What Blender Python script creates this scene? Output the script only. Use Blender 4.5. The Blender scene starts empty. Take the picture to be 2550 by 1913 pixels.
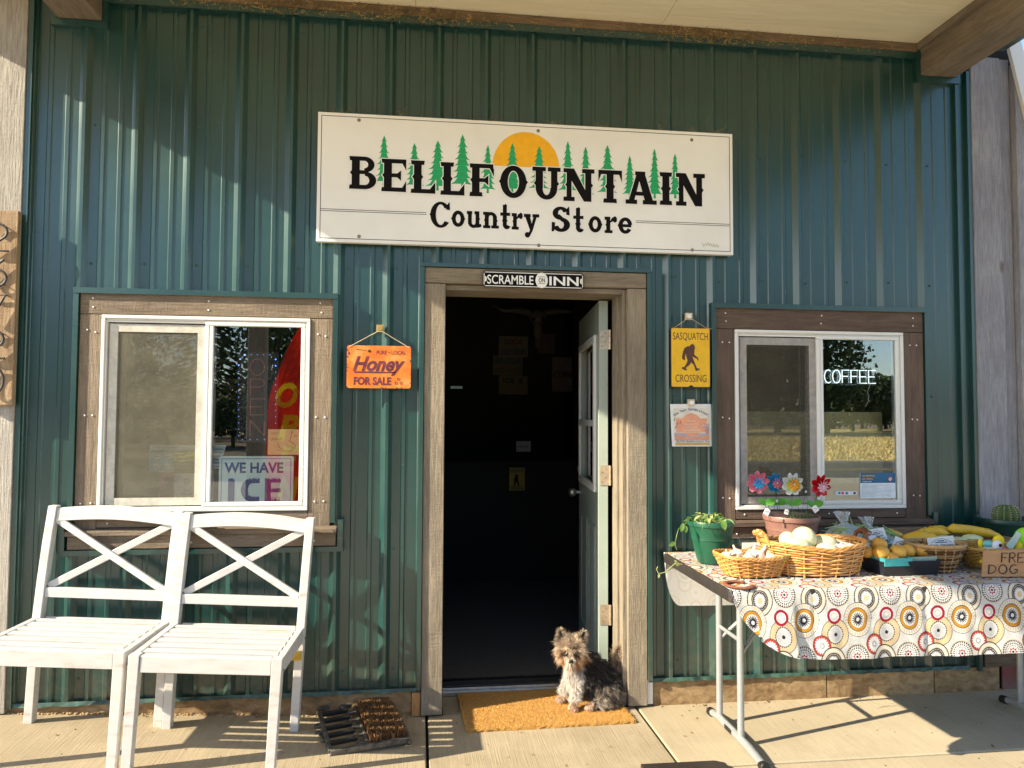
import bpy, bmesh, math, random
import numpy as np
from mathutils import Vector, Matrix, Euler
R = math.radians
random.seed(7)
rng = np.random.default_rng(7)

# ------------------------------------------------------------------ camera
scn = bpy.context.scene
COL = scn.collection
CAM_YAW, CAM_PITCH, CAM_ROLL = 0.1244, 0.0439, 0.0047
CAM_LOC = Vector((-0.5244, -3.5458, 1.390))
FPX, CX, CY = 1850.0, 1275.0, 956.5            # focal length and centre in pixels of the photograph

def cam_axes():
    f = Vector((math.sin(CAM_YAW)*math.cos(CAM_PITCH), math.cos(CAM_YAW)*math.cos(CAM_PITCH), math.sin(CAM_PITCH)))
    r = Vector((math.cos(CAM_YAW), -math.sin(CAM_YAW), 0.0))
    u = r.cross(f)
    return (r*math.cos(CAM_ROLL)+u*math.sin(CAM_ROLL), u*math.cos(CAM_ROLL)-r*math.sin(CAM_ROLL), f)
AR, AU, AF = cam_axes()
cd = bpy.data.cameras.new('camera')
cam = bpy.data.objects.new('camera', cd); COL.objects.link(cam)
cd.sensor_width = 36.0; cd.lens = 36.0*FPX/2550.0
cd.clip_start = 0.05; cd.clip_end = 1500.0
cam.matrix_world = Matrix(((AR.x, AU.x, -AF.x, CAM_LOC.x), (AR.y, AU.y, -AF.y, CAM_LOC.y), (AR.z, AU.z, -AF.z, CAM_LOC.z), (0, 0, 0, 1)))
scn.camera = cam

# ------------------------------------------------------------------ light
SUN_TRAVEL = Vector((1.0, 0.285, -0.60)).normalized()
EL = math.asin(-SUN_TRAVEL.z)
world = bpy.data.worlds.new('World'); scn.world = world; world.use_nodes = True
wn = world.node_tree; wn.nodes.clear()
wo = wn.nodes.new('ShaderNodeOutputWorld'); wb = wn.nodes.new('ShaderNodeBackground'); sk = wn.nodes.new('ShaderNodeTexSky')
sk.sky_type = 'NISHITA'; sk.sun_disc = False; sk.sun_elevation = EL
sk.sun_rotation = math.atan2(-SUN_TRAVEL.x, -SUN_TRAVEL.y) % (2*math.pi)
sk.air_density = 1.0; sk.dust_density = 0.5; sk.ozone_density = 2.2
wb.inputs['Strength'].default_value = 0.135
wn.links.new(sk.outputs[0], wb.inputs[0]); wn.links.new(wb.outputs[0], wo.inputs[0])
sl = bpy.data.lights.new('sun', 'SUN'); sl.energy = 5.0; sl.angle = R(0.55); sl.color = (1.0, 0.885, 0.68)
sun = bpy.data.objects.new('sun', sl); COL.objects.link(sun)
sun.rotation_euler = SUN_TRAVEL.to_track_quat('-Z', 'Y').to_euler()
scn.view_settings.view_transform = 'Standard'; scn.view_settings.look = 'None'
scn.view_settings.gamma = 1.0; scn.view_settings.use_curve_mapping = False
scn.view_settings.exposure = 1.27
scn.render.engine = 'CYCLES'
scn.cycles.max_bounces = 8; scn.cycles.diffuse_bounces = 4; scn.cycles.glossy_bounces = 4
scn.cycles.transparent_max_bounces = 16; scn.cycles.use_denoising = True

# ------------------------------------------------------------------ helpers
def P(px, py, Y=0.0):
    """point of the plane y = Y seen at a pixel of the photograph (used to survey the facade)"""
    d = AF + AR*((px-CX)/FPX) - AU*((py-CY)/FPX)
    t = (Y-CAM_LOC.y)/d.y
    return CAM_LOC + d*t
def PG(px, py, Z=0.0):
    d = AF + AR*((px-CX)/FPX) - AU*((py-CY)/FPX)
    return CAM_LOC + d*((Z-CAM_LOC.z)/d.z)

class MB:
    def __init__(s): s.v = []; s.f = []; s.m = []; s.c = []; s.uv = None
    def add(s, vs, fs, mi=0, col=None):
        o = len(s.v); s.v.extend([tuple(p) for p in vs])
        for f in fs: s.f.append(tuple(i+o for i in f)); s.m.append(mi)
        if col is not None: s.c.extend([col]*len(vs))
        return s
    def box(s, x0, x1, y0, y1, z0, z1, mi=0, col=None):
        vs = [(x0,y0,z0),(x1,y0,z0),(x1,y1,z0),(x0,y1,z0),(x0,y0,z1),(x1,y0,z1),(x1,y1,z1),(x0,y1,z1)]
        return s.add(vs, [(0,3,2,1),(4,5,6,7),(0,1,5,4),(1,2,6,5),(2,3,7,6),(3,0,4,7)], mi, col)
    def bar(s, p, q, w, h, up=(0,0,1), w2=None, h2=None, mi=0):
        p = Vector(p); q = Vector(q); d = (q-p).normalized(); up = Vector(up)
        a = d.cross(up)
        if a.length < 1e-5: a = d.cross(Vector((0,1,0)))
        a.normalize(); b = a.cross(d).normalized()
        w2 = w if w2 is None else w2; h2 = h if h2 is None else h2
        vs = [p+a*sx*w/2+b*sz*h/2 for sx, sz in ((-1,-1),(1,-1),(1,1),(-1,1))] + [q+a*sx*w2/2+b*sz*h2/2 for sx, sz in ((-1,-1),(1,-1),(1,1),(-1,1))]
        return s.add(vs, [(0,1,2,3),(7,6,5,4),(4,5,1,0),(5,6,2,1),(6,7,3,2),(7,4,0,3)], mi)
    def tube(s, pts, r, n=8, closed=False, mi=0, flat=1.0, col=None):
        pts = [Vector(p) for p in pts]; N = len(pts)
        rs = r if isinstance(r, (list, tuple)) else [r]*N
        vs = []; prev = None
        for i, p in enumerate(pts):
            if closed: t = pts[(i+1) % N]-pts[i-1]
            else: t = pts[min(i+1, N-1)]-pts[max(i-1, 0)]
            if t.length < 1e-9: t = Vector((0,0,1))
            t.normalize()
            if prev is None:
                a = t.cross(Vector((0,0,1)))
                if a.length < 0.1: a = t.cross(Vector((0,1,0)))
            else: a = prev - t*prev.dot(t)
            if a.length < 1e-6: a = t.orthogonal()
            a.normalize(); prev = a; b = t.cross(a)
            for k in range(n):
                an = 2*math.pi*k/n
                vs.append(p+a*math.cos(an)*rs[i]+b*math.sin(an)*rs[i]*flat)
        fs = []
        for i in range(N if closed else N-1):
            j = (i+1) % N
            for k in range(n):
                l = (k+1) % n
                fs.append((i*n+k, i*n+l, j*n+l, j*n+k))
        if not closed:
            fs.append(tuple(reversed(range(n)))); fs.append(tuple((N-1)*n+k for k in range(n)))
        return s.add(vs, fs, mi, col)
    def lathe(s, prof, n=24, c=(0,0,0), sx=1, sy=1, mi=0, rim=None, col=None):
        vs = []
        for r, z in prof:
            for k in range(n):
                a = 2*math.pi*k/n; rr = r*(1 if rim is None else rim(a, z))
                vs.append((c[0]+rr*math.cos(a)*sx, c[1]+rr*math.sin(a)*sy, c[2]+z))
        fs = [(i*n+k, i*n+(k+1) % n, (i+1)*n+(k+1) % n, (i+1)*n+k) for i in range(len(prof)-1) for k in range(n)]
        if prof[0][0] > 1e-4: fs.append(tuple(reversed(range(n))))
        if prof[-1][0] > 1e-4: fs.append(tuple((len(prof)-1)*n+k for k in range(n)))
        return s.add(vs, fs, mi, col)
    def ball(s, c, r, n=12, m=8, mi=0, sc=(1,1,1), col=None, rot=None):
        prof = [(max(1e-5, math.sin(math.pi*i/m)), -math.cos(math.pi*i/m)) for i in range(m+1)]
        t = MB(); t.lathe(prof, n)
        vs = []
        for p in t.v:
            q = Vector((p[0]*r*sc[0], p[1]*r*sc[1], p[2]*r*sc[2]))
            if rot is not None: q = rot @ q
            vs.append(q+Vector(c))
        return s.add(vs, t.f, mi, col)
    def poly(s, pts, y0, y1=None, mi=0):
        """simple polygon given in (x, z), facing -y at y0; with y1 a slab of real thickness"""
        n = len(pts)
        area = sum(pts[i][0]*pts[(i+1) % n][1]-pts[(i+1) % n][0]*pts[i][1] for i in range(n))
        if area < 0: pts = pts[::-1]
        if y1 is None: return s.add([(a, y0, b) for a, b in pts], [tuple(range(n))], mi)
        vs = [(a, y0, b) for a, b in pts]+[(a, y1, b) for a, b in pts]
        fs = [tuple(range(n)), tuple(reversed(range(n, 2*n)))]+[(i, n+i, n+(i+1) % n, (i+1) % n) for i in range(n)]
        return s.add(vs, fs, mi)
    def text(s, txt, x, z, w=None, h=0.05, y=0.0, bold=0.0, shear=0.0, align='L', mi=0, rot=0.0, M=None, maxw=None):
        """flat lettering in the xz plane facing -y; h = cap height, w = total width"""
        vs, fs = glyphs(txt, bold, shear)
        if not vs: return s
        xs = [p[0] for p in vs]; x0, x1 = min(xs), max(xs)
        ky = h/0.73; kx = (w/(x1-x0)) if w else ky
        W = (x1-x0)*kx
        ox = {'L': 0, 'C': -W/2, 'R': -W}[align]
        out = []
        for p in vs:
            a = (p[0]-x0)*kx+ox; b = p[1]*ky
            ca, sa = math.cos(rot), math.sin(rot)
            q = Vector((x+a*ca-b*sa, y, z+a*sa+b*ca))
            out.append(M @ q if M is not None else q)
        return s.add(out, fs, mi)
    def build(s, name, mat, parent=None, world=True, smooth=False, bevel=None, seg=2, solid=None, off=None):
        me = bpy.data.meshes.new(name)
        o = off if off is not None else (parent_loc(parent) if (parent and world) else Vector((0,0,0)))
        me.from_pydata([(p[0]-o[0], p[1]-o[1], p[2]-o[2]) for p in s.v], [], s.f)
        for mm in (mat if isinstance(mat, (list, tuple)) else [mat]): me.materials.append(mm)
        if any(s.m): me.polygons.foreach_set('material_index', s.m)
        if s.c and len(s.c) == len(s.v):
            at = me.color_attributes.new('Col', 'FLOAT_COLOR', 'POINT')
            at.data.foreach_set('color', np.array([(c[0], c[1], c[2], 1.0) for c in s.c], dtype=np.float32).ravel())
        me.validate(); me.update()
        if smooth:
            me.polygons.foreach_set('use_smooth', [True]*len(me.polygons))
            me.set_sharp_from_angle(angle=R(smooth if isinstance(smooth, (int, float)) and smooth is not True else 40))
        ob = bpy.data.objects.new(name, me); COL.objects.link(ob)
        if parent: ob.parent = parent
        if bevel:
            bm = ob.modifiers.new('bevel', 'BEVEL'); bm.width = bevel; bm.segments = seg; bm.limit_method = 'ANGLE'; bm.angle_limit = R(35)
            if not smooth:
                me.polygons.foreach_set('use_smooth', [True]*len(me.polygons)); me.set_sharp_from_angle(angle=R(60)); bm.harden_normals = True
        if solid:
            sm = ob.modifiers.new('solid', 'SOLIDIFY'); sm.thickness = solid; sm.offset = 0
        return ob

def parent_loc(o):
    l = Vector((0,0,0))
    while o is not None: l = l+o.location; o = o.parent
    return l

_gc = {}
def glyphs(txt, bold, shear):
    key = (txt, bold, shear)
    if key in _gc: return _gc[key]
    cu = bpy.data.curves.new('tmp_text', 'FONT'); cu.body = txt; cu.size = 1.0; cu.offset = bold; cu.shear = shear
    cu.resolution_u = 4; cu.fill_mode = 'BOTH'
    ob = bpy.data.objects.new('tmp_text', cu); COL.objects.link(ob)
    bpy.context.view_layer.update()
    dg = bpy.context.evaluated_depsgraph_get()
    me = bpy.data.meshes.new_from_object(ob.evaluated_get(dg))
    vs = [tuple(v.co) for v in me.vertices]; fs = []
    for p in me.polygons:
        i = list(p.vertices)
        if p.normal.z < 0: i.reverse()
        fs.append(tuple(i))
    # keep only one side when both faces were filled
    seen = set(); ff = []
    for f in fs:
        k = tuple(sorted((round(vs[i][0], 5), round(vs[i][1], 5)) for i in f))
        if k in seen: continue
        seen.add(k); ff.append(f)
    bpy.data.objects.remove(ob); bpy.data.curves.remove(cu); bpy.data.meshes.remove(me)
    _gc[key] = (vs, ff)
    return _gc[key]

def tag(o, label=None, cat=None, group=None, kind=None):
    if label: o['label'] = label
    if cat: o['category'] = cat
    if group: o['group'] = group
    if kind: o['kind'] = kind
    return o
def thing(name, label, cat, loc=(0,0,0), rotz=0.0, group=None, kind=None):
    o = bpy.data.objects.new(name, None); COL.objects.link(o)
    o.empty_display_size = 0.1
    o.location = loc; o.rotation_euler = (0, 0, rotz)
    return tag(o, label, cat, group, kind)
def copy_tree(o, parent=None, **kw):
    c = o.copy(); COL.objects.link(c); c.parent = parent
    for ch in list(o.children): copy_tree(ch, c)
    for k, v in kw.items(): c[k] = v
    return c

# ------------------------------------------------------------------ materials
def nodes(name):
    m = bpy.data.materials.new(name); m.use_nodes = True
    nt = m.node_tree; b = nt.nodes['Principled BSDF']
    return m, nt, b
def N(nt, t, **kw):
    n = nt.nodes.new(t)
    for k, v in kw.items():
        if k in n.inputs: n.inputs[k].default_value = v
        else: setattr(n, k, v)
    return n
def ramp(nt, src, stops):
    r = nt.nodes.new('ShaderNodeValToRGB'); e = r.color_ramp.elements
    while len(e) < len(stops): e.new(0.5)
    for i, (p, c) in enumerate(stops):
        e[i].position = p; e[i].color = (c[0], c[1], c[2], 1)
    nt.links.new(src, r.inputs[0]); return r
def coords(nt, scale=(1,1,1), rot=(0,0,0), rand=True):
    tc = nt.nodes.new('ShaderNodeTexCoord'); mp = nt.nodes.new('ShaderNodeMapping')
    mp.inputs['Scale'].default_value = scale; mp.inputs['Rotation'].default_value = rot
    nt.links.new(tc.outputs['Object'], mp.inputs['Vector'])
    if rand:
        oi = nt.nodes.new('ShaderNodeObjectInfo'); mu = nt.nodes.new('ShaderNodeVectorMath'); mu.operation = 'SCALE'
        cb = nt.nodes.new('ShaderNodeCombineXYZ')
        for i in range(3): nt.links.new(oi.outputs['Random'], cb.inputs[i])
        nt.links.new(cb.outputs[0], mu.inputs[0]); mu.inputs['Scale'].default_value = 37.0
        nt.links.new(mu.outputs[0], mp.inputs['Location'])
    return mp
def mix(nt, f, a, b, blend='MIX'):
    m = nt.nodes.new('ShaderNodeMix'); m.data_type = 'RGBA'; m.blend_type = blend
    for s, v in ((0, f), (6, a), (7, b)):
        if hasattr(v, 'links') or hasattr(v, 'is_linked'): nt.links.new(v, m.inputs[s])
        elif s == 0: m.inputs[0].default_value = v
        else: m.inputs[s].default_value = (v[0], v[1], v[2], 1)
    return m.outputs[2]
def bump(nt, b, h, strength=0.3, dist=0.01, prev=None):
    bp = nt.nodes.new('ShaderNodeBump'); bp.inputs['Strength'].default_value = strength; bp.inputs['Distance'].default_value = dist
    nt.links.new(h, bp.inputs['Height'])
    if prev is not None: nt.links.new(prev, bp.inputs['Normal'])
    nt.links.new(bp.outputs[0], b.inputs['Normal']); return bp.outputs[0]

def plain(name, c, rough=0.5, metal=0.0, var=0.12, scale=25.0, bmp=0.0, bscale=None, coat=0.0, spec=0.5, stretch=(1,1,1), emit=None, trans=0.0, sss=0.0, two=None):
    m, nt, b = nodes(name)
    mp = coords(nt, stretch)
    n = N(nt, 'ShaderNodeTexNoise', Scale=scale, Detail=5.0, Roughness=0.6); nt.links.new(mp.outputs[0], n.inputs['Vector'])
    c2 = two if two else tuple(max(0, x*(1-var*2)) for x in c)
    c1 = c if two else tuple(min(1, x*(1+var)) for x in c)
    r = ramp(nt, n.outputs[0], [(0.32, c2), (0.68, c1)])
    nt.links.new(r.outputs[0], b.inputs['Base Color'])
    b.inputs['Roughness'].default_value = rough; b.inputs['Metallic'].default_value = metal
    b.inputs['Specular IOR Level'].default_value = spec
    if coat: b.inputs['Coat Weight'].default_value = coat
    if sss: b.inputs['Subsurface Weight'].default_value = sss; b.inputs['Subsurface Radius'].default_value = (0.02, 0.012, 0.006); b.inputs['Subsurface Scale'].default_value = 0.3
    if trans: b.inputs['Transmission Weight'].default_value = trans
    if emit: b.inputs['Emission Color'].default_value = (*emit[0], 1); b.inputs['Emission Strength'].default_value = emit[1]
    if bmp:
        n2 = N(nt, 'ShaderNodeTexNoise', Scale=bscale or scale*3, Detail=6.0, Roughness=0.65); nt.links.new(mp.outputs[0], n2.inputs['Vector'])
        bump(nt, b, n2.outputs[0], bmp, 0.01)
    return m

def wood(name, c, dark, grain='x', rough=0.8, bmp=0.6, gs=1.0, knots=True, saw=0.35, paint=None):
    """rough-sawn timber: long grain, saw marks across, knots, weathering"""
    m, nt, b = nodes(name)
    sc = {'x': (1.2, 14, 14), 'z': (14, 14, 1.2), 'y': (14, 1.2, 14)}[grain]
    mp = coords(nt, tuple(v*gs for v in sc))
    n = N(nt, 'ShaderNodeTexNoise', Scale=2.2, Detail=8.0, Roughness=0.62, Distortion=0.6); nt.links.new(mp.outputs[0], n.inputs['Vector'])
    n2 = N(nt, 'ShaderNodeTexNoise', Scale=9.0, Detail=6.0, Roughness=0.7); nt.links.new(mp.outputs[0], n2.inputs['Vector'])
    mp2 = coords(nt, (1,1,1))
    n3 = N(nt, 'ShaderNodeTexNoise', Scale=2.6, Detail=4.0, Roughness=0.6); nt.links.new(mp2.outputs[0], n3.inputs['Vector'])
    r = ramp(nt, n.outputs[0], [(0.28, dark), (0.5, tuple((a+b_)/2 for a, b_ in zip(c, dark))), (0.72, c)])
    r2 = ramp(nt, n2.outputs[0], [(0.35, (0.62, 0.60, 0.58)), (0.62, (1.08, 1.06, 1.04))])
    col = mix(nt, 0.75, r.outputs[0], r2.outputs[0], 'MULTIPLY')
    r3 = ramp(nt, n3.outputs[0], [(0.3, (0.80, 0.78, 0.76)), (0.7, (1.12, 1.10, 1.06))])
    col = mix(nt, 1.0, col, r3.outputs[0], 'MULTIPLY')
    if knots:
        vo = N(nt, 'ShaderNodeTexVoronoi', Scale=1.7); vo.feature = 'F1'
        mp4 = coords(nt, {'x': (1, 2.2, 2.2), 'z': (2.2, 2.2, 1), 'y': (2.2, 1, 2.2)}[grain]); nt.links.new(mp4.outputs[0], vo.inputs['Vector'])
        rk = ramp(nt, vo.outputs['Distance'], [(0.0, (0.28, 0.2, 0.15)), (0.045, (0.45, 0.36, 0.3)), (0.075, (1, 1, 1))])
        col = mix(nt, 0.85, col, rk.outputs[0], 'MULTIPLY')
    nt.links.new(col, b.inputs['Base Color'])
    b.inputs['Roughness'].default_value = rough
    ang = {'x': (0, 0.5, 0), 'z': (0, 0.5, 0), 'y': (0, 0, 0.5)}[grain]
    mp3 = coords(nt, {'x': (30, 30, 4), 'z': (4, 30, 30), 'y': (4, 30, 4)}[grain], ang)
    n4 = N(nt, 'ShaderNodeTexNoise', Scale=4.0, Detail=5.0, Roughness=0.6, Distortion=0.3); nt.links.new(mp3.outputs[0], n4.inputs['Vector'])
    p = bump(nt, b, n2.outputs[0], bmp, 0.012)
    bump(nt, b, n4.outputs[0], saw, 0.008, p)
    return m

def attrmat(name, rough=0.6, spec=0.4, trans=0.0, sheen=0.0):
    m, nt, b = nodes(name)
    a = nt.nodes.new('ShaderNodeAttribute'); a.attribute_name = 'Col'
    nt.links.new(a.outputs[0], b.inputs['Base Color']); b.inputs['Roughness'].default_value = rough; b.inputs['Specular IOR Level'].default_value = spec
    if sheen: b.inputs['Sheen Weight'].default_value = sheen
    return m

MT = {}
def green_metal():
    m, nt, b = nodes('green_painted_metal')
    mp = coords(nt, (1,1,1), rand=False)
    n = N(nt, 'ShaderNodeTexNoise', Scale=3.0, Detail=5.0, Roughness=0.6); nt.links.new(mp.outputs[0], n.inputs['Vector'])
    r = ramp(nt, n.outputs[0], [(0.3, (0.002, 0.036, 0.031)), (0.7, (0.004, 0.051, 0.044))])
    # chalky dust streaks that run down the sheet and scuffs near the ground
    mp2 = coords(nt, (60, 60, 2.0), rand=False)
    n2 = N(nt, 'ShaderNodeTexNoise', Scale=1.6, Detail=6.0, Roughness=0.7); nt.links.new(mp2.outputs[0], n2.inputs['Vector'])
    r2 = ramp(nt, n2.outputs[0], [(0.56, (0, 0, 0)), (0.85, (0.22, 0.22, 0.22))])
    col = mix(nt, r2.outputs[0], r.outputs[0], (0.06, 0.10, 0.09))
    mp3 = coords(nt, (1, 1, 1), rand=False)
    n3 = N(nt, 'ShaderNodeTexNoise', Scale=90.0, Detail=2.0, Roughness=0.8); nt.links.new(mp3.outputs[0], n3.inputs['Vector'])
    r3 = ramp(nt, n3.outputs[0], [(0.70, (0, 0, 0)), (0.76, (0.5, 0.5, 0.5))])
    col = mix(nt, r3.outputs[0], col, (0.30, 0.36, 0.28))
    tz = nt.nodes.new('ShaderNodeTexCoord'); sx_ = nt.nodes.new('ShaderNodeSeparateXYZ'); nt.links.new(tz.outputs['Object'], sx_.inputs[0])
    mz = nt.nodes.new('ShaderNodeMapRange'); mz.inputs[1].default_value = 0.12; mz.inputs[2].default_value = 0.42; mz.inputs[3].default_value = 1.0; mz.inputs[4].default_value = 0.0; nt.links.new(sx_.outputs[2], mz.inputs[0])
    n6 = N(nt, 'ShaderNodeTexNoise', Scale=22.0, Detail=8.0, Roughness=0.75); nt.links.new(mp.outputs[0], n6.inputs['Vector'])
    r6 = ramp(nt, n6.outputs[0], [(0.42, (0.05, 0.05, 0.05)), (0.66, (0.75, 0.75, 0.75))]); mm6 = nt.nodes.new('ShaderNodeMath'); mm6.operation = 'MULTIPLY'; nt.links.new(mz.outputs[0], mm6.inputs[0]); nt.links.new(r6.outputs[0], mm6.inputs[1])
    col = mix(nt, mm6.outputs[0], col, (0.105, 0.095, 0.065))
    nt.links.new(col, b.inputs['Base Color'])
    rr = ramp(nt, n.outputs[0], [(0.3, (0.30,)*3), (0.7, (0.42,)*3)]); nt.links.new(rr.outputs[0], b.inputs['Roughness'])
    b.inputs['Coat Weight'].default_value = 0.52; b.inputs['Coat Roughness'].default_value = 0.20; b.inputs['Coat IOR'].default_value = 1.6; b.inputs['Specular IOR Level'].default_value = 0.7
    mp5 = coords(nt, (5, 5, 1.3), rand=False)
    n5 = N(nt, 'ShaderNodeTexNoise', Scale=1.1, Detail=2.0); nt.links.new(mp5.outputs[0], n5.inputs['Vector'])
    bump(nt, b, n5.outputs[0], 0.15, 0.02)
    return m
MT['green'] = green_metal()
MT['trimwood_x'] = wood('weathered_trim_wood', (0.28, 0.222, 0.160), (0.18, 0.140, 0.10), 'x')
MT['trimwood_z'] = wood('weathered_trim_wood_upright', (0.31, 0.248, 0.18), (0.195, 0.153, 0.11), 'z')
MT['shadewood_x'] = wood('shaded_trim_wood', (0.185, 0.128, 0.094), (0.10, 0.068, 0.050), 'x')  # right window trim, its shade put into the darker colours
MT['shadewood_z'] = wood('shaded_trim_wood_upright', (0.19, 0.132, 0.098), (0.105, 0.071, 0.053), 'z')
MT['doorwood_x'] = wood('tan_door_trim_wood', (0.31, 0.265, 0.20), (0.21, 0.177, 0.13), 'x', bmp=0.5)
MT['doorwood_z'] = wood('tan_door_trim_wood_upright', (0.34, 0.293, 0.222), (0.235, 0.20, 0.15), 'z', bmp=0.5)
MT['greywood_z'] = wood('grey_post_wood', (0.47, 0.45, 0.41), (0.38, 0.36, 0.325), 'z', bmp=0.8)
MT['cornerwood'] = wood('skylit_corner_wood', (0.36, 0.365, 0.41), (0.30, 0.30, 0.335), 'z', bmp=0.7, saw=0.6)  # blue-grey of the sky light put into the corner boards' colour
MT['beamwood_y'] = wood('beam_wood', (0.31, 0.255, 0.195), (0.19, 0.155, 0.118), 'y', bmp=0.35)
MT['beamwood_x'] = wood('ledger_wood', (0.26, 0.185, 0.115), (0.12, 0.085, 0.055), 'x', bmp=0.6)
MT['paleboard'] = wood('new_pine', (0.62, 0.34, 0.13), (0.45, 0.22, 0.07), 'z', bmp=0.2, knots=False)
MT['crate'] = wood('crate_wood', (0.40, 0.29, 0.18), (0.20, 0.135, 0.08), 'x', bmp=0.5)
MT['board_addr'] = wood('address_board_wood', (0.50, 0.36, 0.22), (0.27, 0.17, 0.09), 'z', bmp=0.4)

def soffit():
    m, nt, b = nodes('painted_plywood')
    mp = coords(nt, (1.0, 9.0, 1.0), (0, 0, 0.12))
    n = N(nt, 'ShaderNodeTexNoise', Scale=2.0, Detail=7.0, Roughness=0.6, Distortion=0.9); nt.links.new(mp.outputs[0], n.inputs['Vector'])
    r = ramp(nt, n.outputs[0], [(0.3, (0.78, 0.70, 0.50)), (0.7, (0.86, 0.79, 0.59))])
    mp2 = coords(nt, (1, 1, 1)); n2 = N(nt, 'ShaderNodeTexNoise', Scale=1.3, Detail=8.0, Roughness=0.7, Distortion=0.4); nt.links.new(mp2.outputs[0], n2.inputs['Vector'])
    r2 = ramp(nt, n2.outputs[0], [(0.30, (0.86, 0.80, 0.68)), (0.42, (1, 1, 1))])
    nt.links.new(mix(nt, 0.8, r.outputs[0], r2.outputs[0], 'MULTIPLY'), b.inputs['Base Color'])
    b.inputs['Roughness'].default_value = 0.6
    bump(nt, b, n.outputs[0], 0.35, 0.01); return m
MT['soffit'] = soffit()

def concrete(name, c, dark, broom=0.25, stain=0.5, rot=0.0, axis='y'):
    m, nt, b = nodes(name)
    mp = coords(nt, (1,1,1)); n = N(nt, 'ShaderNodeTexNoise', Scale=3.2, Detail=9.0, Roughness=0.62); nt.links.new(mp.outputs[0], n.inputs['Vector'])
    r = ramp(nt, n.outputs[0], [(0.28, dark), (0.62, c)])
    n2 = N(nt, 'ShaderNodeTexNoise', Scale=120.0, Detail=3.0, Roughness=0.7); nt.links.new(mp.outputs[0], n2.inputs['Vector'])
    r2 = ramp(nt, n2.outputs[0], [(0.3, (0.86, 0.85, 0.84)), (0.7, (1.06, 1.05, 1.04))])
    col = mix(nt, stain, r.outputs[0], r2.outputs[0], 'MULTIPLY')
    mp3 = coords(nt, (260, 5, 5) if axis == 'y' else (5, 5, 60), (0, 0, rot)); n3 = N(nt, 'ShaderNodeTexNoise', Scale=1.0, Detail=3.0); nt.links.new(mp3.outputs[0], n3.inputs['Vector'])
    r3 = ramp(nt, n3.outputs[0], [(0.35, (0.90,)*3), (0.65, (1.05,)*3)])
    col = mix(nt, 1.0, col, r3.outputs[0], 'MULTIPLY')
    n4 = N(nt, 'ShaderNodeTexNoise', Scale=0.9, Detail=4.0, Roughness=0.5); nt.links.new(mp.outputs[0], n4.inputs['Vector'])
    r4 = ramp(nt, n4.outputs[0], [(0.35, (0.90, 0.87, 0.83)), (0.65, (1.06, 1.05, 1.04))])
    col = mix(nt, 1.0, col, r4.outputs[0], 'MULTIPLY')
    vo = N(nt, 'ShaderNodeTexVoronoi', Scale=5.5); nt.links.new(mp.outputs[0], vo.inputs['Vector'])
    rv = ramp(nt, vo.outputs['Distance'], [(0.0, (0.40, 0.33, 0.26)), (0.035, (0.66, 0.60, 0.54)), (0.06, (0.93, 0.92, 0.9)), (0.16, (1, 1, 1))])
    col = mix(nt, 0.8, col, rv.outputs[0], 'MULTIPLY')
    nt.links.new(col, b.inputs['Base Color']); b.inputs['Roughness'].default_value = 0.85; b.inputs['Specular IOR Level'].default_value = 0.25
    p = bump(nt, b, n3.outputs[0], broom, 0.006); bump(nt, b, n2.outputs[0], 0.15, 0.004, p)
    return m
MT['slab_l'] = concrete('broomed_concrete_warm', (0.43, 0.355, 0.238), (0.34, 0.278, 0.183), 0.4, rot=-0.45)
MT['slab_m'] = concrete('broomed_concrete', (0.43, 0.365, 0.255), (0.32, 0.268, 0.18), 0.35)
MT['slab_r'] = concrete('trowelled_concrete', (0.47, 0.405, 0.285), (0.40, 0.34, 0.235), 0.06)
MT['apron'] = concrete('pale_bounce_gravel', (0.50, 0.44, 0.33), (0.40, 0.35, 0.26), 0.1)
MT['slab_out'] = concrete('pale_bounce_concrete', (0.66, 0.60, 0.47), (0.56, 0.50, 0.38), 0.1)  # unseen front panels made pale to bounce light onto soffit and wall
MT['joint'] = plain('joint_dirt', (0.045, 0.034, 0.024), 0.95, bmp=0.8)
def foundation_mat():
    m, nt, b = nodes('stained_foundation')
    mp = coords(nt, (1,1,1.6)); n = N(nt, 'ShaderNodeTexNoise', Scale=20.0, Detail=9.0, Roughness=0.7, Distortion=0.5); nt.links.new(mp.outputs[0], n.inputs['Vector'])
    r = ramp(nt, n.outputs[0], [(0.28, (0.20, 0.135, 0.07)), (0.47, (0.34, 0.24, 0.125)), (0.56, (0.41, 0.30, 0.165)), (0.78, (0.50, 0.40, 0.25))])
    n2 = N(nt, 'ShaderNodeTexNoise', Scale=2.5, Detail=5.0); nt.links.new(mp.outputs[0], n2.inputs['Vector'])
    r2 = ramp(nt, n2.outputs[0], [(0.35, (0.6, 0.5, 0.42)), (0.65, (1.1, 1.05, 1.0))])
    nt.links.new(mix(nt, 1.0, r.outputs[0], r2.outputs[0], 'MULTIPLY'), b.inputs['Base Color']); b.inputs['Roughness'].default_value = 0.95
    bump(nt, b, n.outputs[0], 0.45, 0.012); return m
MT['found'] = foundation_mat()
MT['vinyl'] = plain('white_vinyl', (0.76, 0.75, 0.71), 0.4, var=0.015, scale=3)
MT['white_paint'] = plain('worn_white_paint', (0.80, 0.775, 0.72), 0.42, scale=14, bmp=0.12, bscale=60, stretch=(1,1,1), two=(0.70, 0.665, 0.60))
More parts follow.
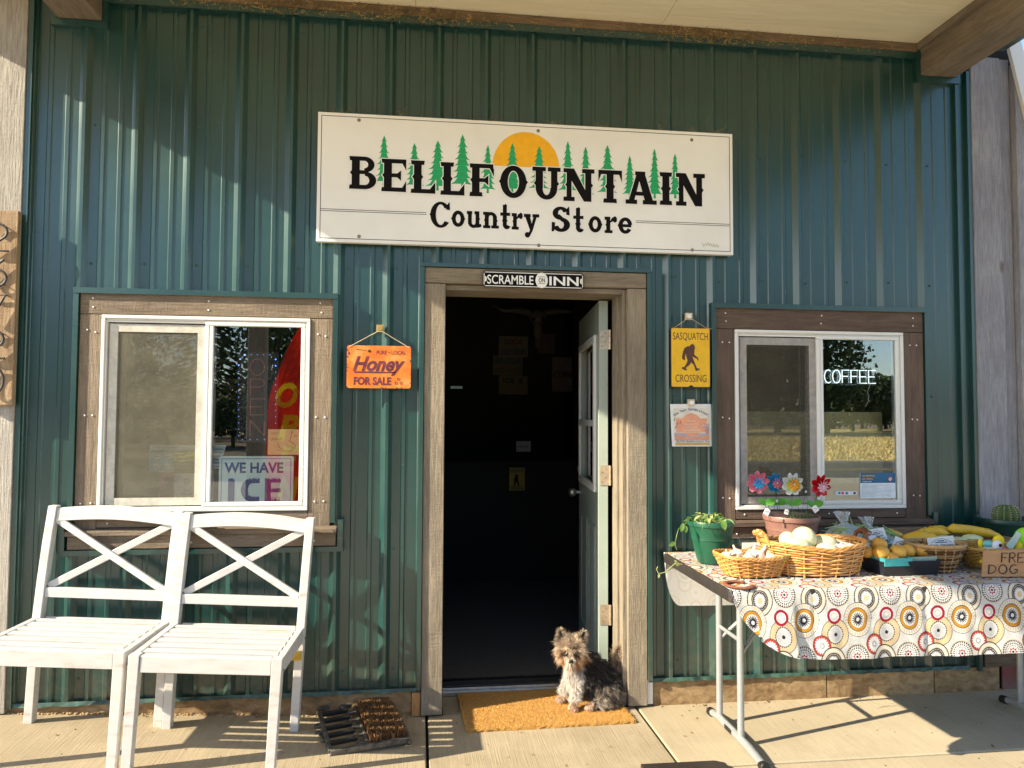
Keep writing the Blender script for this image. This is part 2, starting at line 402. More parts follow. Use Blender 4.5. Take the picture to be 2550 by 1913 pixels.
def chair_paint():
    m, nt, b = nodes('worn_white_chair_paint')
    mp = coords(nt, (6, 30, 30)); n = N(nt, 'ShaderNodeTexNoise', Scale=1.4, Detail=7.0, Roughness=0.65); nt.links.new(mp.outputs[0], n.inputs['Vector'])
    r = ramp(nt, n.outputs[0], [(0.28, (0.42, 0.36, 0.28)), (0.40, (0.55, 0.53, 0.50)), (0.6, (0.60, 0.59, 0.57))])
    mp2 = coords(nt, (1,1,1)); n2 = N(nt, 'ShaderNodeTexNoise', Scale=7.0, Detail=9.0, Roughness=0.75); nt.links.new(mp2.outputs[0], n2.inputs['Vector'])
    r2 = ramp(nt, n2.outputs[0], [(0.25, (0.62, 0.50, 0.36)), (0.31, (1, 1, 1))])
    nt.links.new(mix(nt, 0.9, r.outputs[0], r2.outputs[0], 'MULTIPLY'), b.inputs['Base Color'])
    b.inputs['Roughness'].default_value = 0.45; bump(nt, b, n.outputs[0], 0.25, 0.004); return m
MT['chair'] = chair_paint()

def glass(name, refl=0.10, tint=(0.93, 0.96, 0.95)):
    m = bpy.data.materials.new(name); m.use_nodes = True; nt = m.node_tree; nt.nodes.clear()
    o = nt.nodes.new('ShaderNodeOutputMaterial'); t = nt.nodes.new('ShaderNodeBsdfTransparent'); g = nt.nodes.new('ShaderNodeBsdfGlossy')
    t.inputs[0].default_value = (*tint, 1); g.inputs['Roughness'].default_value = 0.004; g.inputs[0].default_value = (0.95, 0.97, 0.98, 1)
    fr = nt.nodes.new('ShaderNodeFresnel'); fr.inputs[0].default_value = 1.5
    ad = nt.nodes.new('ShaderNodeMath'); ad.operation = 'ADD'; ad.use_clamp = True; ad.inputs[1].default_value = refl
    mx = nt.nodes.new('ShaderNodeMixShader'); nt.links.new(fr.outputs[0], ad.inputs[0]); nt.links.new(ad.outputs[0], mx.inputs[0])
    nt.links.new(t.outputs[0], mx.inputs[1]); nt.links.new(g.outputs[0], mx.inputs[2]); nt.links.new(mx.outputs[0], o.inputs[0])
    # faint ripple in the pane
    tc = nt.nodes.new('ShaderNodeTexCoord'); n = nt.nodes.new('ShaderNodeTexNoise'); n.inputs['Scale'].default_value = 3.0; nt.links.new(tc.outputs['Object'], n.inputs['Vector'])
    bp = nt.nodes.new('ShaderNodeBump'); bp.inputs['Strength'].default_value = 0.02; bp.inputs['Distance'].default_value = 0.01; nt.links.new(n.outputs[0], bp.inputs['Height']); nt.links.new(bp.outputs[0], g.inputs['Normal'])
    return m
MT['glass'] = glass('window_glass', 0.11); MT['glass_left'] = glass('window_glass_left', 0.06, (0.97, 0.98, 0.98))
def screen_mat(name, c, opac):
    m = bpy.data.materials.new(name); m.use_nodes = True; nt = m.node_tree; b = nt.nodes['Principled BSDF']; o = nt.nodes['Material Output']
    mp = coords(nt, (1,1,1)); n = N(nt, 'ShaderNodeTexNoise', Scale=4.0, Detail=8.0, Roughness=0.7); nt.links.new(mp.outputs[0], n.inputs['Vector'])
    r = ramp(nt, n.outputs[0], [(0.3, tuple(x*0.45 for x in c)), (0.7, tuple(x*1.25 for x in c))]); nt.links.new(r.outputs[0], b.inputs['Base Color']); b.inputs['Roughness'].default_value = 0.8
    t = nt.nodes.new('ShaderNodeBsdfTransparent'); mx = nt.nodes.new('ShaderNodeMixShader')
    w1 = N(nt, 'ShaderNodeTexNoise', Scale=1.0, Detail=2.0); mp1 = coords(nt, (700, 700, 30)); nt.links.new(mp1.outputs[0], w1.inputs['Vector'])
    w2 = N(nt, 'ShaderNodeTexNoise', Scale=1.0, Detail=2.0); mp2 = coords(nt, (30, 30, 700)); nt.links.new(mp2.outputs[0], w2.inputs['Vector'])
    a = nt.nodes.new('ShaderNodeMath'); a.operation = 'ADD'; nt.links.new(w1.outputs[0], a.inputs[0]); nt.links.new(w2.outputs[0], a.inputs[1])
    mr = nt.nodes.new('ShaderNodeMapRange'); mr.inputs[1].default_value = 0.7; mr.inputs[2].default_value = 1.3; mr.inputs[3].default_value = max(0, opac-0.12); mr.inputs[4].default_value = min(1, opac+0.12)
    nt.links.new(a.outputs[0], mr.inputs[0]); nt.links.new(mr.outputs[0], mx.inputs[0])
    nt.links.new(t.outputs[0], mx.inputs[1]); nt.links.new(b.outputs[0], mx.inputs[2]); nt.links.new(mx.outputs[0], o.inputs[0])
    return m
MT['screen'] = screen_mat('dusty_insect_screen', (0.27, 0.25, 0.175), 0.31)
MT['screen2'] = screen_mat('dark_insect_screen', (0.13, 0.11, 0.075), 0.22)
MT['black'] = plain('black_paint', (0.012, 0.012, 0.012), 0.5, var=0.2)
MT['ink'] = plain('dark_ink', (0.007, 0.006, 0.007), 0.8, var=0.1, spec=0.15)
MT['signwhite'] = plain('cream_sign_enamel', (0.88, 0.87, 0.83), 0.32, var=0.03, scale=3, coat=0.2)
MT['signgreen'] = plain('sign_green', (0.008, 0.38, 0.13), 0.4, var=0.05)
MT['signyellow'] = plain('sign_sun_yellow', (0.95, 0.47, 0.004), 0.4, var=0.04)
MT['steel'] = plain('galvanised_steel', (0.55, 0.55, 0.53), 0.35, 0.9, var=0.1)
MT['rust'] = plain('rusty_bolt', (0.30, 0.25, 0.20), 0.6, 0.6, var=0.3, scale=60)
MT['cream_door'] = plain('pale_green_door_paint', (0.36, 0.42, 0.36), 0.4, var=0.05, scale=4)
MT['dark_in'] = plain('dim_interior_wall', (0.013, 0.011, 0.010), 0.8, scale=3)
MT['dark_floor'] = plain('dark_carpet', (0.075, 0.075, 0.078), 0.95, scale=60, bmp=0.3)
MT['white_print'] = plain('white_print', (0.80, 0.80, 0.78), 0.5, var=0.03)
MT['leaf'] = plain('leaf_green', (0.10, 0.22, 0.035), 0.45, var=0.3, scale=30, sss=0.0)
def col(name, c, rough=0.5, **kw):
    if name not in MT: MT[name] = plain(name, c, rough, **({'var': 0.06} | kw))
    return MT[name]

def skin(name, c, c2, spot, rough=0.4, scale=9.0, spots=70.0, amount=0.5, coat=0.1):
    """produce skin: broad colour drift, freckles and a few scars"""
    m, nt, b = nodes(name); mp = coords(nt, (1, 1, 1))
    n = N(nt, 'ShaderNodeTexNoise', Scale=scale, Detail=6.0, Roughness=0.65, Distortion=0.5); nt.links.new(mp.outputs[0], n.inputs['Vector'])
    r = ramp(nt, n.outputs[0], [(0.32, c2), (0.62, c)])
    vo = N(nt, 'ShaderNodeTexVoronoi', Scale=spots); nt.links.new(mp.outputs[0], vo.inputs['Vector'])
    rs_ = ramp(nt, vo.outputs['Distance'], [(0.0, (1, 1, 1)), (0.28, (0, 0, 0))])
    n2 = N(nt, 'ShaderNodeTexNoise', Scale=scale*3.2, Detail=7.0, Roughness=0.75, Distortion=1.2); nt.links.new(mp.outputs[0], n2.inputs['Vector'])
    r2 = ramp(nt, n2.outputs[0], [(0.60, (0, 0, 0)), (0.70, (1, 1, 1))])
    a = mix(nt, 0.5, rs_.outputs[0], r2.outputs[0], 'ADD'); sc_ = nt.nodes.new('ShaderNodeMath'); sc_.operation = 'MULTIPLY'; sc_.inputs[1].default_value = amount; nt.links.new(a, sc_.inputs[0])
    nt.links.new(mix(nt, sc_.outputs[0], r.outputs[0], spot), b.inputs['Base Color']); b.inputs['Roughness'].default_value = rough; b.inputs['Coat Weight'].default_value = coat
    b.inputs['Subsurface Weight'].default_value = 0.08; b.inputs['Subsurface Radius'].default_value = (0.01, 0.006, 0.003)
    bump(nt, b, n2.outputs[0], 0.25, 0.006); return m
# ------------------------------------------------------------------ ground, pavement
def slope_z(x):          # the left end of the slab climbs towards the corner of the store
    return 0.0 if x > -0.48 else 0.052*(-0.48-x)
b = MB(); b.add([(-150, -240, -0.16), (150, -240, -0.16), (150, 60, -0.16), (-150, 60, -0.16)], [(0, 1, 2, 3)])
tag(b.build('ground', plain('dry_soil', (0.22, 0.17, 0.10), 0.95, scale=2.0, bmp=0.5)), kind='structure')
b = MB(); b.box(-60, 60, -20.5, -5.4, -0.30, -0.10)
tag(b.build('road', concrete('asphalt', (0.13, 0.125, 0.115), (0.09, 0.087, 0.08), 0.0)), kind='structure')
for y0, nm, mm in ((-16.5, 'centre_line', col('yellow_road_paint', (0.62, 0.42, 0.06))), (-16.8, 'centre_line', MT['col_y'] if 'col_y' in MT else col('yellow_road_paint', (0.62, 0.42, 0.06))), (-9.5, 'edge_line', MT['white_print']), (-19.9, 'edge_line', MT['white_print'])):
    b = MB(); b.add([(-60, y0-.06, -0.094), (60, y0-.06, -0.094), (60, y0+.06, -0.094), (-60, y0+.06, -0.094)], [(0, 1, 2, 3)]); b.build(nm, mm, bpy.data.objects['road'])

pav = thing('pavement', None, None, (0, -1, 0), kind='structure')
b = MB(); b.box(-5, 5, -5.0, 0.14, -0.30, -0.035); b.box(-0.40, 0.47, 0.141, 0.30, -0.30, 0.0-0.012)
b.build('joint_bed', MT['joint'], pav)
def slab(x0, x1, y0, y1, mat, g=0.006):
    x0 += g; x1 -= g; y0 += g; y1 -= g; nx = 10
    xs = [x0+(x1-x0)*i/nx for i in range(nx+1)]
    b = MB(); vs = []
    for x in xs: vs += [(x, y0, -0.2), (x, y1, -0.2), (x, y1, slope_z(x)), (x, y0, slope_z(x))]
    fs = []
    for i in range(nx):
        a, c = 4*i, 4*i+4
        fs += [(a+3, c+3, c+2, a+2), (a, c, c+3, a+3), (a+1, a+2, c+2, c+1), (a, a+1, c+1, c)]
    fs += [(0, 3, 2, 1), (4*nx, 4*nx+1, 4*nx+2, 4*nx+3)]
    b.add(vs, fs); return b.build('concrete_panel', mat, pav, bevel=0.006)
slab(-4.6, -2.45, -2.4, 0.15, MT['slab_l']); slab(-2.45, -0.475, -2.4, 0.15, MT['slab_l'])
slab(-0.475, 0.526, -0.66, 0.0, MT['slab_m']); slab(-0.475, 0.526, -2.4, -0.66, MT['slab_m'])
slab(0.526, 2.9, -0.645, 0.15, MT['slab_r']); slab(0.526, 2.9, -2.4, -0.645, MT['slab_r'])
slab(2.9, 4.6, -2.4, 0.15, MT['slab_r'])
slab(-4.6, -0.475, -5.4, -2.4, MT['slab_out']); slab(-0.475, 4.6, -5.4, -2.4, MT['slab_out'])
b = MB(); b.box(-25, 25, -13.5, -5.41, -0.30, -0.060); tag(b.build('bounce_lot', MT['apron']), kind='structure')  # unseen pale lot added to bounce light up under the porch
b = MB(); b.box(-0.398, 0.470, 0.002, 0.26, -0.1, -0.002); b.build('doorway_slab', MT['slab_m'], pav)

# grit, crumbs and small leaves on the concrete
b = MB()
for i in range(260):
    x = random.uniform(-2.5, 2.7); y = random.uniform(-0.9, -0.01) if random.random() < .6 else random.uniform(-0.05, 0.0); s = random.uniform(.0015, .005)
    z = slope_z(x)+0.001; a = random.uniform(0, 6.3)
    b.add([(x+s*math.cos(a+k*2.1), y+s*math.sin(a+k*2.1), z+(0.002 if k == 0 else 0)) for k in range(3)]+[(x, y, z+s*.7)], [(0, 1, 3), (1, 2, 3), (2, 0, 3)])
tag(b.build('grit', plain('grit_brown', (0.16, 0.11, 0.06), 0.9, var=0.4)), 'crumbs of grit scattered over the concrete', 'grit', kind='stuff')

# ------------------------------------------------------------------ the store
store = thing('store_building', 'dark green ribbed metal store front with two white windows and an open door', 'store', (0, 0.1, 0))
BOT = 0.128
LW = (-2.030, -0.925, 0.80, 1.935); RW = (0.930, 2.043, 0.80, 1.937)      # outer edge of the timber surrounds
DR = (-0.502, 0.577, -0.02, 2.095)
ZT = 3.276
OPEN = [(LW[0]+.03, LW[1]-.03, LW[2]+.06, LW[3]-.03), (RW[0]+.03, RW[1]-.03, RW[2]+.06, RW[3]-.03), (DR[0]+.03, DR[1]-.03, -1, DR[3]-.03)]
RIB0 = [(-0.0300, 0), (-0.0070, -0.0220), (0.0060, -0.0220), (0.0235, 0)]
MIN = [(-0.0130, 0), (-0.0080, -0.0042), (0.0070, -0.0042), (0.0120, 0)]
prof = []
for i in range(-2, 21):
    c = 0.2286*(i-9)+0.014
    for k, rb in ((0, RIB0), (1/3, MIN), (2/3, MIN)):
        for dx, dy in rb: prof.append((c+0.2286*k+dx, dy))
XL, XR = -2.262, 2.268
def prof_y(x):
    for (a, ya), (c, yc) in zip(prof, prof[1:]):
        if a <= x <= c: return ya+(yc-ya)*(x-a)/max(1e-9, c-a)
    return 0.0
def siding(xa, xb, back=0.10):
    cuts = {xa, xb}
    for o in OPEN:
        for x in o[:2]:
            if xa < x < xb: cuts.add(x)
    for x, y in prof:
        if xa < x < xb: cuts.add(x)
    xs = sorted(cuts); bb = MB()
    for a, c in zip(xs, xs[1:]):
        if c-a < 1e-5: continue
        mid = (a+c)/2; zs = [(BOT, ZT)]
        for o in OPEN:
            if o[0] < mid < o[1]:
                n = []
                for z0, z1 in zs:
                    if z1 <= o[2] or z0 >= o[3]: n.append((z0, z1)); continue
                    if z0 < o[2]: n.append((z0, o[2]))
                    if z1 > o[3]: n.append((o[3], z1))
                zs = n
        ya, yc = prof_y(a+1e-6), prof_y(c-1e-6)
        for z0, z1 in zs:
            t = 0.0012   # sheet metal with real thickness
            bb.add([(a, ya, z0), (c, yc, z0), (c, yc, z1), (a, ya, z1), (a, ya+t, z0), (c, yc+t, z0), (c, yc+t, z1), (a, ya+t, z1)],
                   [(0, 1, 2, 3), (7, 6, 5, 4), (0, 4, 5, 1), (3, 2, 6, 7)])
    return bb
edges = [XL]+[0.2286*(i-9)+0.014+0.0235 for i in (1, 5, 9, 13, 17)]+[XR]
for a, c in zip(edges, edges[1:]): siding(a, c).build('siding_panel', MT['green'], store)
# screw heads in rows across the sheets
b = MB()
for zr in (0.22, 0.78, 1.50, 2.08, 2.72, 3.2):
    for i in range(0, 19):
        x = 0.2286*(i-9)+0.014+0.038; z = zr+random.uniform(-.012, .012)
        if any(o[0]-.06 < x < o[1]+.06 and o[2]-.06 < z < o[3]+.06 for o in OPEN): continue
        b.lathe([(0.007, 0), (0.007, 0.0012), (0.0045, 0.0016), (0.0045, 0.005), (0.002, 0.006)], 6)
        n = 30; tmp = b.v[-n:]
        b.v[-n:] = [(x+p[0], -p[2], z+p[1]) for p in tmp]
b.build('screw_heads', plain('green_screw_paint', (0.03, 0.10, 0.07), 0.4), store)['kind'] = 'stuff'
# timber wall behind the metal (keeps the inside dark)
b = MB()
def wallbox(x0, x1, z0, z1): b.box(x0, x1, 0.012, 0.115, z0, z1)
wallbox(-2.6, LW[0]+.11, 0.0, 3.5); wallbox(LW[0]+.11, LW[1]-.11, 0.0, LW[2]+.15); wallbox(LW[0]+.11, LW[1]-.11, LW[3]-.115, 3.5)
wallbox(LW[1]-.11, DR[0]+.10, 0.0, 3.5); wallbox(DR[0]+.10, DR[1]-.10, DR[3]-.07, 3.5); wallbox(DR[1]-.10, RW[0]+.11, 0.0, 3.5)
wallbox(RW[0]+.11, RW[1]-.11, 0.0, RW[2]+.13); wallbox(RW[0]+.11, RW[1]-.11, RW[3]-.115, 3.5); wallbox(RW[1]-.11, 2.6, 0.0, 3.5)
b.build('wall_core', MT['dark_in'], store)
# bent bottom trim
for x0, x1 in ((XL, DR[0]-.004), (DR[1]+.012, XR)):
    b = MB(); n = 46; dent = [random.uniform(-1, 1) for _ in range(n+1)]
    for i in range(n):
        a = x0+(x1-x0)*i/n; c = x0+(x1-x0)*(i+1)/n
        za = BOT-0.010-0.0035*dent[i]; zc = BOT-0.010-0.0035*dent[i+1]
        ya = -0.026-0.006*abs(dent[i]); yc = -0.026-0.006*abs(dent[i+1])
        b.add([(a, ya, za), (c, yc, zc), (c, -0.0215, BOT+.006), (a, -0.0215, BOT+.006), (a, .002, za-.004), (c, .002, zc-.004)], [(0, 1, 2, 3), (4, 5, 1, 0)])
    MT.setdefault('basetrim', plain('green_trim_edge', (0.045, 0.10, 0.072), 0.45, var=0.35, coat=0.2)); b.build('base_trim', MT['basetrim'], store)
# foundation
def lumpy(x0, x1, y0, z0, z1, nx, nz, amp):
    bb = MB(); vs = []
    for j in range(nz+1):
        for i in range(nx+1):
            e = 0 if (i in (0, nx) or j == nz) else 1
            vs.append((x0+(x1-x0)*i/nx, y0-e*random.uniform(0, amp), z0+(z1-z0)*j/nz))
    fs = [(j*(nx+1)+i, j*(nx+1)+i+1, (j+1)*(nx+1)+i+1, (j+1)*(nx+1)+i) for j in range(nz) for i in range(nx)]
    return bb.add(vs, fs)
b = lumpy(-2.45, DR[0]-.045, -0.010, -0.05, BOT-.008, 120, 10, 0.0025); b.box(-2.45, DR[0]-.045, -0.0095, 0.011, -0.2, BOT-.009); b.build('foundation_block', MT['found'], store, smooth=60)
for x0, x1 in ((DR[1]+.035, 1.50), (1.506, 2.08), (2.086, 2.445)):
    b = lumpy(x0, x1, -0.012, -0.05, BOT-.008, 70, 10, 0.0025); b.box(x0, x1, -0.0115, 0.011, -0.2, BOT-.009); b.build('foundation_block', MT['found'], store, smooth=60)
b = MB(); b.box(DR[0]-.042, DR[0]-.003, -0.022, 0.011, 0.006, BOT-.016); b.build('pine_block', MT['paleboard'], store)
b = MB(); b.box(DR[1]+.003, DR[1]+.030, -0.020, 0.011, 0.012, BOT+.02); b.build('pale_filler_strip', MT['vinyl'], store)
# chunky crumbs of mortar along the foot of the wall
b = MB()
for i in range(420):
    x = random.uniform(-2.4, -0.56); s = random.uniform(.002, .009); z = slope_z(x)
    b.ball((x, -0.012-random.uniform(0, .018), z+s*.3), s, 5, 3, sc=(1, .8, .6))
b.build('mortar_crumbs', MT['found'], store)['kind'] = 'stuff'

# --- corner trims and corner boards
def trim_l(x0, x1, xh):
    bb = MB(); bb.box(x0, x1, -0.030, 0.004, BOT-.012, 3.34); return bb
b = MB(); b.box(-2.283, -2.262, -0.034, 0.004, BOT-.012, 3.36); b.box(-2.2625, -2.252, -0.012, 0.002, BOT, 3.34); b.build('corner_flashing', MT['green'], store)
b = MB(); b.box(2.318, 2.337, -0.034, 0.004, BOT-.022, 3.22); b.box(2.262, 2.319, -0.010, 0.002, BOT, 3.26); b.box(2.262, 2.276, -0.022, -0.0095, BOT, 3.26); b.build('corner_flashing', MT['green'], store)
b = MB(); b.box(-2.62, -2.285, -0.040, 0.006, 0.10, 3.7); b.build('corner_board', MT['greywood_z'], store, bevel=0.003)
RB = MT['cornerwood']
b = MB(); b.box(2.339, 2.505, -0.040, 0.006, 0.235, 3.30); b.build('corner_board', RB, store, bevel=0.003)
b = MB(); b.box(2.508, 2.570, -0.028, 0.006, 0.235, 3.30); b.build('corner_board', RB, store, bevel=0.003)
b = MB(); b.box(2.573, 2.625, -0.065, 0.006, 0.05, 3.27); b.build('corner_board', RB, store, bevel=0.003)
b = MB(); b.box(2.36, 2.60, -0.020, 0.006, BOT-.006, 0.232); b.build('corner_board', MT['beamwood_x'], store)
b = MB(); b.box(2.470, 2.62, -0.004, 0.006, -0.1, BOT); b.build('foundation_block', plain('red_painted_block', (0.30, 0.055, 0.045), 0.7, two=(0.17, 0.14, 0.12), scale=6, bmp=0.5), store)
# side wing of ribbed sheet beyond the corner
b = MB()
for k in range(10):
    c = 2.64+0.2286*k
    for x0, y0, x1, y1 in ((c, 0, c+.017, -.019), (c+.017, -.019, c+.03, -.019), (c+.03, -.019, c+.047, 0), (c+.047, 0, c+.2286, 0)):
        b.add([(x0, y0-.02, 0.1), (x1, y1-.02, 0.1), (x1, y1-.02, 3.0), (x0, y0-.02, 3.0)], [(0, 1, 2, 3)])
    b.box(c, c+.2286, -0.0015, 0.01, 0.1, 3.0)
b.build('siding_panel', MT['green'], store)
b = MB(); b.bar(P(2512, 60, -.075), P(2600, 420, -.075), 0.02, 0.075); b.build('rake_board', MT['vinyl'], store)

# --- porch: ledger, soffit, beams, roof, posts
ZS = 3.352
b = MB(); b.box(-1.974, 2.040, -0.036, 0.004, 3.306, ZS-.002); b.build('ledger_board', MT['beamwood_x'], store, bevel=0.003)
b = MB(); b.box(-1.974, 2.062, -0.030, 0.004, 3.277, 3.304); b.box(-1.974, 2.062, -0.0335, -0.030, 3.270, 3.304); b.build('head_flashing', MT['green'], store)
for x0, x1 in ((-2.84, -1.98), (-1.976, -0.56), (-0.558, 0.66), (0.662, 2.041)):
    b = MB(); b.box(x0, x1, -3.10, -0.002, ZS, ZS+.012); b.build('soffit_panel', MT['soffit'], store)
for x0, x1 in ((-2.167, -1.977), (2.065, 2.261)):
    b = MB(); b.box(x0, x1, -3.06, 0.004, 3.186, ZS-.002); b.build('porch_beam', MT['beamwood_y'], store, bevel=0.004)
    b = MB(); z = 3.186
    b.box(x0-.026, x1+.026, -0.030, 0.003, z-.034, z-.004); b.box(x0-.026, x0-.003, -0.029, 0.003, z-.0045, 3.36); b.box(x1+.003, x1+.026, -0.029, 0.003, z-.0045, 3.27)
    b.build('beam_flashing', MT['green'], store)
b = MB(); b.box(2.042, 2.063, -3.06, -0.003, 3.318, ZS-.001); b.build('soffit_strip', MT['beamwood_y'], store)
b = MB(); b.box(2.262, 2.325, -3.12, -0.28, 3.205, 3.40); b.build('rake_fascia', MT['green'], store)
b = MB(); b.box(-2.84, 2.36, -3.12, 0.5, ZS+.014, 3.55)
b.add([(-2.84, 0.0, 3.20), (-2.84, -0.50, 3.366), (-2.84, 0.0, 3.366), (-2.81, 0.0, 3.20), (-2.81, -0.50, 3.366), (-2.81, 0.0, 3.366)], [(0, 1, 2), (5, 4, 3), (0, 3, 4, 1), (1, 4, 5, 2), (2, 5, 3, 0)])  # unseen wedge added under the left eave to shape the wall's shadow line
b.build('roof', MT['green'], store)
for x in (-1.88, 2.16):
    b = MB(); b.box(x-.07, x+.07, -3.07, -2.93, -0.05, 3.184); b.build('porch_post', MT['greywood_z'], store, bevel=0.005)

# --- windows
def window(x0, x1, z0, z1, fx0, fx1, fz0, fz1, woodx, woodz, mull, scr_mat, sillx, litboard=None):
    F = MB(); yf, yb = -0.040, 0.045; t = 0.030
    def ring(a, c, d, e, th, y0, y1, bb):
        bb.box(a, c, y0, y1, e-th, e); bb.box(a, c, y0, y1, d, d+th); bb.box(a, a+th, y0, y1, d+th, e-th); bb.box(c-th, c, y0, y1, d+th, e-th)
    ring(fx0, fx1, fz0, fz1, 0.016, yf, yb, F); ring(fx0+.016, fx1-.016, fz0+.016, fz1-.016, 0.006, yf+.008, -.005, F)
    w = F.build('window', MT['vinyl'], store, bevel=0.003)
    W_ = lambda bb, n, m, **k: bb.build(n, m, w, **k)
    ix0, ix1, iz0, iz1 = fx0+.022, fx1-.022, fz0+.022, fz1-.022
    # fixed sash (right) and sliding sash (left)
    b = MB(); m0, m1 = mull
    ring(m0, ix1, iz0, iz1, 0.019, yf+.004, -.012, b); b.box(m0+.0195, m1, yf+.0045, yb-.021, iz0+.0195, iz1-.0195); W_(b, 'sash', MT['vinyl'], bevel=0.004)
    b = MB(); ring(ix0, m0+.012, iz0+.002, iz1-.012, 0.024, yf+.030, yb-.002, b); b.box(ix0, m0, yf+.012, yf+.020, iz1-.010, iz1); W_(b, 'sash', MT['vinyl'], bevel=0.003)
    b = MB(); b.box(m1-.002, ix1-.018, -.0245, -.0215, iz0+.018, iz1-.018); W_(b, 'pane', MT['glass_left' if x0 < 0 else 'glass'])
    b = MB(); b.box(ix0+.024, m0-.012, 0.026, 0.029, iz0+.026, iz1-.036); W_(b, 'pane', MT['glass_left' if x0 < 0 else 'glass'])
    b = MB(); ring(ix0+.010, m0-.001, iz0+.006, iz1-.018, 0.034, yf+.016, yf+.026, b); W_(b, 'screen_frame', plain('screen_frame_'+scr_mat, (0.60, 0.565, 0.48) if scr_mat == 'screen' else (0.36, 0.33, 0.30), 0.4))
    b = MB(); b.box(ix0+.043, m0-.034, yf+.019, yf+.0205, iz0+.039, iz1-.051); W_(b, 'insect_screen', MT[scr_mat])
    # timber surround
    ty = -0.034
    b = MB(); b.box(x0, x1, ty, 0.005, fz1+.003, z1); W_(b, 'trim_board', MT[woodx], bevel=0.003)
    b = MB(); b.box(x0, fx0-.002, ty+.001, 0.005, z0+.055, fz1+.001); W_(b, 'trim_board', MT[woodz], bevel=0.003)
    b = MB(); b.box(fx1+.002, x1, ty+.001, 0.005, z0+.055, fz1+.001); W_(b, 'trim_board', MT[woodz], bevel=0.003)
    b = MB(); b.box(fx0-.001, fx1+.001, ty+.002, 0.005, z0+.090, fz0-.002); W_(b, 'trim_board', MT[woodx], bevel=0.003)
    # sill: a lipped ledge over a skirt board
    s0, s1 = sillx
    b = MB(); zs = z0+.088
    vs = [(s0, -0.066, zs-.030), (s1, -0.066, zs-.030), (s1, -0.066, zs-.010), (s0, -0.066, zs-.010), (s0, -0.02, zs), (s1, -0.02, zs), (s0, -0.02, zs-.030), (s1, -0.02, zs-.030)]
    b.add(vs, [(0, 1, 2, 3), (3, 2, 5, 4), (0, 6, 7, 1), (0, 3, 4, 6), (1, 7, 5, 2), (6, 4, 5, 7)]); W_(b, 'sill_ledge', MT[woodx], bevel=0.002)
    b = MB(); b.box(s0+.004, s1-.004, -0.048, -0.0225, z0-.003, zs-.032); W_(b, 'sill_skirt', MT[woodx], bevel=0.003)
    # green channel all round
    b = MB(); g = 0.024
    b.box(x0-g, x1+g, -0.047, 0.002, z1+.001, z1+.022); b.box(x0-g, x1+g, -0.049, -0.047, z1-.004, z1+.022)
    b.box(x0-g, x0-.002, -0.046, 0.002, z0+.10, z1); b.box(x1+.002, x1+g, -0.046, 0.002, z0+.10, z1)
    b.box(s0-.03, s1+.03, -0.052, 0.002, z0-.030, z0-.006); b.box(s1+.004, s1+.028, -0.056, 0.002, z0-.006, zs+.028); b.box(s0-.028, s0-.004, -0.056, 0.002, z0-.006, zs+.028)
    W_(b, 'flashing', MT['green'], bevel=0.0015)
    # nail heads
    b = MB(); zm = (fz1+z1)/2; xm = (x0+x1)/2; nails = []
    for xx in (x0+.055, xm, x1-.055): nails += [(xx, zm+.022), (xx+.002, zm-.018)]
    for zz in (z1-.17, (z0+z1)/2+.02, z0+.20):
        for xx in ((x0+fx0)/2, (x1+fx1)/2): nails += [(xx-.017, zz), (xx+.018, zz-.003)]
    for xx in (x0+.14, xm+.03, x1-.16): nails += [(xx, z0+.112)]
    for xx, zz in nails: b.ball((xx+random.uniform(-.004, .004), ty-.0012, zz+random.uniform(-.004, .004)), 0.0042, 6, 4, sc=(1, .5, 1))
    W_(b, 'nail_heads', MT['white_print'])['kind'] = 'stuff'
    b = MB()
    for xx in (s0+.12, xm-.05, s1-.1): b.ball((xx, -0.050, z0+.022), 0.004, 6, 4, sc=(1, .5, 1))
    W_(b, 'nail_heads', MT['white_print'])['kind'] = 'stuff'
    return w
WL = window(*LW, -1.936, -1.026, 0.957, 1.838, 'trimwood_x', 'trimwood_z', (-1.492, -1.455), 'screen', (-2.053, -0.892))
WR = window(*RW, 1.028, 1.930, 0.937, 1.829, 'shadewood_x', 'shadewood_z', (1.460, 1.495), 'screen2', (0.905, 2.062))

# --- door frame, door
df = MB(); df.box(DR[0], DR[1], -0.036, 0.005, 2.022, DR[3])
dframe = df.build('door_frame', MT['doorwood_x'], store, bevel=0.003)
b = MB(); b.box(DR[0], -0.405, -0.034, 0.005, 0.010, 2.019); b.build('trim_board', MT['doorwood_z'], dframe, bevel=0.003)
b = MB(); b.box(0.482, DR[1], -0.034, 0.005, 0.010, 2.019); b.build('trim_board', MT['doorwood_z'], dframe, bevel=0.003)
b = MB(); b.box(0.463, 0.4815, -0.006, 0.20, 0.004, 2.018); b.box(0.452, 0.464, 0.055, 0.145, 0.010, 2.0); b.build('jamb', MT['doorwood_z'], dframe, bevel=0.002)
b = MB(); b.box(-0.4205, -0.4065, -0.006, 0.20, 0.004, 2.018); b.build('jamb', MT['doorwood_z'], dframe)
b = MB(); b.box(-0.4045, 0.462, -0.006, 0.20, 1.995, 2.018); b.build('jamb', MT['doorwood_x'], dframe)
b = MB(); b.box(DR[0]-.022, DR[1]+.022, -0.046, 0.002, DR[3]+.002, DR[3]+.022); b.box(DR[0]-.022, DR[0]-.002, -0.044, 0.002, BOT, DR[3]+.0015); b.box(DR[1]+.002, DR[1]+.024, -0.044, 0.002, BOT, DR[3]+.0015)
b.build('flashing', MT['green'], dframe, bevel=0.0015)
b = MB(); b.box(-0.405, 0.462, 0.215, 0.300, 0.0, 0.022); b.box(-0.405, 0.462, 0.235, 0.262, 0.022, 0.034); b.build('threshold', MT['steel'], dframe, bevel=0.003)
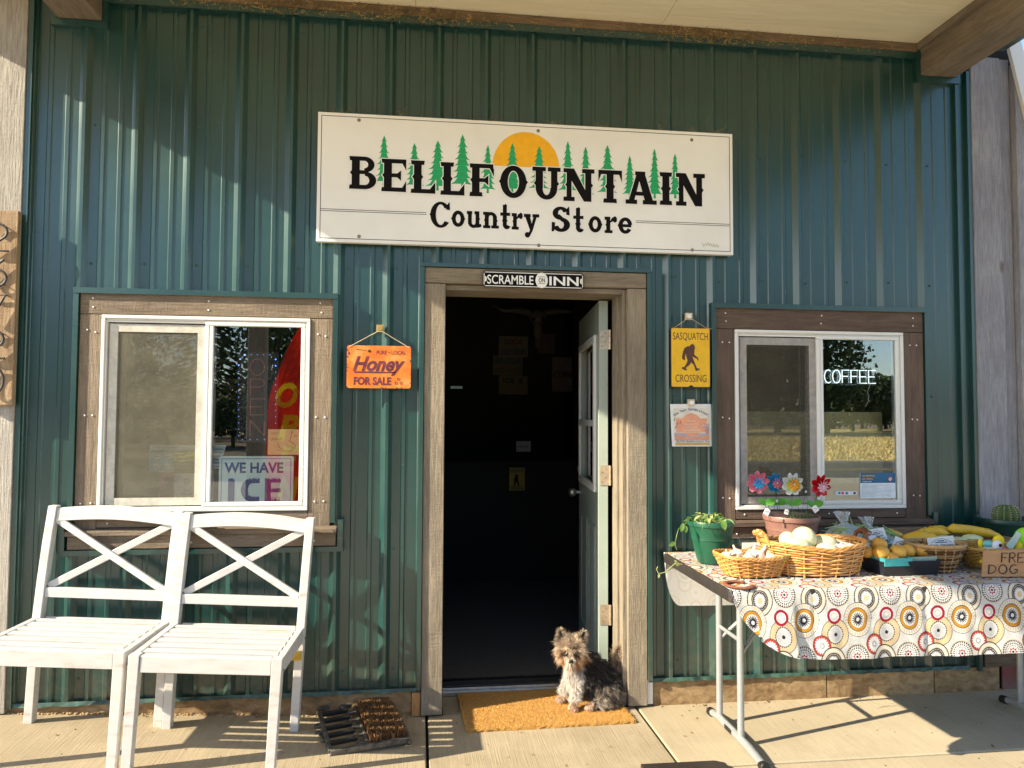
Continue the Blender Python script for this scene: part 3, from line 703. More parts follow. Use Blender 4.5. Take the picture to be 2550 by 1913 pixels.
b = MB(); b.box(-0.405, 0.462, 0.300, 0.34, 0.0, 0.045); b.build('threshold_strip', MT['black'], dframe)

HX, HY = 0.430, 0.150      # hinge line
door = thing('door', None, None, (HX-.0, HY-0.1+0.0, 0)); door.parent = store; door.location = (HX, HY-0.1, 0)
door.rotation_euler = (0, 0, -R(5.5))
def dpart(bb, n, m, **k): return bb.build(n, m, door, world=False, **k)
# local frame: x = -0.045..0 thickness, y = 0..0.86 length into the shop
b = MB(); z0, z1 = 0.05, 1.985
lx0, lx1, lz0, lz1 = 0.12, 0.74, 1.02, 1.80
b.box(-.045, 0, 0, lx0, z0, z1); b.box(-.045, 0, lx1, .86, z0, z1); b.box(-.045, 0, lx0, lx1, z0, lz0); b.box(-.045, 0, lx0, lx1, lz1, z1)
dpart(b, 'door_leaf', MT['cream_door'])
b = MB()
for s in (-.060, 0.0):
    b.box(s, s+.016, lx0-.03, lx1+.03, lz1-.02, lz1+.02); b.box(s, s+.016, lx0-.03, lx1+.03, lz0-.02, lz0+.02)
    b.box(s, s+.016, lx0-.03, lx0+.012, lz0+.02, lz1-.02); b.box(s, s+.016, lx1-.012, lx1+.03, lz0+.02, lz1-.02); b.box(s, s+.014, lx0+.012, lx1-.012, 1.34, 1.375)
dpart(b, 'glazing_frame', MT['vinyl'], bevel=0.004)
b = MB(); b.box(-.025, -.021, lx0, lx1, lz0, lz1); dpart(b, 'pane', MT['glass'])
for k in range(2):
    b = MB(); ya = 0.12+.33*k
    for (a, c, d, e) in ((ya, ya+.26, .18, .20), (ya, ya+.26, .80, .82), (ya, ya+.02, .20, .80), (ya+.24, ya+.26, .20, .80)): b.box(-.050, -.0455, a, c, d, e)
    b.box(-.048, -.0455, ya+.04, ya+.22, .22, .78); dpart(b, 'door_panel', MT['cream_door'], bevel=0.003)
b = MB(); b.tube([(-.046, .80, .93), (-.075, .80, .93)], .012, 10); b.ball((-.092, .80, .93), .027, 14, 10); b.tube([(-.046, .80, 1.07), (-.06, .80, 1.07)], .024, 12)
dpart(b, 'door_knob', MT['steel'], smooth=True)
for zc in (P(1500, 846, .15).z, P(1500, 1184, .15).z, P(1500, 1531, .15).z):
    h = MB(); h.box(-.040, .002, -.004, -.001, zc-.05, zc+.05)
    for q in range(3): h.tube([(.010, -.010, zc-.05+.034*q), (.010, -.010, zc-.05+.034*q+.031)], .006, 8)
    for dx, dz in ((-.012, .034), (-.030, .015), (-.012, -.010), (-.03, -.033)): h.ball((dx, -.0045, zc+dz), .0034, 6, 4, mi=1)
    h.box(.002, .012, -.008, -.006, zc-.05, zc+.05)
    dpart(h, 'hinge', [plain('brass_hinge%d' % int(zc*10), (0.62, 0.50, 0.36), 0.35, 0.7), MT['rust']])

# --- inside room
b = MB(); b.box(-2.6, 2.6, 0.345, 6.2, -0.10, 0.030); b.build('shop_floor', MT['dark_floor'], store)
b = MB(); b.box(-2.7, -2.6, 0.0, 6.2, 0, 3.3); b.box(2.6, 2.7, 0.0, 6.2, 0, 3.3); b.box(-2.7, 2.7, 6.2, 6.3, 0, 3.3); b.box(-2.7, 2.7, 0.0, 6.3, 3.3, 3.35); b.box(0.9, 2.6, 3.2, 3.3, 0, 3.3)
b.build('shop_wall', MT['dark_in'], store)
b = MB(); b.box(1.05, 1.92, 0.135, 0.150, 0.70, P(2100, 1026, .13).z); b.build('shelf_back', col('tan_hardboard', (0.56, 0.45, 0.23)), store)

# cobwebs, moss and dry straw caught along the ledger and over the sign
def straw(cnt, fx, smin=.008, smax=.035, mat=None, name='dry_straw', lab='', thick=.0009):
    bb = MB()
    for i in range(cnt):
        p = Vector(fx()); d = Vector((random.gauss(0, 1), random.gauss(0, .5), random.gauss(0, .55))).normalized()*random.uniform(smin, smax)
        s = Vector((random.gauss(0, 1), random.gauss(0, 1), random.gauss(0, 1))).normalized()*thick
        q = p+d*.5+Vector((random.gauss(0, .003), 0, random.gauss(0, .004)))
        bb.add([p-s, p+s, q+s, q-s, p+d], [(0, 1, 2, 3), (3, 2, 4)])
    return bb.build(name, mat)
strawmat = plain('straw', (0.42, 0.29, 0.10), 0.9, var=0.4)
def fl():
    x = random.choice([random.gauss(-1.1, .35), random.gauss(-.45, .2), random.uniform(-1.7, 1.9), random.gauss(.9, .2)])
    return (x, -0.036-random.uniform(0, .012), random.uniform(3.275, 3.345))
tag(straw(2600, fl, .006, .03, strawmat, thick=.0013), 'dry straw and cobwebs caught on the ledger under the porch roof', 'straw', kind='stuff')
def fs_():
    c = random.choice([-.62, -.18, .12, .35, .66, .82, -.9, .95]); t = (c+1.0)/2.02
    return (c+random.gauss(0, .02), -0.03, 2.81+abs(random.gauss(0, .012)))
cob = plain('cobweb', (0.30, 0.24, 0.14), 0.9, var=0.3)
tag(straw(420, fs_, .01, .05, cob, 'cobwebs', thick=.0005), 'wispy cobwebs along the top edge of the big sign', 'cobwebs', kind='stuff')

b = MB(); q = random.Random(31)
for i in range(46):
    x = q.choice([q.uniform(-2.4, -.55), q.uniform(.6, 2.5), q.uniform(-.3, 2.4)]); y = q.choice([-.02-abs(q.gauss(0, .03)), q.uniform(-.7, -.05)]); s_ = q.uniform(.006, .014); z = slope_z(x)+.002; a = q.uniform(0, 6.3); ca, sa = math.cos(a), math.sin(a)
    pts = [(-1, 0, 0), (-.3, .42, .3), (.5, .30, .1), (1, 0, .35), (.5, -.30, 0), (-.3, -.42, .25)]
    b.add([(x+(u*ca-v*sa)*s_, y+(u*sa+v*ca)*s_, z+w*s_) for u, v, w in pts], [(0, 1, 2, 3), (0, 3, 4, 5)])
tag(b.build('leaf_litter', plain('dry_leaf', (0.30, 0.19, 0.08), .8, var=.4)), 'small dry leaves lying along the foot of the wall', 'leaves', kind='stuff')
# ------------------------------------------------------------------ stroke lettering
def arc(cx, cy, rx, ry, a0, a1, n=14): return [(cx+rx*math.cos(R(a0+(a1-a0)*i/n)), cy+ry*math.sin(R(a0+(a1-a0)*i/n))) for i in range(n+1)]
ST = {
 'C': [arc(.36, .5, .34, .5, 55, 305)], 'O': [arc(.36, .5, .34, .5, 0, 360, 22)],
 'F': [[(.62, 1), (0, 1), (0, 0)], [(0, .52), (.5, .52)]], 'E': [[(.62, 1), (0, 1), (0, 0), (.62, 0)], [(0, .5), (.52, .5)]],
 'P': [[(0, 0), (0, 1), (.4, 1)]+arc(.38, .74, .26, .26, 80, -90, 8)+[(0, .48)]],
 'N': [[(0, 0), (0, 1), (.62, 0), (.62, 1)]], 'R': [[(0, 0), (0, 1), (.36, 1)]+arc(.36, .75, .26, .25, 80, -90, 8)+[(0, .5)], [(.28, .5), (.66, 0)]],
 'D': [[(0, 0), (0, 1)]+arc(.1, .5, .54, .5, 80, -80, 12)+[(0, 0)]], 'G': [arc(.38, .5, .36, .5, 55, 330)+[(.72, .45), (.42, .45)]],
 'T': [[(0, 1), (.7, 1)], [(.35, 1), (.35, 0)]], 'Y': [[(0, 1), (.33, .5), (.66, 1)], [(.33, .5), (.33, 0)]],
 'S': [arc(.34, .76, .28, .24, 30, 270, 10)+arc(.34, .26, .30, .26, 90, -150, 12)],
 '2': [arc(.33, .70, .30, .30, 165, -40, 12)+[(.0, .0), (.68, 0)]], '6': [[(.56, 1.0), (.2, .62)]+arc(.34, .31, .31, .31, 150, 510, 20)],
 '7': [[(0, 1), (.64, 1), (.2, 0)]], '0': [arc(.34, .5, .33, .5, 90, 450, 24)],
}
def strokes(txt, x, z, h, w=None, gap=.22):
    out = []; cx = 0.0
    for ch in txt:
        if ch == ' ': cx += .5; continue
        g = ST[ch]; mx = max(p[0] for s in g for p in s)
        out += [[(cx+p[0], p[1]) for p in s] for s in g]; cx += mx+gap
    tot = cx-gap; k = (w/tot) if w else h*.9
    return [[(x+p[0]*k, z+p[1]*h) for p in s] for s in out]
def dots(path, step):
    out = []; acc = 0
    for a, c in zip(path, path[1:]):
        L = math.hypot(c[0]-a[0], c[1]-a[1])
        while acc <= L and L > 0: out.append((a[0]+(c[0]-a[0])*acc/L, a[1]+(c[1]-a[1])*acc/L)); acc += step
        acc -= L
    return out

# ------------------------------------------------------------------ the big sign
SY = -0.052
SX0, SX1, SZ0, SZ1 = -1.005, 1.018, 2.197, 2.808
sign = thing('store_sign', 'large cream rectangular store sign with green pines and yellow sun above the doorway', 'sign', (0, SY, SZ0))
def pl(bb, n, m, par=None, **k): return bb.build(n, m, par or sign, **k)
b = MB(); b.box(SX0, SX1, SY, -0.021, SZ0, SZ1); pl(b, 'sign_board', MT['signwhite'], bevel=0.002)
def SG(zx, zy):
    p = P(750+zx/1.9235, 250+zy/1.9235, SY); return (p.x, p.z)
b = MB(); y = SY-.0006
def strip(x0, x1, z0, z1): b.add([(x0, y, z0), (x1, y, z0), (x1, y, z1), (x0, y, z1)], [(0, 1, 2, 3)])
m_ = .0155; t_ = .0028
strip(SX0+m_, SX1-m_, SZ1-m_-t_, SZ1-m_); strip(SX0+m_, SX1-m_, SZ0+m_, SZ0+m_+t_)
strip(SX0+m_, SX0+m_+t_, SZ0+m_+t_, SZ1-m_-t_); strip(SX1-m_-t_, SX1-m_, SZ0+m_+t_, SZ1-m_-t_)
zl = SG(200, 523)[1]; xa = SG(600, 547)[0]; xb = SG(1603, 592)[0]
for dz in (0, -.0085): strip(SX0+m_+t_, xa, zl+dz-.0013, zl+dz+.0013); strip(xb, SX1-m_-t_, zl+dz-.0013, zl+dz+.0013)
pl(b, 'border_line', MT['ink'])
# sun
c = SG(1077, 308); r = abs(SG(1237, 315)[0]-SG(917, 305)[0])/2; zt = SG(1077, 153)[1]; zb = SG(1077, 320)[1]
b = MB(); b.poly([(c[0]+r*math.cos(R(a)), zb+(zt-zb)*math.sin(R(a))) for a in range(0, 181, 6)], SY-.0008); pl(b, 'sun_disc', MT['signyellow'])
# pines
def pine_shape(cx, zt, zb, w, seed, tiers=9):
    w = w*1.22
    rr = random.Random(seed); L = []; Rr = []
    h = zt-zb; trunk = .10*h
    for i in range(tiers):
        f0 = i/tiers; f1 = (i+1)/tiers
        wo = w*(.16+.84*f1)*rr.uniform(.86, 1.1); wi = wo*rr.uniform(.50, .62)
        z1 = zt-(h-trunk)*(f1*.99); z1l = z1+rr.uniform(-.004, .004)
        dd = .42*(h-trunk)/tiers; L.append((-wo, z1-.001)); L.append((-wi, z1+dd)); Rr.append((wo, z1+.001)); Rr.append((wi, z1+dd))
    pts = [(cx, zt)]+[(cx+a, z) for a, z in Rr]+[(cx+.006, zb+trunk), (cx+.007, zb), (cx-.007, zb), (cx-.006, zb+trunk)]+[(cx+a, z) for a, z in reversed(L)]
    return pts
for k, (tx, ty, bx, by, hw) in enumerate([(398, 170, 398, 410, 40), (543, 207, 543, 425, 42), (655, 195, 655, 432, 52), (773, 165, 773, 425, 50), (895, 217, 885, 445, 38), (1012, 207, 1012, 445, 48), (1140, 222, 1138, 440, 46), (1277, 198, 1277, 452, 42), (1362, 225, 1362, 470, 40), (1467, 217, 1467, 462, 46), (1573, 268, 1560, 465, 34), (1692, 234, 1692, 470, 36), (1790, 258, 1788, 470, 32)]):
    zt = SG(tx, ty)[1]; zb = SG(bx, by)[1]; cx = SG(tx, ty)[0]; w = hw/1.9235/(FPX/3.55)
    b = MB(); rr = random.Random(11+k); tiers = 8; h = zt-zb; tr = .09*h; w *= 1.12; wi = .0008; y0 = SY-.0010-.00008*k
    for t in range(tiers):
        ztop = zt-(h-tr)*t/tiers; z1 = zt-(h-tr)*(t+1)/tiers; f = ((t+1)/tiers)**.62; wl = w*f*rr.uniform(.84, 1.08); wr = w*f*rr.uniform(.84, 1.08); th = (h-tr)/tiers
        b.poly([(cx-wi, ztop+.0004), (cx+wi, ztop+.0004), (cx+wr*.62, z1+th*.30), (cx+wr, z1-th*.10), (cx+wr*.55, z1+th*.02), (cx-wl*.55, z1+th*.02), (cx-wl, z1-th*.10), (cx-wl*.62, z1+th*.30)], y0-.000008*t); wi = min(wl, wr)*.50
    b.poly([(cx-.0045, zb+tr+.002), (cx+.0045, zb+tr+.002), (cx+.006, zb), (cx-.006, zb)], y0-.00007)
    pl(b, 'printed_pine', MT['signgreen'])
# western slab lettering, drawn stroke by stroke
def ringpiece(cx, cy, ro, rO, ri, rI, a0, a1, n=14):
    q = []
    for i in range(n):
        a = R(a0+(a1-a0)*i/n); c = R(a0+(a1-a0)*(i+1)/n)
        q.append([(cx+ri*math.cos(a), cy+rI*math.sin(a)), (cx+ro*math.cos(a), cy+rO*math.sin(a)), (cx+ro*math.cos(c), cy+rO*math.sin(c)), (cx+ri*math.cos(c), cy+rI*math.sin(c))])
    return q
def rect(x0, x1, y0, y1): return [(x0, y0), (x1, y0), (x1, y1), (x0, y1)]
def spur(x, y, s, d=1): return [(x, y-s), (x+d*s*.8, y), (x, y+s)]
def stem(x0, x1, sl=.08, sr=.08, top=True, bot=True, spl=True, spr=True, ym=.5):
    o = [rect(x0, x1, 0, 1)]
    if top: o.append([(x0-sl, .87), (x1+sr, .87), (x1+sr+.02, 1), (x0-sl-.02, 1)])
    if bot: o.append([(x0-sl-.02, 0), (x1+sr+.02, 0), (x1+sr, .13), (x0-sl, .13)])
    if spl: o.append(spur(x0, ym, .07, -1))
    if spr: o.append(spur(x1, ym, .07, 1))
    return o
def slab_glyph(ch):
    S = .25
    if ch == 'B': return stem(.08, .08+S, .06, 0, spr=False)+[rect(.3, .5, .87, 1), rect(.3, .5, 0, .13), rect(.3, .52, .46, .58)]+ringpiece(.47, .755, .32, .245, .12, .115, -90, 90)+ringpiece(.49, .27, .36, .27, .14, .14, -90, 90), .86
    if ch == 'E': return stem(.08, .08+S, .06, 0, spr=False)+[rect(.3, .78, .87, 1), rect(.3, .78, 0, .13), [(.66, .87), (.78, .66), (.78, .87)], [(.66, .13), (.78, .13), (.78, .34)], rect(.3, .56, .44, .56), [(.50, .44), (.62, .34), (.62, .66), (.50, .56)]], .80
    if ch == 'F': return stem(.08, .08+S, .06, .08, spr=False)+[rect(.3, .78, .87, 1), [(.66, .87), (.80, .62), (.80, .87)], rect(.3, .56, .44, .56), [(.50, .44), (.62, .34), (.62, .66), (.50, .56)]], .82
    if ch == 'L': return stem(.10, .10+S, .08, .08)+[rect(.3, .80, 0, .13), [(.62, .13), (.80, .13), (.80, .36)]], .82
    if ch == 'I': return stem(.10, .10+S, .08, .08), .45
    if ch == 'O': return ringpiece(.42, .5, .40, .5, .17, .34, 0, 360, 28)+[spur(.03, .5, .07, -1), spur(.81, .5, .07, 1)], .84
    if ch == 'U':
        return [rect(.10, .33, .35, 1), rect(.58, .78, .35, 1), rect(.0, .42, .87, 1), rect(.48, .88, .87, 1), spur(.10, .5, .07, -1), spur(.78, .5, .07, 1)]+ringpiece(.44, .36, .34, .36, .12, .22, 180, 360), .88
    if ch == 'N': return [rect(.10, .26, 0, 1), rect(.70, .90, 0, 1), [(.02, 1), (.34, 1), (.90, 0), (.66, 0)], rect(0, .36, 0, .13), rect(.0, .3, .87, 1), rect(.60, 1.0, .87, 1), spur(.90, .5, .07, 1), spur(.10, .5, .06, -1)], 1.0
    if ch == 'T': return stem(.29, .29+S, .10, .10, top=False)+[rect(0, .84, .87, 1), [(0, .64), (.10, .87), (0, .87)], [(.84, .64), (.84, .87), (.74, .87)]], .84
    if ch == 'A': return [[(.08, .06), (.26, .06), (.50, .96), (.36, .96)], [(.62, .06), (.88, .06), (.60, .96), (.36, .96)], rect(.24, .68, .26, .38), rect(0, .36, 0, .13), rect(.54, .98, 0, .13), rect(.30, .62, .88, 1)], .98
def put_glyph(bb, polys, x, z, kx, kz, y0, grow=0.0, dy=.00003):
    for i, p in enumerate(polys):
        q = [(x+a*kx, z+c*kz) for a, c in p]
        if grow:
            cx = sum(a for a, c in q)/len(q); cz = sum(c for a, c in q)/len(q); q2 = []
            n = len(q); ar = sum(q[j][0]*q[(j+1) % n][1]-q[(j+1) % n][0]*q[j][1] for j in range(n)); sg = 1 if ar > 0 else -1
            for j in range(n):
                a0 = Vector(q[j-1]); a1 = Vector(q[j]); a2 = Vector(q[(j+1) % n])
                e0 = (a1-a0).normalized(); e1 = (a2-a1).normalized()
                n0 = Vector((e0.y, -e0.x))*sg; n1 = Vector((e1.y, -e1.x))*sg
                mm = n0+n1; mm = mm/max(.35, mm.length_squared)*2 if mm.length > .01 else n0
                q2.append(tuple(a1+mm*grow))
            q = q2
        bb.poly(q, y0-dy*i)
boxes = [('B', 230, 362, 270, 427), ('E', 384, 506, 281, 440), ('L', 525, 646, 290, 447), ('L', 667, 785, 297, 457), ('F', 806, 926, 307, 460), ('O', 950, 1082, 315, 468), ('U', 1107, 1242, 323, 475), ('N', 1256, 1404, 330, 484), ('T', 1423, 1536, 340, 488), ('A', 1553, 1702, 345, 496), ('I', 1716, 1776, 350, 498), ('N', 1794, 1933, 356, 503)]
W = MB(); K = MB()
for ch, x0, x1, y0, y1 in boxes:
    g, gw = slab_glyph(ch); p0 = SG(x0, y1); p1 = SG(x1, y0)
    if ch == 'N' and x0 > 1700: pass
    kx = (SG(x1, (y0+y1)/2)[0]-SG(x0, (y0+y1)/2)[0])/gw; zb = SG((x0+x1)/2, (y0+y1)/2+78)[1]; kz = SG((x0+x1)/2, (y0+y1)/2-78)[1]-zb
    xx = SG(x0, (y0+y1)/2)[0]
    put_glyph(W, g, xx, zb, kx, kz, SY-.0020, grow=.0042); put_glyph(K, g, xx, zb, kx, kz, SY-.0030)
pl(W, 'letter_outline', MT['signwhite']); pl(K, 'lettering', MT['ink'])
# second line: lower-case letters with little spurs
def script_glyph(ch):
    q = []
    if ch == 'o': return ringpiece(.33, .32, .32, .32, .15, .20, 0, 360, 20)+[spur(.02, .32, .06, -1), spur(.64, .32, .06, 1)], .68
    if ch == 'C': return ringpiece(.42, .5, .42, .52, .22, .44, 40, 322, 26)+[[(.66, .74), (.80, .72), (.78, 1.0), (.70, .90)], spur(.02, .5, .07, -1)], .84
    if ch == 'u': return [rect(.06, .22, .15, .62), rect(.46, .62, .0, .64), rect(0, .24, .54, .64), rect(.40, .62, .54, .64), [(.60, 0), (.74, .04), (.72, .12), (.60, .12)], spur(.62, .34, .05, 1)]+ringpiece(.34, .20, .28, .22, .12, .12, 180, 360, 10), .74
    if ch == 'n': return [rect(.08, .24, 0, .62), rect(.48, .64, .0, .46), rect(.0, .24, .54, .64), rect(0, .32, 0, .09), rect(.40, .74, 0, .09), spur(.08, .32, .05, -1), spur(.64, .30, .05, 1)]+ringpiece(.36, .42, .28, .22, .12, .12, 0, 180, 10), .74
    if ch == 't': return [rect(.14, .32, .12, .96), [(.14, .8), (.32, .96), (.26, 1.0)], rect(0, .50, .54, .64), spur(.14, .32, .05, -1), spur(.32, .32, .05, 1)]+ringpiece(.34, .18, .20, .19, .03, .09, 180, 330, 8), .52
    if ch == 'r': return [rect(.08, .25, 0, .62), rect(0, .25, .54, .64), rect(0, .36, 0, .09), [(.25, .42), (.36, .60), (.50, .66), (.50, .52), (.38, .48)], spur(.08, .32, .05, -1)]+ringpiece(.50, .55, .09, .11, .0, .0, 0, 360, 10), .60
    if ch == 'y': return [[(.04, .60), (.24, .60), (.42, .06), (.34, -.08)], [(.50, .62), (.62, .62), (.40, -.02), (.28, -.22), (.18, -.22), (.30, -.02)], rect(0, .30, .54, .64), rect(.42, .72, .54, .64)]+ringpiece(.16, -.20, .11, .10, .0, .0, 0, 360, 10), .72
    if ch == 'S': return ringpiece(.42, .74, .34, .26, .13, .16, 20, 270, 14)+ringpiece(.44, .27, .38, .28, .14, .17, -160, 90, 16)+[[(.68, .70), (.80, .68), (.78, 1.0), (.70, .92)], [(.04, 0), (.12, .02), (.16, .34), (.04, .36)], [(.2, .62), (.5, .40), (.66, .44), (.36, .68)]], .86
    if ch == 'e': return ringpiece(.33, .32, .32, .32, .15, .21, 10, 325, 18)+[rect(.14, .60, .27, .36), spur(.02, .32, .06, -1)], .68
K = MB(); yk = SY-.0012
for ch, x0, x1, yb in [('C', 620, 715, 607), ('o', 722, 783, 605), ('u', 795, 862, 608), ('n', 873, 945, 612), ('t', 955, 1000, 615), ('r', 1010, 1060, 618), ('y', 1068, 1138, 622), ('S', 1197, 1290, 628), ('t', 1305, 1352, 630), ('o', 1378, 1440, 632), ('r', 1455, 1512, 635), ('e', 1520, 1587, 638)]:
    g, gw = script_glyph(ch); a = SG(x0, yb); c = SG(x1, yb); H = SG(x0, yb-117)[1]-a[1]
    put_glyph(K, g, a[0], (a[1]+c[1])/2, (c[0]-a[0])/gw, H, yk, grow=.0018)
a = SG(615, 548); b_ = SG(1597, 595)
pl(K, 'lettering', MT['ink'])
# faint brush signature in the corner
b = MB(); pts = []
for i in range(60):
    t = i/59; p = SG(1918+82*t, 688+10*t); pts.append((p[0], SY-.0009, p[1]+.006*math.sin(t*38)*(1 if i % 7 else 2)-.003*math.sin(t*11)))
b.tube(pts, .0008, 4); pl(b, 'signature', col('signature_green', (0.30, 0.38, 0.32)))
for k, (zx, zy) in enumerate([(277, 95), (1135, 147), (1870, 190), (277, 652), (1138, 695), (1873, 717)]):
    p = SG(zx, zy); b = MB(); b.ball((p[0], SY-.001, p[1]), .0085, 12, 6, sc=(1, .45, 1)); b.tube([(p[0]-.004, SY-.0045, p[1]), (p[0]+.004, SY-.0045, p[1])], .0008, 4)
    pl(b, 'bolt', MT['rust'], smooth=True)

# ------------------------------------------------------------------ hanging door sign
SC = P(1328, 699, -.047)
scr = thing('hanging_sign', 'narrow black and white metal sign hanging on the top board of the door frame', 'sign', (SC.x, -.047, 2.0))
def sc(zx, zy): p = P(1050+zx/2.183, 640+zy/2.183, -.047); return (p.x, p.z)
x0 = sc(333, 75)[0]; x1 = sc(881, 95)[0]; zc0 = 2.006; zc1 = 2.083
b = MB()
cn = [(x0, zc0+.008), (x0+.008, zc0), (x1-.008, zc0), (x1, zc0+.008), (x1, zc1-.008), (x1-.008, zc1), (x0+.008, zc1), (x0, zc1-.008)]
b.poly(cn, -.0485, -.046); b.build('sign_plate', MT['ink'], scr)
b = MB(); t = .0035; y = -.0490; q = .004
for (a, c, d, e) in ((x0+q+.006, x1-q-.006, zc1-q-t, zc1-q), (x0+q+.006, x1-q-.006, zc0+q, zc0+q+t), (x0+q, x0+q+t, zc0+q+.006, zc1-q-.006), (x1-q-t, x1-q, zc0+q+.006, zc1-q-.006)): b.poly(rect(a, c, d, e), y)
for s, xx in ((1, x0+.014), (-1, x1-.014)): b.poly([(xx-s*.004, zc0+.024), (xx+s*.004, zc0+.030), (xx+s*.004, zc1-.030), (xx-s*.004, zc1-.024)], y)
b.build('border_line', MT['signwhite'], scr)
b = MB(); sx0 = sc(357, 0)[0]; sx1 = sc(608, 0)[0]; b.text('SCRAMBLE', sx0, 2.0225, w=sx1-sx0, h=.044, y=-.0492, bold=.012); b.build('lettering', MT['signwhite'], scr); b = MB()
sx0 = sc(694, 0)[0]; sx1 = sc(853, 0)[0]; b.text('INN', sx0, 2.0225, w=sx1-sx0, h=.044, y=-.0492, bold=.02)
b.build('lettering', MT['signwhite'], scr)
e = sc(652, 128); b = MB(); b.ball((e[0], -.0492, e[1]), .030, 20, 12, sc=(1, .12, 1.25)); b.build('egg', MT['signwhite'], scr, smooth=True)
b = MB(); b.text('ON', e[0], e[1]-.010, w=.030, h=.021, y=-.0535, bold=.012, align='C'); b.poly(rect(e[0]-.017, e[0]+.017, e[1]-.017, e[1]-.015), -.0535); b.poly(rect(e[0]-.017, e[0]+.017, e[1]+.015, e[1]+.017), -.0535)
b.build('lettering', MT['ink'], scr)
b = MB()
for xx in (sc(358, 0)[0], sc(857, 0)[0]): b.tube([(xx-.012, -.049, zc1-.004), (xx, -.047, zc1+.022), (xx+.012, -.049, zc1-.004)], .0011, 6); b.ball((xx, -.044, zc1+.021), .003, 6, 4)
b.build('hanging_wire', MT['black'], scr)

# ------------------------------------------------------------------ clips and small metal signs
def clip(px, py, s, w, label, yb=-0.022):
    p = P(px, py, -.04)
    o = thing('square_magnet_clip', label, 'clip', (p.x, -.035, p.z)); b = MB(); b.box(p.x-w/2, p.x+w/2, yb-.020, yb, p.z-w/2, p.z+w/2); b.build('block', MT[s], o, bevel=.002)
    b = MB(); b.lathe([(w*.32, 0), (w*.32, .002), (w*.26, .002)], 14); b.v = [(p.x+v[0], yb-.0205-v[2], p.z+v[1]) for v in b.v]; b.build('ring', MT['signwhite' if s == 'shell' else 'gold'], o)
MT['shell'] = plain('shell_button', (0.72, 0.58, 0.40), 0.4, var=0.1); MT['gold'] = plain('gold_button', (0.45, 0.32, 0.11), 0.4, 0.4, var=0.1); MT['twine'] = plain('jute_twine', (0.60, 0.48, 0.28), 0.9, var=0.2)
clip(947, 818, 'gold', .034, 'gold square magnet holding the string of the orange honey sign')
clip(1716, 788, 'shell', .034, 'cream square magnet holding the string of the yellow sasquatch sign')
clip(1722, 1003, 'shell', .034, 'cream square magnet holding the top of the paper flyer')

def twine(pts, par, r=.0016):
    b = MB(); out = []
    for a, c in zip(pts, pts[1:]):
        a = Vector(a); c = Vector(c)
        for i in range(8): out.append(a.lerp(c, i/8)+Vector((random.gauss(0, .0006), random.gauss(0, .0006), -.004*math.sin(math.pi*i/8)*0)))
    out.append(Vector(pts[-1])); b.tube(out, r, 5)
    for p in out[::1]:
        for _ in range(2):
            d = Vector((random.gauss(0, 1), random.gauss(0, 1), random.gauss(0, 1))).normalized()*.005; s = Vector((.0003, 0, .0003))
            b.add([p-s, p+s, p+d], [(0, 1, 2)])
    b.build('string', MT['twine'], par)
# honey sign
def hz(zx, zy): p = P(840+zx/7.541, 780+zy/7.541, -.052); return (p.x, p.z)
a = hz(172, 1405); c = hz(1385, 612)
hon = thing('honey_sign', 'orange tin honey sign hanging by a string left of the door', 'sign', ((a[0]+c[0])/2, -.05, a[1]))
hx0, hx1, hz0, hz1 = a[0], c[0], hz(800, 1410)[1], hz(800, 612)[1]; hw = hx1-hx0; hh = hz1-hz0
def honey_mat():
    m, nt, b = nodes('orange_tin'); mp = coords(nt, (1,1,1), rand=False)
    n = N(nt, 'ShaderNodeTexNoise', Scale=9.0, Detail=5.0, Roughness=0.6); nt.links.new(mp.outputs[0], n.inputs['Vector'])
    r = ramp(nt, n.outputs[0], [(0.3, (0.66, 0.115, 0.02)), (0.5, (0.76, 0.21, 0.03)), (0.7, (0.85, 0.40, 0.14))]); nt.links.new(r.outputs[0], b.inputs['Base Color']); b.inputs['Roughness'].default_value = 0.3; return m
MT['honey'] = honey_mat(); MT['maroon'] = plain('maroon_ink', (0.16, 0.035, 0.05), 0.4, var=0.25)
def tin(x0, x1, z0, z1, y0, r=.010):
    pts = []
    for cx, cz, a0 in ((x1-r, z1-r, 0), (x0+r, z1-r, 90), (x0+r, z0+r, 180), (x1-r, z0+r, 270)):
        for i in range(5): pts.append((cx+r*math.cos(R(a0+i*22.5)), cz+r*math.sin(R(a0+i*22.5))))
    b = MB(); b.poly(pts, y0, y0+.003); return b
tin(hx0, hx1, hz0, hz1, -.052).build('tin_plate', MT['honey'], hon)
b = MB(); U = lambda u, v: (hx0+(u-172)/1213*hw, hz1-(v-612)/798*hh)
yy = -.0527
p = U(730, 775); b.text('PURE • LOCAL', p[0], p[1], w=.555/1.213*hw, h=.078/.798*hh, y=yy, bold=.01)
p = U(300, 1078); b.text('Honey', p[0]-.004, p[1], w=.99/1.213*hw, h=.27/.798*hh, y=yy, bold=.035, shear=.35)
b.poly([U(310, 1098), U(1095, 1098), U(1095, 1130), U(310, 1130)][::-1], yy)
p = U(305, 1345); b.text('FOR SALE', p[0], p[1], w=.71/1.213*hw, h=.145/.798*hh, y=yy, bold=.04)
b.build('lettering', MT['maroon'], hon)
b = MB()
for cx, cy in ((1150, 1235), (1105, 1310), (1200, 1310)):
    p = U(cx, cy); rr = .0065
    b.tube([(p[0]+rr*math.cos(R(60*i+30)), yy, p[1]+rr*math.sin(R(60*i+30))) for i in range(6)], .0011, 4, closed=True)
p = U(340, 685); q = U(540, 705); b.tube([(p[0], yy, p[1]), (q[0], yy, q[1])], .001, 5); p = U(590, 715); b.ball((p[0], yy, p[1]), .0075, 10, 6, sc=(1.1, .3, .9))
p = U(205, 760); b.ball((p[0], yy, p[1]), .0045, 8, 5, sc=(1, .3, 1.5))
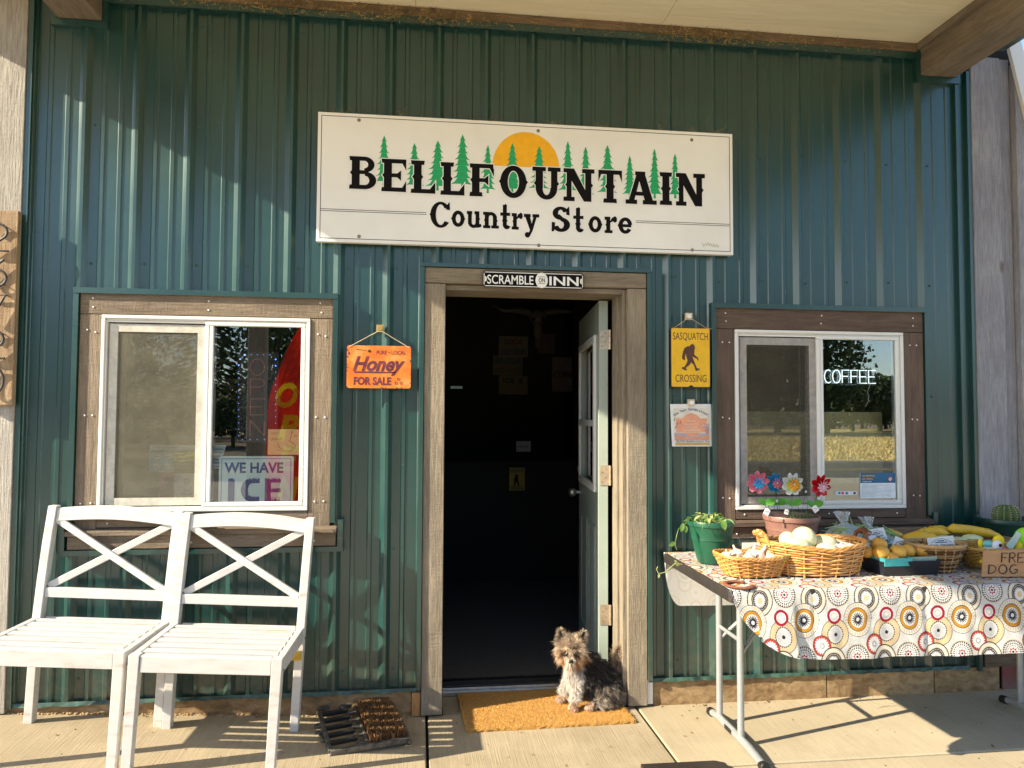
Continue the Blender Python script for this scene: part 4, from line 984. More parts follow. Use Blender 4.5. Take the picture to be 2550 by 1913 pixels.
b.build('honeycomb_print', MT['maroon'], hon)
b = MB()
for i in range(16):
    v = random.uniform(620, 1400); u = random.choice([180, 1375]); p = U(u, v); b.ball((p[0], -.0535, p[1]), random.uniform(.0015, .004), 6, 4, sc=(.7, .2, 1.3))
for i in range(8): p = U(random.uniform(250, 1350), random.choice([620, 1400])); b.ball((p[0], -.0535, p[1]), random.uniform(.0015, .004), 6, 4, sc=(1.6, .2, .6))
b.build('chipped_edge', MT['maroon'], hon)
k1 = P(940, 826, -.045); k2 = P(953, 826, -.045)
p = U(215, 640); q = U(1345, 640); twine([(p[0], -.054, p[1]), (k1.x, -.046, k1.z), (k2.x, -.046, k2.z), (q[0], -.054, q[1])], hon)

# sasquatch sign
def sq(zx, zy): p = P(1640+zx/4.484, 760+zy/4.484, -.050); return (p.x, p.z)
a = sq(138, 915); c = sq(575, 255); qx0, qx1, qz0, qz1 = a[0], c[0], sq(350, 920)[1], sq(350, 252)[1]
sas = thing('crossing_sign', 'yellow tin sasquatch crossing sign hanging right of the door', 'sign', ((qx0+qx1)/2, -.05, qz0))
MT['sasy'] = plain('yellow_tin', (0.86, 0.50, 0.008), 0.35, var=0.05); MT['brownink'] = plain('brown_ink', (0.10, 0.035, 0.022), 0.5)
tin(qx0, qx1, qz0, qz1, -.0495, .008).build('rusty_edge', MT['brownink'], sas)
tin(qx0+.0035, qx1-.0035, qz0+.0035, qz1-.0035, -.0505, .007).build('tin_plate', MT['sasy'], sas)
def US(u, v): return (qx0+(u-138)/437*(qx1-qx0), qz1-(v-252)/668*(qz1-qz0))
b = MB(); kk = (qx1-qx0)/437
p = US(163, 388); b.text('SASQUATCH', p[0], p[1], w=388*kk, h=82*kk, y=-.0511); p = US(188, 858); b.text('CROSSING', p[0], p[1], w=342*kk, h=82*kk, y=-.0511)
b.build('lettering', MT['brownink'], sas)
body = [(365,437),(385,435),(402,455),(405,490),(395,500),(400,520),(395,552),(420,572),(440,592),(443,610),(436,625),(428,600),(405,590),(375,575),(385,600),(398,635),(408,660),(422,700),(440,708),(460,708),(452,722),(425,735),(408,732),(402,700),(388,665),(362,640),(345,668),(318,690),(300,705),(318,722),(312,732),(275,722),(256,708),(262,695),(285,692),(310,655),(322,620),(312,585),(302,545),(292,590),(296,610),(284,618),(262,600),(262,575),(272,520),(290,480),(320,462),(350,458),(355,445)]
b = MB(); pts = [US(*p) for p in body]; n = len(pts)
b.poly(pts, -.0512)
b.build('walking_figure', MT['brownink'], sas)
b = MB(); p = US(360, 922); b.ball((p[0], -.050, p[1]), .013, 14, 8, sc=(1.1, .35, .9)); b.build('magnet', MT['black'], sas, smooth=True)
k1 = P(1712, 794, -.045); k2 = P(1721, 794, -.045); p = US(168, 262); q = US(548, 262)
twine([(p[0], -.052, p[1]), (k1.x, -.046, k1.z), (k2.x, -.046, k2.z), (q[0], -.052, q[1]), (q[0]+.018, -.052, q[1]+.001)], sas, .0013)

# paper flyer
def fy(zx, zy): p = P(1640+zx/4.484, 760+zy/4.484, -.030); return (p.x, p.z)
fc = [fy(150, 1578), fy(600, 1578), fy(584, 1105), fy(128, 1105)]
fly = thing('paper_flyer', 'white celebration flyer with orange plaque print under the yellow sign', 'poster', (fc[0][0]+.1, -.03, fc[0][1]))
def FQ(u, v):   # 0..1 across, 0..1 up
    a = Vector(fc[0]).lerp(Vector(fc[1]), u); c = Vector(fc[3]).lerp(Vector(fc[2]), u); q = a.lerp(c, v); return (q.x, q.y)
b = MB(); nn = 8
vs = []
for j in range(nn+1):
    for i in range(nn+1):
        q = FQ(i/nn, j/nn); vs.append((q[0], -.030-.004*math.sin(i/nn*3.1)*(.5+.5*j/nn)*0-.006*max(0, .3-j/nn)*(i/nn), q[1]))
b.add(vs, [(j*(nn+1)+i, j*(nn+1)+i+1, (j+1)*(nn+1)+i+1, (j+1)*(nn+1)+i) for j in range(nn) for i in range(nn)]); b.build('sheet', MT['white_print'], fly, solid=.0006)
def fpoly(bb, pts, y): bb.poly([FQ(*p) for p in pts], y)
b = MB(); fpoly(b, [(.08, .14), (.92, .14), (.92, .90), (.08, .90)], -.0325); b.build('printed_ground', col('flyer_cream', (0.76, 0.70, 0.58)), fly)
b = MB(); fpoly(b, [(.07, .14), (.93, .14), (.93, .30), (.07, .32)], -.0328); fpoly(b, [(.86, .3), (.93, .3), (.93, .56), (.86, .5)], -.0328); b.build('printed_band', col('flyer_violet', (0.50, 0.40, 0.45)), fly)
b = MB(); fpoly(b, [(.12, .33), (.32, .33), (.38, .26), (.50, .22), (.64, .26), (.70, .33), (.88, .33), (.88, .66), (.72, .66), (.64, .74), (.50, .79), (.36, .74), (.29, .66), (.12, .66)], -.0331); b.build('printed_plaque', col('flyer_orange', (0.80, 0.36, 0.22)), fly)
b = MB(); fpoly(b, [(.10, .16), (.92, .16), (.92, .26), (.5, .20), (.10, .26)], -.0333); b.build('printed_leaves', col('flyer_rust', (0.72, 0.32, 0.17)), fly)
b = MB(); fpoly(b, [(.08, .03), (.93, .03), (.93, .085), (.08, .085)], -.0333); b.build('printed_strip', col('flyer_ochre', (0.60, 0.36, 0.10)), fly)
b = MB(); s_ = 'One Year Celebration!'
for i, ch in enumerate(s_):
    if ch == ' ': continue
    t = i/(len(s_)-1); ang = R(128-76*t); cx, cy = .5, .25; q = FQ(cx+.56*math.cos(ang)*1.12, cy+.60*math.sin(ang))
    b.text(ch, q[0], q[1], h=.0125, y=-.0336, bold=.02, rot=ang-math.pi/2, align='C')
b.build('lettering', col('flyer_blue', (0.04, 0.10, 0.30)), fly)
b = MB()
for k, t in enumerate(['Saturday', 'September 21st', '12:00 - 4:00']):
    q = FQ(.50, .585-.075*k); b.text(t, q[0], q[1], h=.0085, y=-.0336, align='C')
for k, wd in enumerate((.40, .44, .36)): q = FQ(.5-wd/2, .40-.035*k); q2 = FQ(.5+wd/2, .40-.035*k); b.poly([(q[0], q[1]), (q2[0], q2[1]), (q2[0], q2[1]+.002), (q[0], q[1]+.002)], -.0336)
b.build('lettering', col('flyer_pale', (0.80, 0.72, 0.55)), fly)
b = MB(); q = FQ(.10, .10); b.text('26720 Bellfountain Rd', q[0], q[1], w=FQ(.92, 0)[0]-FQ(.10, 0)[0], h=.008, y=-.0336)
for u, v in ((.08, .62), (.15, .53), (.22, .55), (.10, .44)):
    q = FQ(u, v); b.ball((q[0], -.0336, q[1]), .003, 8, 4, sc=(1, .1, .8)); b.tube([(q[0]+.0028, -.0337, q[1]), (q[0]+.0028, -.0337, q[1]+.014), (q[0]+.008, -.0337, q[1]+.011)], .0006, 4)
b.build('lettering', MT['ink'], fly)
b = MB(); q = FQ(.82, .50); b.ball((q[0], -.0337, q[1]), .010, 12, 6, sc=(1, .08, .9)); q = FQ(.87, .38); b.ball((q[0], -.0337, q[1]), .013, 12, 6, sc=(.75, .08, 1.3)); b.build('printed_owl', col('owl_mauve', (0.42, 0.27, 0.30)), fly)
b = MB(); q = FQ(.81, .50); b.ball((q[0]-.0035, -.0345, q[1]), .0032, 8, 4, sc=(1, .1, 1)); b.ball((q[0]+.0045, -.0345, q[1]), .0032, 8, 4, sc=(1, .1, 1)); b.build('printed_eyes', MT['white_print'], fly)

# ------------------------------------------------------------------ address board with wire digits
ax1 = P(40, 700, -.075).x; ad = thing('address_board', 'upright tan address board with bent wire digits on the left corner post', 'address sign', (ax1-.07, -.06, 1.43))
b = MB(); b.box(ax1-.145, ax1, -.075, -.050, 1.430, 2.283); b.build('board', MT['board_addr'], ad, bevel=.003)
b = MB(); b.box(ax1-.13, ax1-.02, -.050, -.041, 1.5, 1.54); b.box(ax1-.13, ax1-.02, -.050, -.041, 2.15, 2.19); b.build('spacer', MT['board_addr'], ad)
MT['wire'] = plain('dark_wire', (0.055, 0.055, 0.055), 0.6, 0.2)
for k, ch in enumerate('26720'):
    h = .118; zb = 2.283-.065-h-.156*k; b = MB()
    for s in ST[ch]: b.tube([(ax1-.118+p[0]*.135, -.094, zb+p[1]*h) for p in s], .0055, 8)
    for s in ST[ch][:1]: p = s[len(s)//2]; b.tube([(ax1-.118+p[0]*.135, -.094, zb+p[1]*h), (ax1-.118+p[0]*.135, -.072, zb+p[1]*h)], .0028, 6)
    b.build('digit', MT['wire'], ad, smooth=True)
# ------------------------------------------------------------------ things behind the window glass
def Lp(zx, zy, Y): p = P(100+zx/2.765, 700+zy/2.765, Y); return (p.x, p.z)
def Rp(zx, zy, Y): p = P(1650+zx/2.458, 700+zy/2.458, Y); return (p.x, p.z)
def glow(name, c, s):
    m, nt, b = nodes(name); b.inputs['Base Color'].default_value = (*c, 1); b.inputs['Emission Color'].default_value = (*c, 1); b.inputs['Emission Strength'].default_value = s; return m
MT['led_red'] = glow('red_led', (0.70, 0.20, 0.13), 0.38); MT['led_blue'] = glow('blue_led', (0.10, 0.22, 1.0), 2.2); MT['led_blue2'] = glow('dim_blue_led', (0.18, 0.32, 0.9), 0.8); MT['neon'] = glow('white_neon', (0.80, 0.93, 1.0), 0.85)
MT['navy'] = plain('navy_ink', (0.008, 0.055, 0.26), 0.4, var=0.1)
def Q4(f, x0, y0, x1, y1, Y): a = f(x0, y1, Y); c = f(x1, y0, Y); return (a[0], c[0], a[1], c[1])
Y = 0.10
q = Q4(Lp, 1352, 490, 1645, 1112, Y)
led = thing('led_open_sign', 'dark panel spelling OPEN downwards in red dots inside the left window', 'sign', ((q[0]+q[1])/2, Y, q[2]))
b = MB(); b.box(q[0], q[1], Y, Y+.02, q[2], q[3]); b.build('panel', MT['black'], led)
boxes_ = {'O': (1443, 537, 1546, 650), 'P': (1447, 676, 1545, 781), 'E': (1447, 812, 1545, 922), 'N': (1445, 958, 1545, 1064)}
b = MB()
for ch, (x0, y0, x1, y1) in boxes_.items():
    a = Q4(Lp, x0, y0, x1, y1, Y); mx = max(p[0] for s in ST[ch] for p in s)
    for s in ST[ch]:
        for d in dots([(a[0]+p[0]/mx*(a[1]-a[0]), a[2]+p[1]*(a[3]-a[2])) for p in s], .0098): b.ball((d[0], Y-.002, d[1]), .0016, 5, 4)
b.build('red_lights', MT['led_red'], led)
b = MB(); b2 = MB()
for zx, zy in [(1410+i*43, 508) for i in range(5)]+[(1368, 580+i*44) for i in range(12)]+[(1622, 540+i*44) for i in range(13)]+[(1395+i*50, 1092) for i in range(4)]:
    p = Lp(zx, zy, Y); (b if (zy < 600 and (zx < 1415 or zx > 1600)) else b2).ball((p[0], Y-.002, p[1]), .0030 if zy < 600 and (zx < 1415 or zx > 1600) else .0019, 6, 4)
p = Lp(1378, 538, Y); b.ball((p[0], Y-.002, p[1]), .0036, 6, 4)
b.build('blue_lights', MT['led_blue'], led); b2.build('blue_lights', MT['led_blue2'], led)
# ice sign
Y = -0.016; q = Q4(Lp, 1225, 1205, 1746, 1556, Y)
ice = thing('ice_sign', 'white we have ice sign with blue frosted letters in the left window', 'sign', ((q[0]+q[1])/2, Y, q[2]))
def tin2(q, y, r, th=.002):
    x0, x1, z0, z1 = q; pts = []
    for cx, cz, a0 in ((x1-r, z1-r, 0), (x0+r, z1-r, 90), (x0+r, z0+r, 180), (x1-r, z0+r, 270)):
        for i in range(5): pts.append((cx+r*math.cos(R(a0+i*22.5)), cz+r*math.sin(R(a0+i*22.5))))
    b = MB(); b.poly(pts, y, y+th); return b
MT['iceboard'] = glow('backlit_pale_plastic', (0.62, 0.80, 0.72), 0.0); MT['iceboard'] = plain('pale_plastic', (0.74, 0.90, 0.82), 0.4, var=0.05, scale=6)
tin2(q, Y, .008).build('board', MT['iceboard'], ice)
b = MB(); y = Y-.0008; g = .011; t = .0022
for r_ in ((q[0]+g, q[1]-g, q[3]-g-t, q[3]-g), (q[0]+g, q[0]+g+t, q[2], q[3]-g-t), (q[1]-g-t, q[1]-g, q[2], q[3]-g-t)): b.poly(rect(*r_), y)
a = Q4(Lp, 1268, 1247, 1675, 1320, Y); b.text('WE HAVE', a[0], a[2], w=a[1]-a[0], h=a[3]-a[2], y=y, bold=.03)
a = Q4(Lp, 1292, 1355, 1340, 1524, Y); b.poly(rect(*a), y)
a = Q4(Lp, 1380, 1355, 1512, 1522, Y); cx = a[1]; w_ = a[1]-a[0]; h_ = a[3]-a[2]
for pp in ringpiece(a[0]+w_*.62, a[2]+h_*.5, w_*.62, h_*.5, w_*.24, h_*.28, 75, 285, 14): b.poly(pp, y)
b.poly(rect(a[0]+w_*.62, a[1], a[3]-h_*.22, a[3]), y-.0001); b.poly(rect(a[0]+w_*.62, a[1], a[2], a[2]+h_*.22), y-.0001)
a = Q4(Lp, 1545, 1355, 1658, 1522, Y); w_ = a[1]-a[0]; h_ = a[3]-a[2]
b.poly(rect(a[0], a[0]+w_*.38, a[2], a[3]), y)
for f0, f1 in ((0, .2), (.4, .6), (.8, 1)): b.poly(rect(a[0]+w_*.38, a[1], a[2]+h_*f0, a[2]+h_*f1), y)
b.build('lettering', MT['navy'], ice)
b = MB()   # white icicles over the letters
for x0, x1, zt in [(1290, 1342, 1352), (1415, 1512, 1352), (1556, 1660, 1352), (1590, 1660, 1420), (1590, 1660, 1492), (1432, 1512, 1468)]:
    n = int((x1-x0)/11)
    for i in range(n):
        a0 = Lp(x0+(x1-x0)*i/n, zt, Y); a1 = Lp(x0+(x1-x0)*(i+1)/n, zt, Y); dz = random.uniform(.004, .013)
        b.poly([(a0[0], a0[1]+.001), (a1[0], a1[1]+.001), (a1[0]-.0006, a1[1]-.004), ((a0[0]+a1[0])/2, a0[1]-dz), (a0[0]+.0006, a0[1]-.004)], y-.0006)
b.build('icicle_print', MT['iceboard'], ice)
# worm drawing
Y = -0.0165; q = Q4(Lp, 1566, 1021, 1784, 1197, Y)
wm = thing('worm_note', 'hand drawn yellow live worms note standing above the ice sign', 'note', ((q[0]+q[1])/2, Y, q[2]))
b = MB(); b.box(q[0], q[1], Y, Y+.0012, q[2], q[3]); b.build('sheet', col('yellow_paper', (0.86, 0.76, 0.36)), wm)
b = MB(); y = Y-.0006
a = Lp(1590, 1058, Y); b.text('WE GOT', a[0], a[1], w=.034, h=.011, y=y, rot=.06); a = Lp(1590, 1098, Y); b.text('LIVE WORMS', a[0], a[1], w=.050, h=.011, y=y, rot=.06)
hook = [Lp(*p, Y) for p in [(1636, 1118), (1650, 1150), (1690, 1170), (1730, 1165), (1738, 1140)]]; b.tube([(p[0], y, p[1]) for p in hook], .0011, 4)
hook = [Lp(*p, Y) for p in [(1640, 1165), (1690, 1180), (1735, 1172), (1752, 1150), (1740, 1142), (1700, 1140)]]; b.tube([(p[0], y, p[1]) for p in hook], .0009, 4)
b.build('drawing', col('olive_marker', (0.25, 0.22, 0.03)), wm)
b = MB(); hook = [Lp(*p, Y) for p in [(1735, 1040), (1728, 1060), (1725, 1085), (1712, 1100), (1740, 1115), (1758, 1135), (1750, 1155)]]; b.tube([(p[0], y, p[1]) for p in hook], .0016, 5)
p = Lp(1735, 1040, Y); b.tube([(p[0]+.004*math.cos(i), y, p[1]+.004*math.sin(i)) for i in range(7)], .001, 4); p = Lp(1757, 1065, Y); b.tube([(p[0]+.006*math.cos(i), y, p[1]+.005*math.sin(i)) for i in range(7)], .001, 4)
b.build('drawing', col('red_marker', (0.75, 0.14, 0.06)), wm)
# tent card beside the ice sign
a = [Lp(*p, .06) for p in [(1188, 1300), (1232, 1290), (1282, 1130), (1192, 1130)]]
tc = thing('price_card', 'folded pale card leaning at the centre bar of the left window', 'card', (a[0][0], .06, a[0][1]))
b = MB(); b.poly(a, .06, .062); b.build('sheet', MT['iceboard'], tc)
b = MB()
for k in range(6): p = Lp(1196, 1160+24*k, .0592); p2 = Lp(1262-6*k, 1160+24*k, .0592); b.poly([(p[0], p[1]), (p2[0], p2[1]), (p2[0], p2[1]+.003), (p[0], p[1]+.003)], .0592)
b.build('lettering', MT['ink'], tc)
# nicotine poster, sticker
Y = 0.036
nic = thing('nicotine_poster', 'small nicotine poster with cans on blue and yellow behind the left screen', 'poster', (Lp(920, 1312, Y)[0], Y, Lp(920, 1312, Y)[1]))
for nm, x0, y0, x1, y1, c in (('warning_strip', 752, 1130, 1130, 1170, (0.80, 0.80, 0.74)), ('blue_field', 748, 1176, 919, 1312, (0.16, 0.50, 0.60)), ('yellow_field', 920, 1176, 1130, 1243, (0.80, 0.70, 0.05)), ('brown_field', 920, 1244, 1130, 1300, (0.10, 0.08, 0.06))):
    b = MB(); b.box(*Q4(Lp, x0, y0, x1, y1, Y)[:2], Y, Y+.001, *Q4(Lp, x0, y0, x1, y1, Y)[2:]); b.build(nm, col('poster_'+nm, c), nic)
b = MB(); b2 = MB(); y = Y-.0008
p = Lp(795, 1147, Y); b.text('WARNING: This product contains nicotine.', p[0], p[1], w=.095, h=.0045, y=y); p = Lp(820, 1164, Y); b.text('Nicotine is an addictive chemical.', p[0], p[1], w=.08, h=.0045, y=y)
p = Lp(930, 1206, Y); b.text('NICOTINE', p[0], p[1], w=.042, h=.0095, y=y, bold=.03); p = Lp(930, 1232, Y); b.text('ON DEMAND', p[0], p[1], w=.058, h=.0095, y=y, bold=.03)
b.build('lettering', MT['ink'], nic)
p = Lp(930, 1262, Y); b2.text('NICOTINE POUCHES', p[0], p[1], w=.045, h=.005, y=y, bold=.02)
for zx, zy in ((812, 1208), (880, 1208), (803, 1275), (873, 1275)):
    p = Lp(zx, zy, Y); b2.lathe([(.0125, 0), (.0125, .003), (.011, .0035)], 18); k = 54; b2.v[-k:] = [(p[0]+v[0], Y-v[2], p[1]+v[1]) for v in b2.v[-k:]]
b2.build('can_print', MT['white_print'], nic)
b = MB()
for zx, zy in ((812, 1208), (880, 1208), (803, 1275), (873, 1275)):
    p = Lp(zx, zy, Y); b.poly([(p[0]-.009, p[1]-.003), (p[0]+.009, p[1]-.001), (p[0]+.009, p[1]+.004), (p[0]-.009, p[1]+.002)], Y-.0042)
b.build('can_label', col('can_red', (0.55, 0.20, 0.16)), nic)
Y = 0.034
q = Q4(Lp, 920, 1322, 1140, 1500, Y)
gs = thing('review_sticker', 'white square sticker with multicoloured G at the foot of the left screen', 'sticker', ((q[0]+q[1])/2, Y, q[2]))
tin2(q, Y, .006, .001).build('sheet', MT['white_print'], gs)
c_ = Lp(1010, 1379, Y); rr = .0145
for a0, a1, cc, nm in ((45, 150, (0.75, 0.06, 0.04), 'red'), (150, 200, (0.85, 0.50, 0.01), 'yellow'), (200, 305, (0.05, 0.42, 0.10), 'green'), (305, 362, (0.05, 0.18, 0.75), 'blue')):
    b = MB()
    for pp in ringpiece(c_[0], c_[1], rr, rr, rr*.66, rr*.66, a0, a1, 10): b.poly(pp, Y-.0006)
    if nm == 'blue': b.poly(rect(c_[0], c_[0]+rr*.98, c_[1]-rr*.17, c_[1]+rr*.17), Y-.0007)
    b.build('letter_arc', col('arc_'+nm, cc), gs)
b = MB(); p = Lp(1010, 1446, Y); b.text('Follow us', p[0], p[1], h=.005, y=Y-.0006, align='C'); p = Lp(1010, 1472, Y); b.text('on Google', p[0], p[1], w=.046, h=.0085, y=Y-.0006, align='C'); b.build('lettering', MT['ink'], gs)
q = Q4(Lp, 815, 1315, 915, 1500, .08); pb = thing('purple_box', 'purple carton standing behind the left insect screen', 'box', ((q[0]+q[1])/2, .08, q[2]))
b = MB(); b.box(q[0], q[1], .08, .13, q[2], q[3]); b.build('carton', col('purple_card', (0.26, 0.05, 0.16)), pb, bevel=.002)
b = MB(); b.box(q[0]-.004, q[1]+.004, .078, .132, q[3]-.012, q[3]+.002); b.build('lid', col('purple_card_lid', (0.34, 0.08, 0.22)), pb, bevel=.002)

# coffee neon
Y = 0.055
q = Q4(Rp, 990, 548, 1303, 623, Y); cof = thing('coffee_neon_sign', 'glowing white neon coffee sign hanging in the right window', 'neon sign', ((q[0]+q[1])/2, Y, q[2]))
ss = strokes('COFFEE', q[0], q[2], q[3]-q[2], q[1]-q[0], gap=.16); b = MB()
for s in ss:
    b.tube([(p[0], Y, p[1]) for p in s], .0026, 8)
b.build('neon_tube', MT['neon'], cof, smooth=60)
b = MB(); b.box(q[0]-.01, q[1]+.01, Y+.010, Y+.013, q[2]-.012, q[3]+.012); b.build('backing', MT['glass'], cof)
cr = [Rp(*p, Y) for p in [(1275, 628), (1262, 655), (1255, 680), (1262, 705), (1258, 735), (1242, 770)]]; b = MB(); b.tube([(p[0], Y, p[1]) for p in cr], .0022, 6); b.build('cord', col('grey_cord', (0.55, 0.55, 0.50)), cof, smooth=True)
# no smoking notice
Y = -0.0262
q = Q4(Rp, 1210, 1174, 1424, 1330, Y); ns = thing('no_smoking_notice', 'blue and white no smoking notice in the lower corner of the right window', 'notice', ((q[0]+q[1])/2, Y, q[2]))
b = MB(); b.box(q[0], q[1], Y, Y+.0008, q[2], q[3]); b.build('sheet', col('pale_blue_paper', (0.80, 0.86, 0.90)), ns)
a = Q4(Rp, 1210, 1174, 1424, 1237, Y); b = MB(); b.poly(rect(*a), Y-.0006); b.build('header', col('notice_blue', (0.02, 0.13, 0.26)), ns)
b = MB(); y = Y-.0012; p = Rp(1222, 1198, Y); b.text('NO SMOKING', p[0], p[1], w=.066, h=.0085, y=y, bold=.03); p = Rp(1222, 1217, Y); b.text('OR VAPING', p[0], p[1], w=.056, h=.0085, y=y, bold=.03); b.build('lettering', col('notice_orange', (0.85, 0.42, 0.03)), ns)
b = MB(); p = Rp(1222, 1231, Y); b.text('WITHIN 10 FEET', p[0], p[1], w=.052, h=.005, y=y, bold=.03); p = Rp(1392, 1212, Y); b.ball((p[0], y, p[1]), .0105, 16, 6, sc=(1, .05, 1)); b.build('lettering', MT['white_print'], ns)
b = MB(); b.tube([(p[0]+.010*math.cos(R(20*i)), y-.001, p[1]+.010*math.sin(R(20*i))) for i in range(18)], .0013, 4, closed=True); b.tube([(p[0]-.007, y-.001, p[1]+.007), (p[0]+.007, y-.001, p[1]-.007)], .0012, 4); b.build('no_symbol', col('notice_red', (0.70, 0.05, 0.04)), ns)
b = MB()
for k in range(9):
    zy = 1250+8*k+(4 if k > 3 else 0); wd = random.choice([185, 170, 120, 90]); p = Rp(1219, zy, Y); p2 = Rp(1219+wd, zy, Y); b.poly([(p[0], p[1]), (p2[0], p2[1]), (p2[0], p2[1]+.0011), (p[0], p[1]+.0011)], Y-.0006)
p = Rp(1370, 1318, Y); b.text('Oregon', p[0], p[1], w=.024, h=.005, y=Y-.0006); b.build('small_print', col('notice_grey', (0.25, 0.28, 0.30)), ns)
q = Q4(Rp, 1058, 1286, 1190, 1311, Y); cs = thing('card_sticker', 'tiny white payment card sticker at the foot of the right window', 'sticker', ((q[0]+q[1])/2, Y, q[2]))
b = MB(); b.box(q[0], q[1], Y, Y+.0006, q[2], q[3]); b.build('sheet', MT['white_print'], cs)
for x0, c, nm in ((1075, (0.03, 0.2, 0.6), 'blue'), (1095, (0.65, 0.05, 0.03), 'red'), (1120, (0.05, 0.2, 0.45), 'navy'), (1168, (0.05, 0.05, 0.05), 'black')):
    a = Q4(Rp, x0, 1291, x0+14, 1305, Y); b = MB(); b.poly(rect(*a), Y-.0005); b.build('card_logo', col('logo_'+nm, c), cs)

# ------------------------------------------------------------------ things on the shop's far wall, colours darkened for the dim room
def inner(px0, py0, px1, py1, Y, name, label, cat, c, txt, tc_, lines=None):
    a = P(px0, py1, Y); d = P(px1, py0, Y)
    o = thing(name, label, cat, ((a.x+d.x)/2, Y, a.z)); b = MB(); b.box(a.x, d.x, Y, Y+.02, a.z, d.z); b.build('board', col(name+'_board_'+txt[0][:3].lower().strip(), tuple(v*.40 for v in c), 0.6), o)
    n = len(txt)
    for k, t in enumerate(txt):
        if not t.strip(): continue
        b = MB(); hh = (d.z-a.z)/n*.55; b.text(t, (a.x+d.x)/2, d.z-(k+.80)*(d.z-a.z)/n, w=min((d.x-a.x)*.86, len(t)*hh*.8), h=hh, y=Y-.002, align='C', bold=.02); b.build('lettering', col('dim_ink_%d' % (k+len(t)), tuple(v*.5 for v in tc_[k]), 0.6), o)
    return o
YI = 3.6
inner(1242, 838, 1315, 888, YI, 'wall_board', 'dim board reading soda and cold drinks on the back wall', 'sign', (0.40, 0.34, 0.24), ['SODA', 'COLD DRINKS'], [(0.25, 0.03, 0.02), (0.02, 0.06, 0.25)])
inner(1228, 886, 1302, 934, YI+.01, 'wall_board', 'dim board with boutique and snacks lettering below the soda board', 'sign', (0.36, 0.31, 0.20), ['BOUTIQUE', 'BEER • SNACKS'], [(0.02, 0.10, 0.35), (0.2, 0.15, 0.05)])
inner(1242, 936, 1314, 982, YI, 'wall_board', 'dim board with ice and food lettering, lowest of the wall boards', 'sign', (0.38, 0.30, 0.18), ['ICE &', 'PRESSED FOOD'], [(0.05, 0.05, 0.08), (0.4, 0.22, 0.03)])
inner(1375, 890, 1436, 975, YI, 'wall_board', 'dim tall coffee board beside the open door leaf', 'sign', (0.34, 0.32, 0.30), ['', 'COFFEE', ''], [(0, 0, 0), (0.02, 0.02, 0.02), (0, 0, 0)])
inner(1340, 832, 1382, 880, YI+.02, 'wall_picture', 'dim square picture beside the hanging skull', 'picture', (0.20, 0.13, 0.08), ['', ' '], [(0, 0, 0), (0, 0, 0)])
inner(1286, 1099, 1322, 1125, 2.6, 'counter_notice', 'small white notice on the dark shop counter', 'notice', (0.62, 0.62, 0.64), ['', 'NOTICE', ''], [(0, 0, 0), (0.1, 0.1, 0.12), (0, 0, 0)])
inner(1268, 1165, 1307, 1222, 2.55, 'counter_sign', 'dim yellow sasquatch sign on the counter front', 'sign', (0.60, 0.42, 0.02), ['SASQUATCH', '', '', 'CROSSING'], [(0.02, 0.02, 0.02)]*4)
b = MB(); p = P(1287, 1195, 2.54); b.ball((p.x, 2.545, p.z+.035), .010, 8, 6); b.ball((p.x-.004, 2.545, p.z+.005), .018, 8, 6, sc=(.8, .3, 1.4)); b.bar((p.x-.01, 2.545, p.z-.01), (p.x-.02, 2.545, p.z-.05), .01, .01); b.bar((p.x+.004, 2.545, p.z-.01), (p.x+.018, 2.545, p.z-.05), .01, .01)
b.build('walking_figure', MT['ink'], [o for o in bpy.data.objects if o.name.startswith('counter_sign')][0])
p = P(1338, 790, 3.4); sk_ = thing('cow_skull', 'pale cow skull with a long horn on the dim back wall', 'skull', (p.x, 3.4, p.z-.3))
b = MB(); ox = p.x; oz = p.z
b.ball((ox, 3.4, oz), .085, 14, 10, sc=(1.0, .6, .9)); b.ball((ox, 3.39, oz-.13), .06, 12, 8, sc=(.8, .55, 1.9)); b.ball((ox+.003, 3.38, oz-.25), .035, 10, 8, sc=(1, .6, 1.5)); b.build('skull', col('bone', (0.12, 0.105, 0.08)), sk_, smooth=True)
for s in (-1, 1):
    b = MB(); b.tube([(ox+s*.07, 3.4, oz+.04), (ox+s*.18, 3.4, oz+.06), (ox+s*.32, 3.4, oz+.055), (ox+s*.42, 3.4, oz+.10)], [.035, .028, .02, .004], 10); b.build('horn', MT['col_bone'] if 'col_bone' in MT else MT['bone'], sk_, smooth=True)
    b = MB(); b.ball((ox+s*.045, 3.345, oz-.03), .02, 8, 6); b.build('eye_socket', MT['black'], sk_)
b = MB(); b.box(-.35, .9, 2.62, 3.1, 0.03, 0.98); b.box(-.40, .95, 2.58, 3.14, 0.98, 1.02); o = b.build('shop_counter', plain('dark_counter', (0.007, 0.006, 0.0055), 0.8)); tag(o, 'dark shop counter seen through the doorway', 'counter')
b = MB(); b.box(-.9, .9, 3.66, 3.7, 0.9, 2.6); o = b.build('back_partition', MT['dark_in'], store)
b = MB(); a = P(1130, 965, 1.2); b.box(a.x-.02, a.x+.055, 1.2, 1.21, a.z-.008, a.z+.008); o = b.build('shelf_label', col('label_teal', (0.25, 0.40, 0.42))); tag(o, 'small pale blue strip label at the left inside the doorway', 'label')

